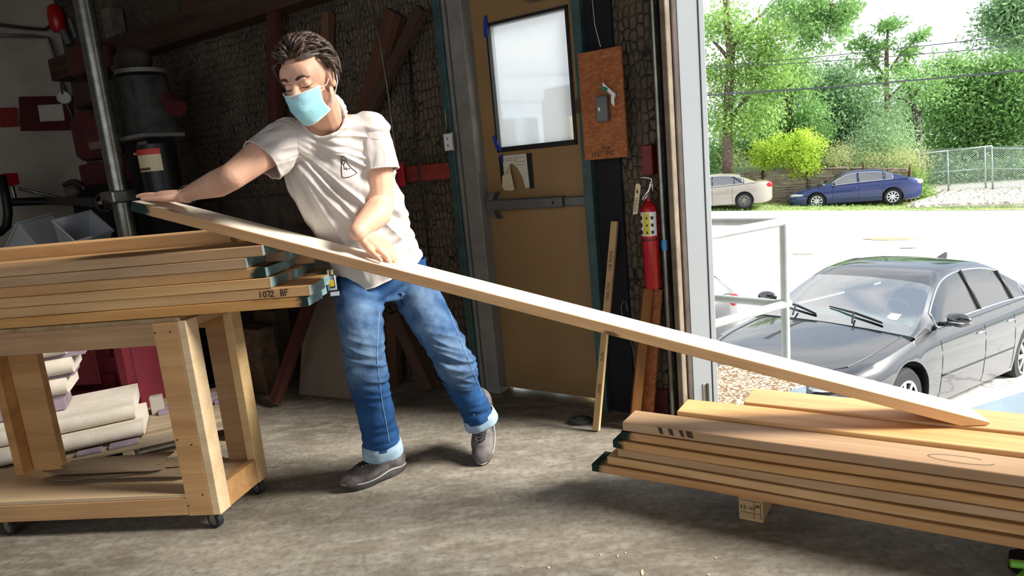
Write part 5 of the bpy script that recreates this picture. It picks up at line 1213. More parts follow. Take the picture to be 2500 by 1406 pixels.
tree('tall_tree', 'tall fresh green tree rising behind the silver car', D + 1.9,
     [([(1777, 432), (1776, 330), (1779, 230), (1784, 130), (1776, 40), (1770, -40)], [.24, .21, .19, .18, .15, .12]), ([(1783, 150), (1760, 120), (1740, 100)], [.09, .07, .04]), ([(1784, 120), (1830, 60), (1880, 20)], [.1, .08, .05]), ([(1778, 300), (1820, 240), (1860, 190)], [.1, .07, .04])],
     [([(1760, 60, 60, 60, 1), (1840, 110, 70, 60, 1.2), (1790, 200, 70, 60, 1), (1880, 200, 70, 60, 1.2), (1760, 300, 50, 60, .8), (1850, 290, 60, 50, 1), (1900, 130, 40, 50, .5), (1930, 60, 70, 40, .7), (1745, 180, 30, 60, .5)], 10500, .125, 'fresh', dict(clump=.36))], seed=1)
tree('leafy_tree', 'dense green tree left of centre behind the log fence', D + 6,
     [([(1930, 420), (1928, 330), (1927, 250), (1925, 215)], [.2, .2, .22, .16])],
     [([(1880, 250, 70, 70, 1), (1950, 200, 50, 60, .8), (1970, 300, 60, 60, 1), (1830, 330, 80, 60, 1), (1750, 380, 60, 50, .8), (1890, 370, 80, 50, 1)], 11000, .135, 'mid', dict(clump=.36))], seed=2)
tree('overhanging_tree', 'leafy boughs hanging into the top of the view, left of the open sky', D - 4,
     [([(1740, -160), (1850, -60), (1960, -10), (2060, 20)], [.16, .13, .1, .04])],
     [([(1940, 40, 46, 34, 1), (1990, 20, 40, 24, .8), (2040, 40, 40, 30, .9), (1990, 85, 26, 30, .5), (2085, 12, 34, 18, .5), (1960, 110, 16, 34, .3), (2060, 75, 24, 12, .25), (1900, 20, 40, 24, .5), (2010, 120, 12, 16, .12)], 3600, .11, 'mid', dict(clump=.17, droop=.6))], seed=3)
tree('slender_tree', 'slender tree with round leaf clumps against the white sky', D + 9,
     [([(2170, 430), (2168, 300), (2164, 200), (2165, 110), (2168, 70)], [.16, .14, .11, .08, .04]), ([(2165, 190), (2130, 150), (2105, 110)], [.06, .05, .03]), ([(2165, 180), (2200, 130), (2240, 95)], [.06, .05, .03]), ([(2168, 240), (2210, 200), (2236, 150)], [.06, .05, .03])],
     [([(2165, 70, 30, 28, 1), (2105, 105, 26, 16, .7), (2150, 115, 34, 20, .8), (2215, 130, 30, 22, .8), (2245, 90, 26, 14, .6), (2120, 150, 36, 14, .5), (2210, 170, 36, 18, .5), (2150, 200, 34, 20, .4)], 2500, .14, 'mid', dict(clump=.2))], seed=4)
tree('bare_tree', 'dark trunked tree with forked limbs left of the chain link fence', D + 5,
     [([(2249, 420), (2243, 340), (2238, 290), (2226, 240), (2215, 200)], [.17, .15, .13, .08, .05]), ([(2238, 290), (2252, 262), (2268, 240), (2290, 215)], [.1, .07, .05, .03]), ([(2230, 250), (2236, 225), (2256, 200)], [.06, .05, .03]), ([(2232, 262), (2208, 244), (2190, 240)], [.06, .04, .03])],
     [([(2215, 200, 40, 26, 1), (2262, 215, 36, 26, .8)], 1200, .13, 'mid', dict(clump=.5))], bm=flat('dark_bark', srgb(74, 68, 62), .95), seed=5)
tree('broad_tree', 'broad green tree mass filling the right side behind the fence', D + 9,
     [([(2390, 430), (2392, 320), (2400, 200)], [.25, .22, .16])],
     [([(2380, 200, 90, 60, 1.2), (2460, 180, 80, 60, 1.2), (2330, 270, 80, 60, 1.2), (2420, 290, 90, 60, 1.3), (2510, 250, 80, 80, 1.2), (2330, 370, 90, 60, 1), (2440, 380, 100, 60, 1), (2540, 360, 70, 70, .8), (2310, 180, 36, 40, .4)], 21000, .16, 'mid', dict(clump=.45))], seed=6)
tree('corner_tree', 'dark leafy branches hanging in at the upper right corner', D - 2,
     [([(2640, -20), (2560, 30), (2490, 70)], [.14, .1, .05])],
     [([(2480, 20, 60, 40, 1), (2500, 80, 34, 40, .7), (2440, 60, 34, 30, .4), (2410, 95, 18, 16, .1)], 3800, .12, 'dark', dict(clump=.3))], seed=7)
tree('far_tree', 'hazy darker trees in the gap behind the slender tree', D + 20, [([(2060, 430), (2060, 260)], [.2, .14]), ([(2075, 400), (2078, 330), (2070, 280)], [.08, .06, .04])],
     [([(2010, 260, 50, 60, 1), (2070, 240, 50, 50, 1), (2120, 290, 60, 60, 1), (2040, 340, 60, 60, 1), (2170, 330, 80, 60, 1), (2230, 300, 60, 60, .8), (2250, 380, 80, 50, 1), (2080, 390, 80, 50, 1), (1960, 340, 50, 80, 1), (2020, 200, 34, 22, .4), (2060, 190, 30, 18, .3)], 17000, .22, 'dark', dict(clump=.8))], seed=8)
tree('willow_shrub', 'pale greyish green tall shrub between the log and wire fences', D + 4.5, [([(2150, 440), (2150, 380)], [.08, .05])],
     [([(2150, 330, 50, 60, 1), (2110, 380, 50, 40, .8), (2190, 370, 50, 50, .9), (2170, 280, 26, 30, .3)], 8500, .10, 'willow', dict(clump=.4, asp=.25))], seed=9)
tree('yellow_shrub', 'bright yellow green shrub spilling over the log fence', D + 2.75, [([(1960, 440), (1950, 400)], [.06, .04])],
     [([(1930, 385, 84, 20, 1.2), (1960, 352, 60, 34, 1), (1890, 360, 56, 34, .8), (1965, 405, 40, 16, .5), (1860, 398, 30, 12, .3), (1940, 425, 14, 12, .12)], 8500, .085, 'yellow', dict(clump=.17))], seed=10, cat='shrub', group='shrubs along the fences')
tree('straw_shrub', 'straw coloured twiggy shrub above the blue car', D + 3.2, [([(2060, 430), (2050, 380), (2040, 350)], [.04, .03, .02]), ([(2070, 430), (2080, 370)], [.03, .02])],
     [([(2050, 385, 46, 34, 1), (2110, 400, 50, 20, .6), (2190, 385, 60, 34, 1), (2235, 400, 30, 40, .7), (1800, 400, 30, 26, .5)], 5600, .07, 'straw', dict(clump=.3, asp=.25))], seed=11, cat='shrub', group='shrubs along the fences')
tree('fence_shrub', 'green shrub growing through the left end of the wire fence', D + 3.3, [([(2225, 470), (2228, 430)], [.04, .02])],
     [([(2228, 450, 24, 46, 1), (2250, 470, 26, 20, .5), (2225, 490, 16, 14, .3)], 3200, .075, 'fresh', dict(clump=.2))], seed=12, cat='shrub', group='shrubs along the fences')
tree('undergrowth', 'dark undergrowth behind the wire fence', D + 7, [],
     [([(2300, 430, 70, 36, 1), (2400, 430, 70, 36, 1), (2500, 420, 70, 40, 1)], 7000, .12, 'dark', dict(clump=.4))], seed=13, cat='shrub', group='shrubs along the fences')
# grass along the verge
r = np.random.default_rng(5); n = 9000
uu = r.uniform(UC - 17, UC + 13, n); dd = D + r.uniform(.0, 2.4, n); hh = r.uniform(.02, .06, n)
P = np.outer(dd, list(SN)) + np.outer(uu, list(SE)); P[:, 2] = [zext(x, u_) + .03 + (x - D) * .03 for x, u_ in zip(dd, uu)]; P[:, 2] += hh * .8
T = np.zeros((n, 3)); T[:, 2] = hh; T[:, 0] = r.normal(size=n) * .03; T[:, 1] = r.normal(size=n) * .03; Bv = r.normal(size=(n, 3)) * .012; Bv[:, 2] = 0
o = quads_mesh('verge_grass', P, T, Bv, [LF['fresh']], None); tag(o, 'short green grass along the far verge under the parked cars', 'grass', kind='stuff')
# ------------------------------------------------------------------ cars
def interp(pts, x):
    if x >= pts[0][0]: return pts[0][1]
    for (a, za), (b, zb) in zip(pts, pts[1:]):
        if x >= b:
            t = (x - b) / (a - b); t2 = t
            return zb + (za - zb) * t2
    return pts[-1][1]
def smoothline(pts, n=3):
    for _ in range(n):
        q = [pts[0]]
        for a, b in zip(pts, pts[1:]): q += [(a[0] * .75 + b[0] * .25, a[1] * .75 + b[1] * .25), (a[0] * .25 + b[0] * .75, a[1] * .25 + b[1] * .75)]
        q.append(pts[-1]); pts = q
    return pts
def carpaint(name, c, rough=.12, spec=.7, metal=.25, ci=1.5):
    m = N(name); m.b.inputs['Base Color'].default_value = c; m.set(Roughness=.35, Metallic=metal); m.b.inputs['Coat Weight'].default_value = 1; m.b.inputs['Coat Roughness'].default_value = .03; m.b.inputs['Coat IOR'].default_value = ci; return m.mat
def glassm(name, tint, refl=.35, ior=1.6):
    m = N(name); gl = m.n('BsdfGlossy'); gl.inputs['Roughness'].default_value = .02; tr = m.n('BsdfTransparent'); tr.inputs[0].default_value = tint
    fr = m.n('LayerWeight'); fr.inputs['Blend'].default_value = .5; x = m.n('MixShader')
    m.l(m.math('MULTIPLY_ADD', m.math('POWER', fr.outputs['Facing'], 3.5), 1 - refl, refl), x.inputs[0]); m.l(tr.outputs[0], x.inputs[1]); m.l(gl.outputs[0], x.inputs[2]); m.l(x.outputs[0], m.out.inputs[0]); return m.mat
def car(name, lab, M, L, W, H, low, roof, xw, wr, wheels_x, paint, glass, zb0=.18, wheel='alloy', chrome=True, side_w=(), lamps=True, far_=False, interior=True, group=None, arch=None, tint_side=None):
    """low: top line of the lower body, roof: line of the cabin; x forward"""
    t = bpy.data.objects.new(name, None); t.matrix_basis = M; COL.objects.link(t); tag(t, lab, 'car', group)
    low = smoothline(low, 2); roof = smoothline(roof, 2); hw = W / 2
    def plan(x):
        e = max(0, (abs(x) - (L / 2 - .85)) / .85); return hw * (1 - .30 * e ** 2.6)
    def ringL(x):
        w = plan(x); zt = interp(low, x); e = max(0, (abs(x) - (L / 2 - .35)) / .35); z0 = zb0 + .10 * e ** 2; zt = zt
        zs = zt - z0
        half = [(0, z0), (w * .86, z0), (w * .955, z0 + zs * .05), (w * .985, z0 + zs * .2), (w, z0 + zs * .48), (w * .995, z0 + zs * .70), (w * .965, z0 + zs * .88), (w * .91, z0 + zs * .97), (w * .82, zt), (w * .45, zt + .022), (0, zt + .03)]
        return [V((x, y, z)) for y, z in half] + [V((x, -y, z)) for y, z in half[::-1][1:-1]]
    xs = []; n = 44
    for i in range(n + 1):
        u = -1 + 2 * i / n; xs.append(L / 2 * (abs(u) ** .86) * (1 if u > 0 else -1))
    rings = [ringL(x) for x in xs]
    # rounded nose and tail
    def squash(r, x, k, s): cz = (r[0].z + r[10].z) / 2; return [V((x, p.y * k, cz + (p.z - cz) * s)) for p in r]
    rings = [squash(rings[0], -L / 2 - .05, .86, .72)] + [squash(rings[0], -L / 2 - .03, .96, .92)] + rings + [squash(rings[-1], L / 2 + .04, .95, .9), squash(rings[-1], L / 2 + .07, .8, .6)]
    mb = MB(); mb.loft(rings)
    me = mb.mesh('body_shell'); body = bpy.data.objects.new('body_shell', me); COL.objects.link(body)
    bm = bmesh.new(); bm.from_mesh(me); bmesh.ops.recalc_face_normals(bm, faces=bm.faces); bm.to_mesh(me); bm.free()
    cut = MB(); ar = wr + .055
    for x in wheels_x:
        for s_ in (1, -1): cut.tube([V((x, s_ * (hw + .2), wr + .015)), V((x, s_ * (hw - .27), wr + .015))], ar, 36)
    cme = cut.mesh('cut'); co_ = bpy.data.objects.new('cut', cme); COL.objects.link(co_)
    bm = bmesh.new(); bm.from_mesh(cme); bmesh.ops.recalc_face_normals(bm, faces=bm.faces); bm.to_mesh(cme); bm.free()
    md = body.modifiers.new('b', 'BOOLEAN'); md.operation = 'DIFFERENCE'; md.object = co_; md.solver = 'EXACT'
    dg = bpy.context.evaluated_depsgraph_get(); dg.update(); me2 = bpy.data.meshes.new_from_object(body.evaluated_get(dg)); bpy.data.objects.remove(body); bpy.data.objects.remove(co_)
    me2.materials.clear(); ob = wrap(me2, 'body_shell', paint, None, True); me2.set_sharp_from_angle(angle=radians(34)); ob.matrix_basis = M; ob.parent = t; ob.matrix_parent_inverse = t.matrix_basis.inverted()
    def put(nm, mb_, mt, par=None, **kw): return mb_.build(nm, mt, par or t, M.copy(), **kw)
    # wheel wells lining
    for x in wheels_x:
        for s_ in (1, -1):
            mb = MB(); y0 = s_ * (hw - .27)
            mb.tube([V((x, y0, wr + .015)), V((x, y0 - s_ * .01, wr + .015))], ar - .003, 30); put('wheel_well', mb, BLACK)
    # cabin
    x0, x1 = roof[0][0], roof[-1][0]; nn_ = 40; G_ = []; X_ = []
    rmax = max(z for x, z in roof)
    for i in range(nn_ + 1):
        x = x0 + (x1 - x0) * i / nn_; zr = interp(roof, x); zb = interp(low, x) - .012
        zr = max(zr, zb + .012); tt = (zr - zb) / (rmax - zb); wb = plan(x) * .925; wt = wb - W * .135 * tt
        r_ = min(.07, (zr - zb) * .45)
        half = [(wb, zb), (wb - (wb - wt) * .12, zb + (zr - r_ - zb) * .10), (wb - (wb - wt) * .55, zb + (zr - r_ - zb) * .58), (wt + .005, zr - r_), (wt - .035, zr - r_ * .42), (wt - .10, zr - r_ * .06), (wt * .5, zr + .012), (0, zr + .02)]
        G_.append([V((x, y, z)) for y, z in half] + [V((x, -y, z)) for y, z in half[::-1][1:]]); X_.append(x)
    nc = len(G_[0]); allv = [p for r in G_ for p in r]
    ws_end, rw_start = xw
    groups = {}
    for i in range(nn_):
        xm = (X_[i] + X_[i + 1]) / 2
        for j in range(nc - 1):
            jj = min(j, nc - 2 - j); side = 0 if j < (nc - 1) / 2 else 1; key = 'roof'
            if jj >= 4:
                if xm > ws_end: key = 'windshield'
                elif xm < rw_start: key = 'rear_window'
            elif jj in (1, 2):
                for k, (a, b) in enumerate(side_w):
                    if b < xm < a: key = 'side_window_%d_%d' % (side, k)
            groups.setdefault(key, []).append((i * nc + j, i * nc + j + 1, (i + 1) * nc + j + 1, (i + 1) * nc + j))
    for key, fs in groups.items():
        used = sorted({i for f in fs for i in f}); mp_ = {a: b for b, a in enumerate(used)}
        mb = MB(); mb.add([allv[i] for i in used], [tuple(mp_[i] for i in f) for f in fs])
        nm = 'side_window' if key.startswith('side') else key
        o = put(nm, mb, paint if key == 'roof' else (tint_side if (tint_side and nm != 'windshield') else glass), smooth=True, fix=False)
        if nm == 'side_window' and chrome is not None and key.startswith('side'):
            pass
    # window chrome line
    if chrome:
        for s_ in (1, -1):
            j = 1; idx = [i for i in range(nn_ + 1) if side_w[-1][1] - .02 <= X_[i] <= side_w[0][0] + .02]
            lo = [V((G_[i][1].x, s_ * (G_[i][1].y + .004), G_[i][1].z)) for i in idx]; up_ = [V((G_[i][3].x, s_ * (G_[i][3].y + .004), G_[i][3].z)) for i in idx]
            if len(idx) > 2:
                mb = MB(); mb.tube(lo + up_[::-1] + [lo[0]], .011 if not far_ else .014, 6); put('window_trim', mb, CHROME, smooth=True)
        
        for a, b in zip(side_w, side_w[1:]):
            for s_ in (1, -1):
                xm = (a[1] + b[0]) / 2; i = min(range(nn_ + 1), key=lambda k: abs(X_[k] - xm)); mb = MB()
                pts = [V((X_[i], s_ * (G_[i][k].y + .003), G_[i][k].z)) for k in (1, 2, 3)]
                mb.tube(pts, .022, 6); put('door_pillar', mb, BLACK, smooth=True)
    # doors: seams and handles
    def sidey(x, f): r = ringL(x); 
    def spt(x, z, s_, o_=.003):
        r = ringL(x)[:9]
        for a, b in zip(r[1:], r[2:]):
            if a.z <= z <= b.z or b is r[-1]:
                k = (z - a.z) / max(1e-6, b.z - a.z); k = min(1, max(0, k)); return V((x, s_ * (a.y + (b.y - a.y) * k + o_), z))
    dx = [side_w[0][0] + .02] + [(a[1] + b[0]) / 2 for a, b in zip(side_w[:2], side_w[1:2])] + [side_w[min(1, len(side_w) - 1)][1] + .05]
    for s_ in (1, -1):
        for x in dx:
            zt = interp(low, x) - .03; mb = MB(); mb.tube([spt(x, zb0 + .08 + (zt - zb0 - .08) * k / 8, s_, -.001) for k in range(9)], .0045 if not far_ else .007, 5); put('door_seam', mb, BLACK)
        for x in dx[1:]:
            z = interp(low, x) - .17; mb = MB(); a = spt(x + .19, z, s_, .012); b = spt(x + .05, z, s_, .012); mb.tube([a - V((0, s_ * .02, 0)), a, b, b - V((0, s_ * .02, 0))], .012, 8); put('door_handle', mb, paint if far_ else CHROME, smooth=True)
        mb = MB(); mb.tube([spt(dx[0] - (dx[0] - dx[-1]) * k / 8, .50, s_, .002) for k in range(9)], .008, 5); put('side_moulding', mb, paint if far_ else BLACK, smooth=True)
        # mirror
        xm = side_w[0][0] - .02; zm = interp(low, xm) + .09; yb = plan(xm) * .93
        mb = MB(); mb.ell(V((xm, s_ * (yb + .16), zm)), (V((.055, .02 * s_, 0)), V((0, s_ * .115, .0)), V((0, 0, .068))), 16, 10); o = put('mirror', mb, paint if not far_ else BLACK, smooth=True)
        mb = MB(); mb.tube([V((xm, s_ * (yb - .01), zm - .06)), V((xm, s_ * (yb + .10), zm - .045))], .022, 8); put('mirror_arm', mb, BLACK, o, smooth=True)
        if not far_:
            mb = MB(); mb.tube([V((xm + .055, s_ * (yb + .09), zm - .022)), V((xm + .05, s_ * (yb + .2), zm - .016)), V((xm + .02, s_ * (yb + .268), zm - .005))], .009, 8); put('turn_signal', mb, CHROME, o, smooth=True)
    # wheels
    for x in wheels_x:
        for s_ in (1, -1):
            yo = s_ * (hw - .035); yi = s_ * (hw - .24); c = V((x, yo, wr)); n_ = 36
            prof_ = [(wr * .66, 0), (wr * .93, 0), (wr, .03), (wr, .17), (wr * .93, .2), (wr * .6, .2)]
            mb = MB(); mb.loft([[V((x + r_ * cos(a), yo - s_ * o_, wr + r_ * sin(a))) for a in [2 * pi * j / n_ for j in range(n_)]] for r_, o_ in prof_], True, False); w_ = put('wheel', mb, RUBBER, smooth=True, angle=40)
            rm_ = STEEL if wheel == 'steel' else CHROME if False else ALLOY
            mb = MB(); mb.loft([[V((x + r_ * cos(a), yo - s_ * o_, wr + r_ * sin(a))) for a in [2 * pi * j / n_ for j in range(n_)]] for r_, o_ in ((wr * .68, -.002), (wr * .62, .004), (wr * .6, .09), (.001, .09))], True, False); put('rim', mb, DULLS if wheel == 'steel' else BLACK, w_, smooth=True, angle=40)
            mb = MB(); ns = 9 if wheel == 'alloy' else 12
            for k in range(ns):
                a = 2 * pi * k / ns; d_ = V((cos(a), 0, sin(a))); mb.bar(c + d_ * wr * .1 - V((0, s_ * .012, 0)), c + d_ * wr * .66 - V((0, s_ * .004, 0)), wr * (.13 if wheel == 'alloy' else .09), .02, (0, 1, 0))
            mb.tube([c - V((0, s_ * .02, 0)), c + V((0, s_ * .002, 0))], wr * .15, 16)
            mb.loft([[V((x + r_ * cos(a), yo + s_ * o_, wr + r_ * sin(a))) for a in [2 * pi * j / n_ for j in range(n_)]] for r_, o_ in ((wr * .60, .0), (wr * .675, .003), (wr * .675, -.01))], True, False)
            put('spokes', mb, rm_, w_, smooth=True, angle=30)
    # lamps and bumpers
    hl = []
    for s_ in (1, -1):
        zt = interp(low, L / 2 - .25)
        mb = MB(); xf = L / 2 - .20; c = V((xf - .05, s_ * plan(xf - .05) * .88, zt - .10)); mb.ell(c, (V((.27, -s_ * .15, -.012)), V((.03, s_ * .075, 0)), V((0, 0, .075))), 18, 10); put('headlight', mb, HLAMP, smooth=True)
        zt = interp(low, -L / 2 + .12); c = V((-L / 2 + .06, s_ * plan(-L / 2 + .1) * .90, zt - .13)); mb = MB(); mb.ell(c, (V((.13, s_ * .06, 0)), V((.02, s_ * .07, 0)), V((0, 0, .10))), 16, 10); put('tail_light', mb, TCLEAR if name == 'blue_sedan' else TLAMP, smooth=True)
    mb = MB(); xg = L / 2 + .055; zt = interp(low, L / 2 - .1); mb.box((xg - .06, -W * .30, zt - .20), (xg + .01, W * .30, zt - .07)); gr = put('grille', mb, BLACK, bevel=.01)
    mb = MB()
    for k in range(3): mb.box((xg + .008, -W * .30, zt - .10 - .04 * k), (xg + .016, W * .30, zt - .09 - .04 * k))
    put('grille_bar', mb, CHROME, gr)
    mb = MB(); mb.box((xg - .06, -W * .34, .26), (xg + .012, W * .34, .38)); put('lower_intake', mb, BLACK, bevel=.01)
    if interior:
        zi = interp(low, 0) - .02
        mb = MB(); mb.box((x0 - .55, -hw * .78, zi + .02), (x0 - .15, hw * .78, zi + .05)); put('dashboard', mb, flat('grey_dashboard', srgb(150, 166, 166), .8), bevel=.01)
        for s_ in (1, -1):
            for xs_ in (-.15, -1.0):
                mb = MB(); mb.box((xs_ - .12, s_ * .38 - .22, zi - .05), (xs_, s_ * .38 + .22, zi + .20)); mb.box((xs_ - .10, s_ * .38 - .12, zi + .2), (xs_ - .02, s_ * .38 + .12, zi + .34)); put('car_seat', mb, flat('grey_seat', srgb(110, 112, 112), .8), bevel=.03, smooth=True, angle=60)
        mb = MB(); cs = V((x0 - .62, .38, zi + .05)); mb.tube([cs + V((.06 * sin(a), .17 * cos(a), .16 * sin(a))) for a in [2 * pi * k / 24 for k in range(25)]], .012, 8); put('steering_wheel', mb, flat('pale_wheel_rim', srgb(140, 150, 150), .6), smooth=True)
    return t, (lambda nm, mb_, mt, par=None, **kw: mb_.build(nm, mt, par or t, M.copy(), **kw)), ringL, spt, G_, X_
ALLOY = flat('alloy_silver', srgb(214, 216, 218), .3, .7)
HLAMP = flat('lamp_glass', srgb(214, 222, 224), .08, .2, spec=1); TLAMP = flat('tail_lamp_red', srgb(196, 30, 40), .12, c2=srgb(170, 22, 32)); TCLEAR = flat('tail_lamp_clear', srgb(206, 208, 206), .12, c2=srgb(190, 168, 164), sc=9)
def pose(x, y, z, yaw, pitch=0, s=1):
    return Matrix.Translation((x, y, z)) @ Matrix.Rotation(yaw, 4, 'Z') @ Matrix.Rotation(-pitch, 4, 'Y') @ Matrix.Scale(s, 4)
DARKG = glassm('dark_car_glass', (.10, .12, .14, 1), .22); BLUEG = glassm('grey_blue_glass', (.20, .24, .28, 1), .30)
WSG = glassm('tinted_windshield', (.50, .66, .66, 1), .48)
SEDL = [(2.44, .62), (2.3, .70), (1.9, .80), (1.2, .92), (.9, .955), (0, .965), (-1.2, 1.0), (-1.75, 1.02), (-2.3, 1.01), (-2.44, .92)]
SEDR = [(1.22, .93), (.95, 1.04), (.42, 1.36), (.1, 1.445), (-.4, 1.465), (-.95, 1.42), (-1.35, 1.26), (-1.78, 1.03)]
YB, PB = 3.741, .075
bc, put_b, ringB, sptB, GB, XB = car('black_sedan', 'black sedan parked close outside the opening, nose to the building', pose(4.10, 7.30, -1.735, YB, PB), 4.87, 1.83, 1.47, SEDL, SEDR, (.50, -1.12), .335, (1.42, -1.38), carpaint('black_car_paint', srgb(16, 18, 26), metal=.2, ci=1.9), WSG, side_w=((.78, -.12), (-.22, -.98), (-1.03, -1.42)), tint_side=glassm('dark_side_glass', (.06, .065, .07, 1), .26))
# wipers, fin, sticker, washer
cowl = .93
def ws_pt(x, y, o=.012):
    i = min(range(len(XB)), key=lambda k: abs(XB[k] - x)); z = interp(smoothline(SEDR, 2), x); return V((x, y, max(z, .94) + .02 + o))
for y0, y1 in ((.50, -.12), (-.18, -.70)):
    mb = MB(); a = ws_pt(1.13, y0); b = ws_pt(.98, y1); mb.tube([a, (a + b) / 2 + V((0, 0, .012)), b], [.012, .013, .007], 6); w_ = put_b('wiper', mb, BLACK, smooth=True); mb = MB(); m_ = (a + b) / 2 + V((.03, 0, .02)); mb.tube([V((1.22, y0 * .6 + y1 * .4, .975)), m_], .009, 6); put_b('wiper_arm', mb, BLACK, w_)
mb = MB(); mb.loft([[V((-1.32, -.025, 1.335)), V((-1.32, .025, 1.335)), V((-1.14, .018, 1.41)), V((-1.14, -.018, 1.41))], [V((-1.38, -.006, 1.455)), V((-1.38, .006, 1.455)), V((-1.34, .006, 1.462)), V((-1.34, -.006, 1.462))]]); put_b('antenna_fin', mb, BLACK, fix=True)
mb = MB(); a = ws_pt(1.02, .47, -.012); b = ws_pt(.93, .47, -.012); mb.add([a, a + V((0, .11, -.002)), b + V((0, .11, -.002)), b], [(0, 1, 2, 3)]); put_b('windshield_sticker', mb, WHITE)
for s_ in (1,):   # hood edge seam
    mb = MB(); pts = []
    for k in range(12):
        x = 2.28 - 1.2 * k / 11; r_ = ringB(x); q = r_[8]; pts.append(V((x, q.y - .02 - .05 * (k < 2), q.z + .004)))
    mb.tube(pts, .005, 5); put_b('hood_seam', mb, BLACK)
    mb = MB(); mb.tube([V((p.x, -p.y, p.z)) for p in pts], .005, 5); put_b('hood_seam', mb, BLACK)
# blue sedan across the street
BL_ = [(2.42, .60), (2.2, .70), (1.8, .80), (1.1, .91), (.8, .93), (0, .96), (-1.2, 1.02), (-1.8, 1.04), (-2.25, 1.03), (-2.42, .92)]
BR_ = [(1.30, .90), (1.0, 1.02), (.45, 1.34), (.1, 1.44), (-.45, 1.46), (-1.0, 1.42), (-1.45, 1.28), (-1.95, 1.05)]
bcx = CARB + SN * .8
car('blue_sedan', 'dark blue sedan parked sideways across the street', pose(bcx.x, bcx.y, zp_(bcx) + .02, 2.7925), 4.86, 1.80, 1.47, BL_, BR_, (.45, -1.2), .33, (1.42, -1.38), carpaint('blue_car_paint', srgb(14, 38, 98), metal=.2), BLUEG, side_w=((.80, -.10), (-.16, -1.06), (-1.1, -1.4)), far_=True)
sv = GX(1812, 517)
SLL = [(2.4, .60), (2.1, .72), (1.7, .80), (1.1, .92), (0, .97), (-1.2, 1.02), (-1.8, 1.06), (-2.25, 1.06), (-2.4, .95)]
SLR = [(1.30, .90), (1.0, 1.02), (.45, 1.34), (.1, 1.45), (-.45, 1.47), (-1.0, 1.41), (-1.45, 1.27), (-1.85, 1.08)]
hd = V((cos(2.56), sin(2.56), 0)); wv_ = sv + hd * 1.36 + V((-hd.y, hd.x, 0)) * -.8
scx = CARS - SE * 1.36 + SN * .8
car('silver_sedan', 'pale champagne sedan parked at left across the street', pose(scx.x, scx.y, zp_(scx) + .02, 2.7925), 4.80, 1.80, 1.48, SLL, SLR, (.45, -1.2), .325, (1.38, -1.36), carpaint('champagne_paint', srgb(166, 158, 144), metal=.2), BLUEG, side_w=((.80, -.08), (-.14, -.95), (-.98, -1.35)), far_=True, wheel='steel')
# pale wagon rear corner beside the guide
WGL = [(2.2, .70), (1.9, .85), (1.4, .98), (0, 1.03), (-1.5, 1.08), (-2.1, 1.06), (-2.2, .98)]
WGR = [(1.45, .98), (1.1, 1.12), (.5, 1.44), (.1, 1.52), (-.9, 1.54), (-1.5, 1.48), (-1.9, 1.34), (-2.18, 1.06)]
wr_ = PY(1797, 830, 8.9); whd = V((cos(3.3), sin(3.3), 0)); wgc = wr_ + whd * 1.86 + V((whd.y, -whd.x, 0)) * .74
car('pale_wagon', 'pale wagon rear corner showing between the door guide and the railing', pose(wgc.x, wgc.y, -1.78, 3.3, 0, .9), 4.4, 1.80, 1.66, WGL, WGR, (.55, -1.72), .33, (1.36, -1.32), carpaint('pale_wagon_paint', srgb(118, 118, 120), metal=.1), BLUEG, side_w=((.85, .0), (-.06, -.9), (-1.1, -1.75)), far_=True)
# ------------------------------------------------------------------ the man
from mathutils.bvhtree import BVHTree
def skinm():
    m = N('skin'); m.set(Roughness=.5); m.b.inputs['Specular IOR Level'].default_value = .35
    m.b.inputs['Subsurface Weight'].default_value = .12; m.b.inputs['Subsurface Radius'].default_value = (.01, .004, .002); m.b.inputs['Subsurface Scale'].default_value = .6
    co = m.coord(); c = m.ramp(m.noise(co, 9, 4), [(.3, srgb(214, 160, 132)), (.7, srgb(232, 184, 156))]); m.col(c); m.bump(m.noise(co, 220, 3), .12, .001); return m.mat
SKIN = skinm()
Rsh = PY(708, 338, 2.28); Lsh = PY(900, 322, 2.43); Rel = PY(568, 430, 2.10); Rwr = board_pt(board_x(414), .086, .050)
Lel = PY(930, 500, 2.40); Lwr = PY(874, 566, 2.225)
Rhip = PY(872, 688, 2.56); Lhip = PY(985, 668, 2.66); Rkn = PY(893, 900, 2.42); Lkn = PY(1110, 880, 2.50)
fR = G(965, 1152); fRt = G(858, 1188); dR = V((-.80, -.60, 0)).normalized(); Ran = PY(932, 1118, 2.50); Lan = PY(1176, 1040, 2.62)
def sp_ring(c, l, d, a, b, n=20, pw=1.0):
    out = []
    for j in range(n):
        t = 2 * pi * j / n; x, y = cos(t), sin(t)
        out.append(c + l * (a * abs(x) ** pw * (1 if x > 0 else -1)) + d * (b * abs(y) ** pw * (1 if y > 0 else -1)))
    return out
lat_s = (Lsh - Rsh).normalized(); lat_h = (Lhip - Rhip).normalized()
SPINE = [(940, 690, 2.63, .152, .112), (932, 655, 2.60, .150, .108), (905, 590, 2.56, .152, .108), (880, 530, 2.51, .156, .110), (850, 465, 2.46, .165, .110), (824, 405, 2.415, .172, .108), (806, 358, 2.385, .158, .095), (799, 328, 2.36, .105, .075)]
def torso(grow=0., lo=0, hi=None, ex=None):
    P_ = [PY(x, y, Y) for x, y, Y, a, b in SPINE]; rings = []
    for i, (p, s_) in enumerate(zip(P_, SPINE)):
        t = (P_[min(i + 1, len(P_) - 1)] - P_[max(i - 1, 0)]).normalized(); k = i / (len(P_) - 1)
        l = (lat_h * (1 - k) + lat_s * k); l = (l - t * l.dot(t)).normalized(); d = t.cross(l)
        rings.append(sp_ring(p, l, d, s_[3] + grow, s_[4] + grow, 22, .86))
    return rings[lo:hi]
nb = PY(797, 300, 2.335); HC = PY(752, 196, 2.13)
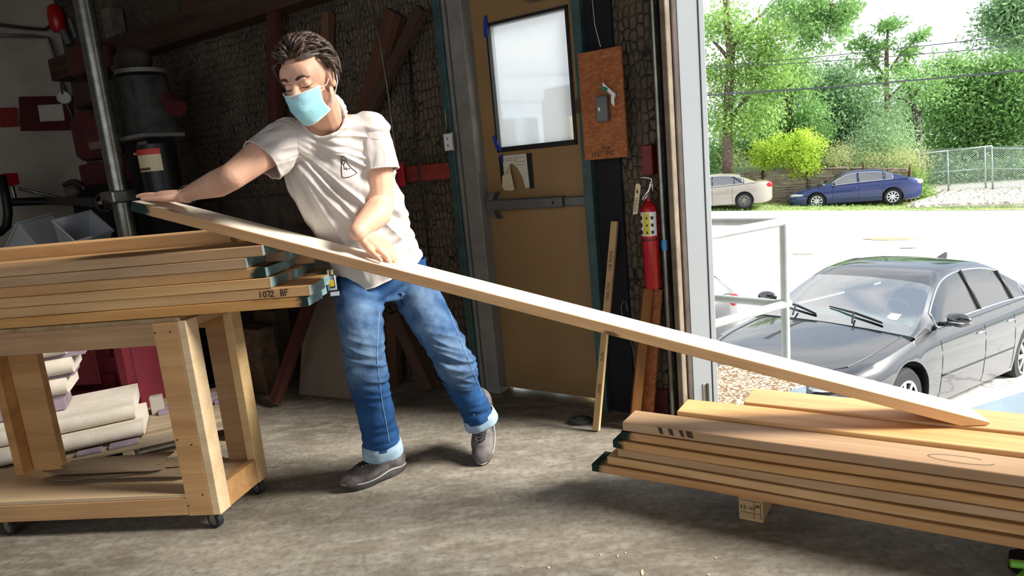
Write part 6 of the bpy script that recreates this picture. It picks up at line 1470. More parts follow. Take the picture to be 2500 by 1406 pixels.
hf = V((-.24, -.88, -.33)).normalized(); hu = V((-.14, -.30, .92)); hu = (hu - hf * hu.dot(hf)).normalized(); hr = hf.cross(hu)
if hr.x < 0: hr = -hr
HS = .93
def H(r, f, u): return HC + hr * (r * HS) + hf * (f * HS) + hu * (u * HS)
def hax(a, b, c): return (hr * a * HS, hf * b * HS, hu * c * HS)
mb = MB()
# head
mb.ell(H(0, -.012, .022), hax(.074, .094, .088), 26, 18)
mb.ell(H(0, .028, -.045), hax(.060, .066, .070), 22, 14)
mb.ell(H(0, .052, -.092), hax(.032, .034, .028), 14, 10)
mb.ell(H(0, .058, .036), hax(.056, .030, .040), 16, 10)     # forehead
mb.ell(H(0, .081, .020), hax(.046, .012, .010), 14, 8)        # brow
for s_ in (1, -1):
    mb.ell(H(s_ * .040, .052, -.030), hax(.021, .024, .022), 14, 8)   # cheek
    mb.ell(H(s_ * .031, .068, .000), hax(.0155, .0145, .0115), 14, 8)  # closed lid
    mb.ell(H(s_ * .079, -.008, -.008), hax(.010, .020, .032), 12, 8)  # ear
    mb.ell(H(s_ * .085, -.014, .004), hax(.007, .018, .022), 12, 8)
mb.cap(H(0, .080, .016), H(0, .108, -.026), .0085, .0135, 12)    # nose
mb.ell(H(.011, .098, -.030), hax(.009, .010, .008), 10, 6); mb.ell(H(-.011, .098, -.030), hax(.009, .010, .008), 10, 6)
# neck
mb.cap(H(0, -.02, -.05), nb, .055, .062, 16); mb.cap(nb, PY(799, 330, 2.37), .066, .075, 16)
mb.cap(nb + V((0, .0, -.02)), Rsh + V((.03, 0, .0)), .055, .05, 14); mb.cap(nb + V((0, .0, -.02)), Lsh + V((-.03, 0, .01)), .055, .05, 14)
mb.loft(torso(-.02, 1))
# arms
HTS = .002
def limb_(pts, rs, n=16):
    for (p, q, a, b) in zip(pts, pts[1:], rs, rs[1:]): mb.cap(p, q, a, b, n)
Rm = Rel.lerp(Rwr, .32) + V((0, 0, -.004)); limb_([Rsh, Rsh.lerp(Rel, .5) + V((0, -.01, .005)), Rel, Rm, Rel.lerp(Rwr, .75), Rwr], [.058, .050, .041, .043, .031, .025])
Lm = Lel.lerp(Lwr, .35) + V((.012, 0, 0)); limb_([Lsh, Lsh.lerp(Lel, .55) + V((.01, 0, 0)), Lel, Lm, Lel.lerp(Lwr, .8), Lwr], [.058, .052, .046, .050, .037, .030])
# hips and legs under the jeans
limb_([Rhip, Rkn, Ran.lerp(Rkn, .2)], [.075, .052, .040]); limb_([Lhip, Lkn, Lan.lerp(Lkn, .25)], [.075, .052, .040])
# hands
def hand(w, xd, nrm, thumb, curl=(.1, .15, .1), scale=1.0, spread=.05, tcurl=.3, tang=.7):
    """w wrist, xd towards the fingertips, nrm out of the back of the hand, thumb side sign"""
    xd = V(xd).normalized(); nrm = V(nrm); nrm = (nrm - xd * nrm.dot(xd)).normalized(); yd = nrm.cross(xd) * thumb
    S = scale; ring = []
    for f, a, b in ((-.01, .024, .019), (.02, .030, .017), (.05, .038, .0155), (.078, .040, .013), (.088, .036, .010)):
        ring.append(sp_ring(w + xd * f * S, yd, nrm, a * S, b * S * 1.2, 18, .8))
    mb.loft(ring)
    for i, (yo, L_, r_) in enumerate(((.029, .070, .0092), (.0098, .078, .0094), (-.0098, .073, .009), (-.028, .058, .0082))):
        a = spread * (1.5 - i); d = (xd * cos(a) + yd * sin(a)).normalized(); p = w + xd * (.080 - .004 * abs(i - 1)) * S + yd * yo * S + nrm * -.001; ang = 0
        for k, (fr_, cv) in enumerate(zip((.44, .31, .25), curl)):
            ang += cv; dd_ = (d * cos(ang) - nrm * sin(ang)).normalized(); q = p + dd_ * L_ * fr_ * S; mb.cap(p, q, r_ * (1 - .08 * k) * S, r_ * (.94 - .1 * k) * S, 12); p = q
    p = w + xd * .022 * S + yd * .026 * S - nrm * .004 * S; d = (xd * cos(tang) + yd * sin(tang)).normalized(); ang = 0
    for k, (L_, r_) in enumerate(((.038, .0145), (.030, .0105), (.024, .0092))):
        dd_ = (d * cos(ang) + xd * sin(ang)).normalized(); q = p + dd_ * L_ * S; mb.cap(p, q, r_ * S, r_ * .88 * S, 12); p = q; ang += tcurl
    return w
hand(board_pt(board_x(413), .082, .044), -ba * 1 - bn * .20, bn + ba * .08, 1, (-.06, .12, .14), 1.06, .04, .25, .95)
hand(board_pt(board_x(852), .088, .062), ba * .95 - bn * .26, bn * .9 - bw * .25 + ba * .3, -1, (.2, .42, .4), 1.06, .03, .3, .6)
me = evalmods(mb, [('REMESH', dict(mode='VOXEL', voxel_size=.0034)), ('SMOOTH', dict(factor=.5, iterations=4))])
man = wrap(me, 'person', SKIN); tag(man, 'man in white t-shirt, jeans and face mask holding a long board', 'person')
MAN_TREE = BVHTree.FromPolygons([v_.co.copy() for v_ in me.vertices], [tuple(p.vertices) for p in me.polygons])
# face details
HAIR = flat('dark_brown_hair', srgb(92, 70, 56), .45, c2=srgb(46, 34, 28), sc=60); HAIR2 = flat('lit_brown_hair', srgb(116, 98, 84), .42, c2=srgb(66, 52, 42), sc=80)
def surf(r, u, o=.0, tree=None):
    """point on the front of the face at lateral r and height u"""
    h = (tree or MAN_TREE).ray_cast(H(r, .3, u), -hf)
    return h[0] + hf * o if h[0] else H(r, .08, u)
for s_ in (1, -1):
    mb = MB(); pts = [surf(s_ * (.013 + .036 * k / 8), .0225 + .006 * sin(pi * k / 9) - .003 * (k > 6), .0012) for k in range(9)]; mb.tube(pts, [.0028, .004, .0044, .0044, .0042, .0038, .0032, .0026, .0016], 8); mb.build('eyebrow', HAIR, man, smooth=True)
    mb = MB(); pts = [surf(s_ * (.017 + .028 * k / 8), -.0035 - .0035 * sin(pi * k / 8), .0006) for k in range(9)]; mb.tube(pts, .0014, 6); mb.build('eyelash', flat('lash_dark', srgb(60, 36, 28), .6), man, smooth=True)
mb = MB(); 
for dr in (-.0045, .0055): mb.tube([surf(dr, .018 + .004 * k, .0002) for k in range(5)], [.0005, .001, .001, .0008, .0004], 5)
mb.build('frown_line', flat('skin_crease', srgb(176, 116, 92), .6), man, smooth=True)
# beard shade on the jaw
m = N('stubble'); m.set(Roughness=.7); m.col(m.mix(m.ramp(m.noise(m.coord(), 300, 2), [(.4, (0, 0, 0)), (.6, (1, 1, 1))]), srgb(176, 124, 100), srgb(96, 66, 50))); STB = m.mat
vn = normals(me); vc = verts(me)
for sd in (1, -1):
    sel = []
    for p in me.polygons:
        c = p.center; q = c - HC; r_, f_, u_ = q.dot(hr) / HS, q.dot(hf) / HS, q.dot(hu) / HS
        if u_ < -.034 and u_ > -.125 and f_ > -.01 and r_ * sd > .045 and f_ < .055 and q.length < .2: sel.append(tuple(p.vertices))
    used = sorted({i for f in sel for i in f}); mp_ = {a: b for b, a in enumerate(used)}
    mb = MB(); mb.add([V(vc[i] + vn[i] * .0006) for i in used], [tuple(mp_[i] for i in f) for f in sel]); mb.build('stubble', STB, man, smooth=True)
# hair: base cap plus many locks
mb = MB(); rr = random.Random(21)
hc = H(0, -.016, .030); N1, N2 = 40, 26; grid = {}; vs = []; fs = []
for i in range(N2 + 1):
    for j in range(N1):
        th = pi * i / N2; ph = 2 * pi * j / N1; du = cos(th); dr_ = sin(th) * sin(ph); df = sin(th) * cos(ph)
        k = 1 + .05 * noise.noise(V((dr_ * 3, df * 3, du * 3)))
        vs.append(hc + hr * dr_ * .084 * k * HS + hf * df * .103 * k * HS + hu * du * .094 * k * HS)
def hairy(i, j):
    th = pi * (i + .5) / N2; ph = 2 * pi * (j + .5) / N1; du = cos(th); dr_ = sin(th) * sin(ph); df = sin(th) * cos(ph)
    if df > .30: return du > .56 - .16 * abs(dr_)
    if df > -.05: return du > (-.15 if abs(dr_) > .8 and df < .22 else .12 + .9 * df)
    return du > -.62
for i in range(N2):
    for j in range(N1):
        if hairy(i, j): a = i * N1 + j; b = i * N1 + (j + 1) % N1; fs.append((a, b, b + N1, a + N1))
mb.add(vs, fs); mb.build('hair_cap', HAIR, man, smooth=True)
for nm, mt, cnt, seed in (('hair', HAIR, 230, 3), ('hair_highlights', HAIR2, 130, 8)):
    rr = random.Random(seed); mb = MB()
    for k in range(cnt):
        while True:
            d = V((rr.gauss(0, 1), rr.gauss(0, 1), rr.gauss(.5, 1))).normalized()   # r, f, u
            if d.z > (.54 if d.y > .3 else (.05 if d.y > -.2 else -.55)): break
        # sweep direction: back and away from the parting, with a tuft at his right (viewer left)
        base = V((d.x * .082, -.016 + d.y * .100, .030 + d.z * .092))
        sw_ = V((.35 * d.x - (.55 if d.x < 0.1 else -.35), -.75 if d.z > .3 else -.25, .1 if d.z > .4 else -.6)); sw_ = sw_ - d * sw_.dot(d); sw_.normalize()
        L_ = rr.uniform(.035, .07) * (1 if d.z > 0 else .6); lift = rr.uniform(.004, .019) * (1 if d.z > .2 else .35)
        if d.x < -.4 and d.z > -.15: lift = lift * 2.2 + .012
        if d.z > .6 and d.x > -.2: lift *= 1.9
        pts = []; side = d.cross(sw_)
        cu = rr.uniform(-.6, .6)
        for i in range(7):
            t = i / 6; q = base + d * (lift * sin(pi * min(1, t * .85 + .05))) + sw_ * (L_ * t) + side * (cu * L_ * t * t)
            # follow the skull
            e = V((q.x / .084, (q.y + .016) / .103, (q.z - .030) / .094)); le = e.length
            if le > 1.22: q = V((q.x / le * 1.22, (q.y + .016) / le * 1.22 - .016, (q.z - .030) / le * 1.22 + .030))
            if le < 1.0: q = V((q.x / le, (q.y + .016) / le - .016, (q.z - .030) / le + .030))
            pts.append(H(q.x, q.y, q.z))
        w_ = rr.uniform(.0035, .0062) if nm == 'hair' else rr.uniform(.0014, .0026)
        mb.tube(pts, [w_ * .6, w_, w_, w_ * .95, w_ * .8, w_ * .55, w_ * .15], 6)
    mb.build(nm, mt, man, smooth=True)
# mask
MASKB = N('mask_blue'); MASKB.set(Roughness=.7); MASKB.col(MASKB.ramp(MASKB.noise(MASKB.coord(), 14, 3), [(.3, srgb(146, 206, 218)), (.7, srgb(176, 226, 234))]))
MASKB.bump(MASKB.noise(MASKB.coord(), 60, 4), .35, .004); MASKB = MASKB.mat
MASKW = flat('mask_white_edge', srgb(232, 238, 240), .7)
nu, nv = 26, 22; rings = []
for i in range(nv + 1):
    v = i / nv; u = -.014 - .106 * v; row = []
    for j in range(nu + 1):
        a = -1 + 2 * j / nu; half = .066 - .012 * v; r_ = half * a
        fc = .118 + .004 * sin(pi * v) - .036 * max(0, v - .55) ** 1.2 * 2; f_ = fc - .060 * abs(a) ** 2.2 * (1 + .1 * v)
        uu = u - .004 * (1 - abs(a)) * (v < .1) + .022 * v * abs(a) ** 2
        f_ += .0028 * ((v * 3.6) % 1.0) * (1 - abs(a) ** 3) * (1 if .1 < v < .86 else 0); f_ += .003 * noise.noise(V((a * 3, v * 5, 2)))
        row.append(H(r_, f_, uu))
    rings.append(row)
mk = MB(); mk.loft(rings, False, False)
mo = wrap(evalmods(mk, [('SOLIDIFY', dict(thickness=.0015))]), 'face_mask', MASKB, man)
mb = MB(); mb.tube([p + hf * .001 for p in rings[0]], .0024, 6); mb.tube([p + hf * .001 for p in rings[-1]], .0022, 6); mb.tube([r[0] for r in rings], .0018, 6); mb.tube([r[-1] for r in rings], .0018, 6); mb.build('mask_edge', MASKW, mo, smooth=True)
for s_, c_ in ((1, -1), (-1, 0)):
    mb = MB(); e = H(s_ * .087, -.024, .006); mb.tube([rings[1][c_], H(s_ * .074, .028, -.02), e + hu * .012, e - hf * .012, e - hu * .03, H(s_ * .072, .02, -.075), rings[-3][c_]], .0013, 6); mb.build('ear_loop', MASKW, mo, smooth=True)
# bracelet
mb = MB(); bd = (Rwr - Rel).normalized(); p = Rwr - bd * .004; a1 = bd.orthogonal().normalized(); a2 = bd.cross(a1)
mb.tube([p + (a1 * cos(t) + a2 * sin(t)) * .0305 for t in [2 * pi * k / 24 for k in range(25)]], .0016, 6); mb.build('bracelet', flat('dark_cord', srgb(60, 40, 34), .7), man, smooth=True)

def cut(me, co, no):
    """remove everything on the positive side of a plane"""
    bm = bmesh.new(); bm.from_mesh(me); bmesh.ops.bisect_plane(bm, geom=bm.verts[:] + bm.edges[:] + bm.faces[:], plane_co=co, plane_no=no, clear_outer=True); bm.to_mesh(me); bm.free()
def cut_local(me, co, no, rad):
    bm = bmesh.new(); bm.from_mesh(me)
    vs = {v for v in bm.verts if (v.co - co).length < rad}; fs = [f for f in bm.faces if all(v in vs for v in f.verts)]
    es = list({e for f in fs for e in f.edges}); vv = list({v for f in fs for v in f.verts})
    bmesh.ops.bisect_plane(bm, geom=vv + es + fs, plane_co=co, plane_no=no)
    d = [f for f in bm.faces if (f.calc_center_median() - co).dot(no) > 1e-5 and (f.calc_center_median() - co).length < rad]
    bmesh.ops.delete(bm, geom=d, context='FACES'); bm.to_mesh(me); bm.free()
def boundary_loops(me):
    bm = bmesh.new(); bm.from_mesh(me); es = [e for e in bm.edges if e.is_boundary]; left = set(es); loops = []
    while left:
        e = left.pop(); st_, cu_ = e.verts[0], e.verts[1]; lp_ = [st_.co.copy(), cu_.co.copy()]; ok = True
        while cu_ != st_:
            nx = [x for x in cu_.link_edges if x in left]
            if not nx: ok = False; break
            left.discard(nx[0]); cu_ = nx[0].other_vert(cu_); lp_.append(cu_.co.copy())
        if len(lp_) > 12: loops.append(lp_)
    bm.free(); return loops
def smooth_loop(lp_, it=6):
    p = [v.copy() for v in lp_[:-1]] if (lp_[0] - lp_[-1]).length < 1e-6 else lp_
    for _ in range(it): p = [(p[i - 1] + p[i] * 2 + p[(i + 1) % len(p)]) / 4 for i in range(len(p))]
    return p + [p[0]]
# ---- t-shirt
SHM = N('white_cotton'); SHM.set(Roughness=.9); SHM.b.inputs['Specular IOR Level'].default_value = .15
SHM.col(SHM.ramp(SHM.noise(SHM.coord(), 5, 4), [(.3, srgb(190, 181, 174)), (.7, srgb(203, 195, 188))])); SHM.bump(SHM.noise(SHM.coord((1, 1, 1)), 300, 3), .15, .0006); SHM = SHM.mat
mb = MB(); tr_ = torso(.012); mb.loft(tr_)
RslE = Rsh.lerp(Rel, .50) + V((0, -.004, -.004)); LslE = PY(926, 412, 2.405)
mb.cap(nb + V((0, .01, -.045)), Rsh + V((.02, 0, -.008)), .066, .068, 16); mb.cap(nb + V((0, .01, -.045)), Lsh + V((-.02, 0, -.006)), .066, .068, 16)
mb.cap(Rsh, Rsh.lerp(RslE, .35), .070, .056, 20)
mb.cap(Lsh, Lsh.lerp(LslE, .35), .070, .056, 20)
mb.cap(nb + V((0, 0, -.05)), nb + (nb - PY(799, 330, 2.37)).normalized() * .05, .074, .068, 18)
sm_ = evalmods(mb, [('REMESH', dict(mode='VOXEL', voxel_size=.0065)), ('SMOOTH', dict(factor=.6, iterations=7)), ('SUBSURF', dict(levels=1, render_levels=1))])
vc = verts(sm_); vn = normals(sm_)
fd = (PY(985, 610, 2.5) - PY(700, 350, 2.3)).normalized(); tn = (PY(850, 465, 2.46) - PY(932, 655, 2.6)).normalized(); pd = fd.cross(V((0, -1, 0))).normalized()
disp = np.zeros(len(vc)); cS = np.array(Rsh); cN = np.array(nb); LA = np.array(Lsh); hemc = np.array(PY(932, 655, 2.60))
for i, p in enumerate(vc):
    P = V(p); q = (P - Rsh); al = q.dot(fd); pe = q.dot(pd)
    ang = math.atan2(pe, al + .10)              # folds fan out from the raised arm
    w = min(1, max(0, al * 5)) * max(.25, 1 - al * 1.1)
    f1 = noise.noise(V((ang * 9.0, al * 1.8, 3.1))); f1 = 1 - abs(f1) * 3.2
    a = .0165 * max(-.3, f1) * w
    # vertical pulls below the left shoulder
    q2 = P - Lsh; x2 = q2.x * 46 + q2.z * 9; w2 = math.exp(-((q2.x + .07) ** 2) / .008 - ((q2.z + .07) ** 2) / .018)
    a += .009 * sin(x2) * w2
    # soft sideways folds at the waist on the lit side
    q3 = P - V(hemc); hgt = q3.dot(tn); w3 = max(0, min(1, (q3.x + .02) * 9)) * math.exp(-((hgt - .08) ** 2) / .012)
    a += .011 * noise.noise(V((q3.x * 5, q3.y * 5, hgt * 34))) * w3
    a += .0035 * noise.noise(V((P.x * 17, P.y * 17, P.z * 12)))
    a += .002 * noise.noise(V((P.x * 45, P.y * 45, P.z * 30)))
    # sleeve wrinkles
    q4 = P - RslE; a += .004 * sin(q4.dot((Rel - Rsh).normalized()) * 130 + 3 * noise.noise(P * 20)) * math.exp(-q4.length_squared / .006)
    disp[i] = a
setverts(sm_, vc + vn * disp[:, None])
tang = (PY(905, 590, 2.56) - PY(932, 655, 2.60)).normalized()
cut(sm_, PY(930, 656, 2.60), -(tang * .93 - lat_h * .02 + V((0, 0, .05))).normalized())
nn2 = (H(0, -.02, -.09) - nb).normalized(); bm = bmesh.new(); bm.from_mesh(sm_); na0 = nb + nn2 * -.03 + V((0, -.012, 0)); dl = []
for f in bm.faces:
    q = f.calc_center_median() - na0; ax_ = q.dot(nn2); rd_ = (q - nn2 * ax_); fr2 = rd_.dot(V((-.2, -1, 0)).normalized())
    if ax_ > -.075 - .0 and rd_.length < .064 + .012 * max(0, fr2 / .06) and (ax_ > -.02 - max(0, fr2) * .9): dl.append(f)
bmesh.ops.delete(bm, geom=dl, context='FACES')
for _ in range(2):
    bmesh.ops.smooth_vert(bm, verts=[v for v in bm.verts if v.is_boundary], factor=.5, use_axis_x=True, use_axis_y=True, use_axis_z=True)
bm.to_mesh(sm_); bm.free()
bm = bmesh.new(); bm.from_mesh(sm_); todo = set(bm.verts); isl = []
while todo:
    st_ = [todo.pop()]; cur = set(st_)
    while st_:
        v = st_.pop()
        for e in v.link_edges:
            w = e.other_vert(v)
            if w in todo: todo.discard(w); cur.add(w); st_.append(w)
    isl.append(cur)
isl.sort(key=len)
for c_ in isl[:-1]: bmesh.ops.delete(bm, geom=list(c_), context='VERTS')
bm.to_mesh(sm_); bm.free()
loops = boundary_loops(sm_)
bm = bmesh.new(); bm.from_mesh(sm_); bmesh.ops.dissolve_degenerate(bm, dist=.0004, edges=bm.edges[:]); bmesh.ops.solidify(bm, geom=bm.faces[:], thickness=.0025)
for _ in range(4):
    for v in bm.verts:      # pull back spikes left by thin faces
        lk = [e.other_vert(v) for e in v.link_edges]
        if lk and min((w.co - v.co).length for w in lk) > .014: v.co = min(lk, key=lambda w: (w.co - v.co).length).co.copy()
bmesh.ops.remove_doubles(bm, verts=bm.verts[:], dist=.0002)
low_ = [v for v in bm.verts if (v.co - PY(931, 656, 2.60)).dot(tang) < -.012]
for v in low_: v.co = v.co + tang * (-.012 - (v.co - PY(931, 656, 2.60)).dot(tang))
bm.to_mesh(sm_); bm.free()
shirt = wrap(sm_, 't_shirt', SHM, man)
for lp_ in loops:
    c = sum(lp_, V((0, 0, 0))) / len(lp_); L_ = smooth_loop(lp_, 8)
    mb = MB(); nk = (c - nb).length < .08
    if nk:
        mb.tube(L_, .0065, 8, caps=False); mb.build('collar', SHM, shirt, smooth=True)
    else:
        mb.tube(L_, .0032, 8, caps=False); mb.build('hem' if (c - V(hemc)).length < .12 else 'cuff', SHM, shirt, smooth=True)
def sleeve(S_, E_, El, r0, r1, cutn, seed, drop=0):
    g = MB(); g.cap(S_.lerp(E_, .12), E_, r0, r1, 22); g.cap(E_, E_.lerp(El, .5), r1, r1 * .97, 22)
    if drop: g.cap(S_.lerp(E_, .5) + V((0, 0, -drop)), E_ + V((0, 0, -drop)), r0 * .8, r1 * .8, 18); g.cap(E_ + V((0, 0, -drop)), E_.lerp(El, .5) + V((0, 0, -drop)), r1 * .8, r1 * .8, 18)
    me_ = evalmods(g, [('REMESH', dict(mode='VOXEL', voxel_size=.006)), ('SMOOTH', dict(factor=.6, iterations=5)), ('SUBSURF', dict(levels=1, render_levels=1))])
    vc = verts(me_); vn = normals(me_); ax_ = (El - S_).normalized(); dd = np.zeros(len(vc))
    for i, p in enumerate(vc):
        P = V(p); h = (P - S_).dot(ax_); q = P - S_; an = math.atan2(q.dot(ax_.orthogonal().normalized()), q.dot(ax_.cross(ax_.orthogonal()).normalized()))
        dd[i] = .0045 * (1 - abs(noise.noise(V((an * 2.3 + h * 9, h * 7, seed)))) * 3) * min(1, max(0, h * 12)) + .0022 * noise.noise(P * 38)
    setverts(me_, vc + vn * dd[:, None]); cut(me_, E_ + ax_ * .004, cutn)
    lps = boundary_loops(me_); bm = bmesh.new(); bm.from_mesh(me_); bmesh.ops.solidify(bm, geom=bm.faces[:], thickness=.0025); bm.to_mesh(me_); bm.free()
    o = wrap(me_, 'sleeve', SHM, shirt)
    for L_ in lps: g = MB(); g.tube(smooth_loop(L_, 8), .003, 8, caps=False); g.build('cuff', SHM, man, smooth=True).parent = shirt
sleeve(Rsh, RslE, Rel, .070, .062, ((Rel - Rsh).normalized() * .9 + V((-.0, .1, -.12))).normalized(), 1, .03)
sleeve(Lsh, LslE, Lel, .070, .065, (Lel - Lsh).normalized(), 5)
SH_TREE = BVHTree.FromPolygons([v_.co.copy() for v_ in sm_.vertices], [tuple(p.vertices) for p in sm_.polygons])
def onsurf(tree, px, py, o=.0015, fb=2.5):
    d = ray(px, py).normalized(); h = tree.ray_cast(CAM, d)
    return (h[0] - d * o) if h[0] else None
LOGO = flat('black_print', srgb(34, 28, 28), .7)
mb = MB()
for st_ in ([(833, 390), (834, 384), (838, 381), (843, 384), (845, 392)], [(833, 388), (834, 404), (834, 420), (835, 431), (841, 434), (852, 432), (862, 428), (871, 423)], [(836, 394), (838, 390), (842, 393), (842, 399), (838, 401), (836, 397), (836, 394)], [(839, 401), (841, 412), (844, 413), (845, 408), (847, 415), (852, 411), (855, 412)], [(843, 386), (847, 397), (856, 408), (864, 415), (872, 422)]):
    pts = []
    for (a, b), (c_, d_) in zip(st_, st_[1:]):
        for k in range(4): q = onsurf(SH_TREE, a + (c_ - a) * k / 4, b + (d_ - b) * k / 4); pts.append(q) if q else None
    q = onsurf(SH_TREE, *st_[-1]); pts.append(q) if q else None
    if len(pts) > 2: mb.tube(pts, .0011, 5)
mb.build('chest_print', LOGO, shirt, smooth=True)
# ---- jeans
m = N('faded_denim'); m.set(Roughness=.85); m.b.inputs['Specular IOR Level'].default_value = .15; co = m.coord()
tw = m.noise(m.coord((1, 1, 1)), 340, 3); bg_ = m.noise(co, 7, 5, .65)
c = m.ramp(m.math('ADD', m.math('MULTIPLY', bg_, .7), m.math('MULTIPLY', tw, .3)), [(.3, srgb(16, 40, 74)), (.55, srgb(34, 70, 114)), (.8, srgb(64, 104, 146))])
def wear(pts, rad):
    tc2 = m.n('TexCoord'); acc = None
    for p in pts:
        s2 = m.n('VectorMath'); s2.operation = 'DISTANCE'; m.l(tc2.outputs['Object'], s2.inputs[0]); s2.inputs[1].default_value = tuple(p)
        k = m.n('MapRange'); k.inputs['From Min'].default_value = 0; k.inputs['From Max'].default_value = rad; k.inputs['To Min'].default_value = 1; k.inputs['To Max'].default_value = 0; m.l(s2.outputs['Value'], k.inputs[0])
        acc = k.outputs[0] if acc is None else m.math('MAXIMUM', acc, k.outputs[0])
    return acc
fr_ = V((0, -.06, 0))
w = wear([Rhip.lerp(Rkn, .35) + fr_, Rhip.lerp(Rkn, .6) + fr_, Rhip.lerp(Rkn, .85) + fr_, Lhip.lerp(Lkn, .3) + fr_ + V((.0, 0, 0)), Lhip.lerp(Lkn, .55) + fr_, Lhip.lerp(Lkn, .85) + fr_, Lkn + V((0, -.07, -.03))], .14)
c = m.mix(m.math('MULTIPLY', m.math('MULTIPLY', w, m.ramp(m.noise(co, 14, 4), [(.3, (.15, .15, .15)), (.7, (1, 1, 1))])), .8), c, srgb(128, 152, 170))
m.col(c); m.bump(tw, .2, .001); DENIM = m.mat
CUFFM = flat('denim_inside', srgb(150, 170, 184), .9, c2=srgb(120, 144, 164), sc=40)
mb = MB()
mb.loft([sp_ring(*x) for x in ((PY(945, 636, 2.62), lat_h, lat_h.cross(V((0, 0, 1))).normalized(), .154, .116, 22, .86), (PY(944, 672, 2.62), lat_h, lat_h.cross(V((0, 0, 1))).normalized(), .158, .120, 22, .86), (PY(934, 706, 2.62), lat_h, lat_h.cross(V((0, 0, 1))).normalized(), .162, .112, 22, .86), (PY(930, 730, 2.6), lat_h, lat_h.cross(V((0, 0, 1))).normalized(), .13, .09, 22, .86))])
def leg(pts, rs):
    for (p, q, a, b) in zip(pts, pts[1:], rs, rs[1:]): mb.cap(p, q, a, b, 20)
Rb = PY(932, 1082, 2.50); Lb = PY(1169, 1014, 2.62)
leg([Rhip, PY(880, 780, 2.50), Rkn, PY(912, 985, 2.46), PY(928, 1050, 2.49), Rb + V((0, 0, -.05))], [.092, .086, .070, .071, .071, .072])
leg([Lhip, PY(1040, 760, 2.60), Lkn, PY(1135, 955, 2.57), PY(1157, 985, 2.60), Lb + V((.005, 0, -.05))], [.094, .088, .070, .064, .062, .062])
jm = evalmods(mb, [('REMESH', dict(mode='VOXEL', voxel_size=.007)), ('SMOOTH', dict(factor=.6, iterations=7)), ('SUBSURF', dict(levels=1, render_levels=1))])
vc = verts(jm); vn = normals(jm); disp = np.zeros(len(vc)); Kc = [(Rkn, Rhip, Rb), (Lkn, Lhip, Lb)]; cr_ = PY(935, 725, 2.55)
for i, p in enumerate(vc):
    P = V(p); a = .004 * noise.noise(V((P.x * 9, P.y * 9, P.z * 14))) + .0025 * noise.noise(V((P.x * 26, P.y * 26, P.z * 34)))
    for K, Hh_, B_ in Kc:
        q = P - K; e = math.exp(-q.length_squared / .010); a += .018 * e * (1 - abs(noise.noise(V((P.x * 6 + K.x, P.y * 6, P.z * 30 + P.x * 12))) * 3))
        q = P - B_; e = math.exp(-(q.z - .05) ** 2 / .006 - (q.x ** 2 + q.y ** 2) / .03); a += .009 * e * noise.noise(V((P.x * 9, P.y * 9, P.z * 46)))
    q = P - cr_; e = math.exp(-q.length_squared / .010); a += .006 * e * sin((q.z - abs(q.x) * .5) * 120)
    disp[i] = a
setverts(jm, vc + vn * disp[:, None])
cut(jm, PY(945, 628, 2.64), V((.12, 0, 1)).normalized())
cutR = (Rb - PY(928, 1045, 2.49)).normalized(); cut_local(jm, Rb, cutR, .14)
cutL = (Lb - PY(1156, 980, 2.60)).normalized(); cutL = (cutL + V((.15, 0, -.2))).normalized(); cut_local(jm, Lb, cutL, .13)
bm = bmesh.new(); bm.from_mesh(jm); bmesh.ops.solidify(bm, geom=bm.faces[:], thickness=.003); bm.to_mesh(jm); bm.free()
jeans = wrap(jm, 'jeans', DENIM, man)
J_TREE = BVHTree.FromPolygons([v_.co.copy() for v_ in jm.vertices], [tuple(p.vertices) for p in jm.polygons])
def cuff(B_, d, r, h=.045):
    d = d.normalized(); a = d.orthogonal().normalized(); b = d.cross(a); rr = random.Random(int(r * 1e5)); mb = MB(); n_ = 36; rings = []
    for f, e in ((-.012, .000), (-.010, .0045), (.3, .007), (.8, .008), (1, .0065), (1.02, .002), (.9, -.004), (.2, -.006)):
        z = f * h if f > 0 else f; rings.append([B_ + d * z + (a * cos(t) + b * sin(t)) * (r + e + .003 * sin(t * 3 + 1) + .0015 * sin(t * 7)) for t in [2 * pi * j / n_ for j in range(n_)]])
    mb.loft(rings, True, False); return mb.build('jeans_cuff', CUFFM, jeans, smooth=True)
cuff(Rb + V((0, 0, 0)), (cutR + V((.05, 0, -.1))), .0705); cuff(Lb, cutL, .0625, .036)
SEAM = flat('denim_seam', srgb(130, 160, 186), .8, c2=srgb(70, 104, 144), sc=160)
for nm, pts_ in (('inner_seam', [(926, 760), (923, 820), (920, 870), (926, 930), (934, 990), (944, 1040), (952, 1090)]), ('side_seam', [(1070, 690), (1092, 745), (1112, 800), (1136, 860), (1160, 920), (1184, 980)]), ):
    P_ = []
    for (a, b), (c_, d_) in zip(pts_, pts_[1:]):
        for k in range(6): q = onsurf(J_TREE, a + (c_ - a) * k / 6, b + (d_ - b) * k / 6, .001); P_.append(q) if q else None
    P_ = [p for i_, p in enumerate(P_) if i_ == 0 or (p - P_[i_ - 1]).length < .03]
    if len(P_) > 4: mb = MB(); mb.tube(P_, .0019, 6); mb.build(nm, SEAM, jeans, smooth=True)
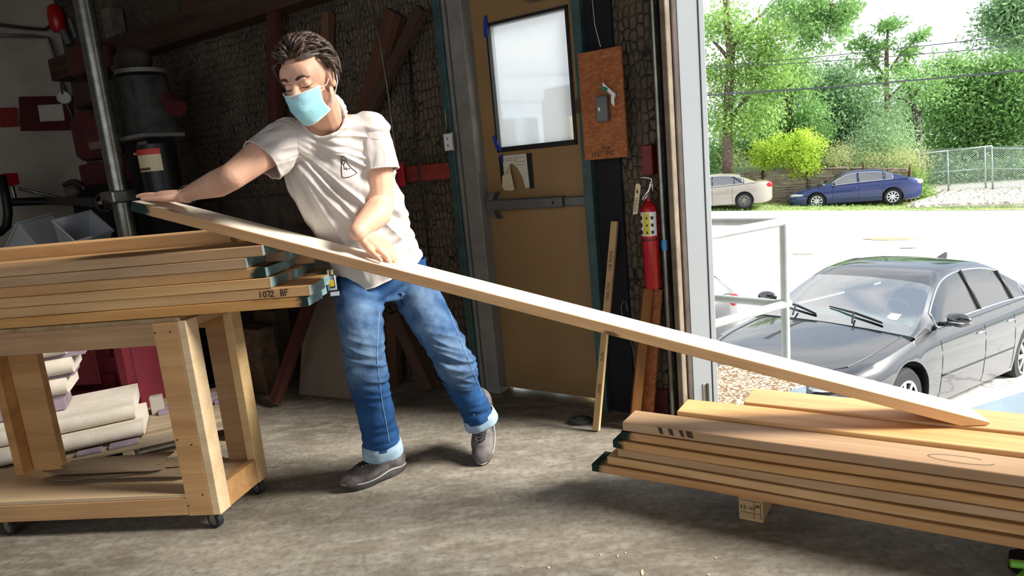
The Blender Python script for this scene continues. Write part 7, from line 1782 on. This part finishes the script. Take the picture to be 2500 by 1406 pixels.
# ---- boots
SUEDE = flat('grey_brown_suede', srgb(112, 104, 102), .85, c2=srgb(62, 56, 56), sc=26, bump=.35, bsc=90)
SOLE = flat('dark_rubber_sole', srgb(62, 60, 60), .75, c2=srgb(38, 36, 37), sc=18); PIPE_ = flat('pale_sole_piping', srgb(170, 164, 158), .7)
LACE = flat('boot_lace', srgb(40, 34, 32), .8)
def boot(lab, heel, d, pitch, ank, L_=.27, S=1.0):
    """heel: ground point under the heel, d: flat toe direction, pitch raises the heel about the ball"""
    d = V(d).normalized(); s_ = V((-d.y, d.x, 0)); M = Matrix(((d.x, s_.x, 0, heel.x), (d.y, s_.y, 0, heel.y), (0, 0, 1, heel.z), (0, 0, 0, 1)))
    if pitch: M = M @ Matrix.Translation((L_ * .94, 0, .004)) @ Matrix.Rotation(pitch, 4, 'Y') @ Matrix.Translation((-L_ * .94, 0, -.004))
    M = M @ Matrix.Scale(S, 4)
    g = MB(); k = L_ / .27
    g.ell((.035 * k, 0, .055), (V((.042, 0, 0)), V((0, .034, 0)), V((0, 0, .05))), 18, 12); g.ell((.10 * k, 0, .058), (V((.07, 0, -.01)), V((0, .036, 0)), V((0, 0, .045))), 18, 12)
    g.ell((.175 * k, 0, .045), (V((.075, 0, -.008)), V((0, .046, 0)), V((0, 0, .036))), 18, 12); g.ell((.218 * k, 0, .038), (V((.05, 0, 0)), V((0, .042, 0)), V((0, 0, .032))), 18, 12)
    g.cap((.055 * k, 0, .07), (.072 * k, 0, .185), .046, .053, 18); g.cap((.10 * k, 0, .085), (.075 * k, 0, .15), .036, .036, 14)
    me_ = evalmods(g, [('REMESH', dict(mode='VOXEL', voxel_size=.005)), ('SMOOTH', dict(factor=.6, iterations=5))])
    b = wrap(me_, 'boot', SUEDE, man); b.matrix_basis = M; b['label'] = lab
    def outl(e, n_=40):
        P_ = []
        for j in range(n_):
            t = 2 * pi * j / n_; x = .1325 * k + (.1375 * k + e) * cos(t); w_ = (.037 + .012 * max(0, x / (.27 * k)) ** 1.3 if x < .2 * k else .047) + e; P_.append((x, w_ * sin(t) * (1 - .06 * cos(t) ** 4) / max(.6, 1), ))
        return P_
    g = MB(); o1 = outl(0); rings = []
    for z, e in ((.0, -.004), (.003, .0), (.016, .002), (.024, .003), (.030, -.002)):
        rings.append([V((x, y, z + (.008 * max(0, (x / (.27 * k)) - .72) / .28 if True else 0) + (.007 * math.exp(-((x / (.27 * k) - .42) ** 2) / .012) if z < .01 else 0) + (.012 * math.exp(-((x / (.27 * k) - .3) ** 2) / .03) if z > .02 else 0))) for x, y in outl(e)])
    g.loft(rings); s2 = g.build('sole', SOLE, b, M.copy(), smooth=True, fix=True, angle=60)
    g = MB(); g.tube([r * 1 for r in rings[3]] + [rings[3][0]], .0022, 6, caps=False); g.build('sole_piping', PIPE_, s2, M.copy(), smooth=True)
    tr = BVHTree.FromPolygons([v_.co.copy() for v_ in me_.vertices], [tuple(p.vertices) for p in me_.polygons])
    def top(x, y): h = tr.ray_cast(V((x * k, y, .3)), V((0, 0, -1))); return (h[0] + V((0, 0, .002))) if h[0] else V((x * k, y, .09))
    g = MB(); st_ = [(.198, .013), (.184, .015), (.17, .017), (.156, .019), (.142, .02)]
    for i, (x, w_) in enumerate(st_):
        g.tube([top(x, -w_), top(x, 0) + V((0, 0, .003)), top(x - .006, w_)], .0024, 6)
        if i: g.tube([top(x, w_), top(x + .01, 0) + V((0, 0, .004)), top(st_[i - 1][0], -st_[i - 1][1])], .0022, 6)
    g.build('laces', LACE, b, M.copy(), smooth=True)
    for i, (x, w_) in enumerate(st_[1:]):
        for q in (-1, 1): g = MB(); g.sphere(top(x, q * (w_ + .003)), .0032, 8, 6); g.build('eyelet', CHROME, b, M.copy(), smooth=True)
    return b
hR = V((fR.x, fR.y, 0)) + V((.035, .02, .001)); boot('planted right boot, turned sideways', hR, dR, 0, Ran, .25, 1.08)
tL = G(1180, 1130); dL = V((-.10, -.99, 0)); boot('left boot on its toe, heel raised', V((tL.x, tL.y, .001)) - dL * .245, dL, .62, Lan, .25, 1.06)
# tape measure on the belt
tp = onsurf(J_TREE, 824, 680) or PY(815, 680, 2.55)
TP = PY(811, 686, 2.44); tm = thing('tape_measure', 'small tape measure with yellow face clipped at the man\'s hip', 'tape measure', TP)
mb = MB(); mb.box((TP.x - .02, TP.y - .012, TP.z - .035), (TP.x + .016, TP.y + .02, TP.z + .025)); mb.build('case', CHROME, tm, bevel=.004)
mb = MB(); mb.box((TP.x - .010, TP.y - .0135, TP.z - .018), (TP.x + .008, TP.y - .0122, TP.z + .006)); mb.build('yellow_face', flat('tape_yellow', srgb(236, 196, 30), .5), tm, bevel=.001)
mb = MB(); mb.box((TP.x - .012, TP.y - .008, TP.z + .0255), (TP.x - .006, TP.y + .01, TP.z + .042)); mb.box((TP.x + .001, TP.y - .008, TP.z + .0255), (TP.x + .007, TP.y + .01, TP.z + .042)); mb.build('belt_clip', CREAM, tm)
mb = MB(); mb.box((TP.x - .012, TP.y - .012, TP.z - .056), (TP.x + .022, TP.y + .01, TP.z - .036)); mb.build('hook', CHROME, tm, bevel=.003)
for o_ in (shirt, jeans): o_.parent = man
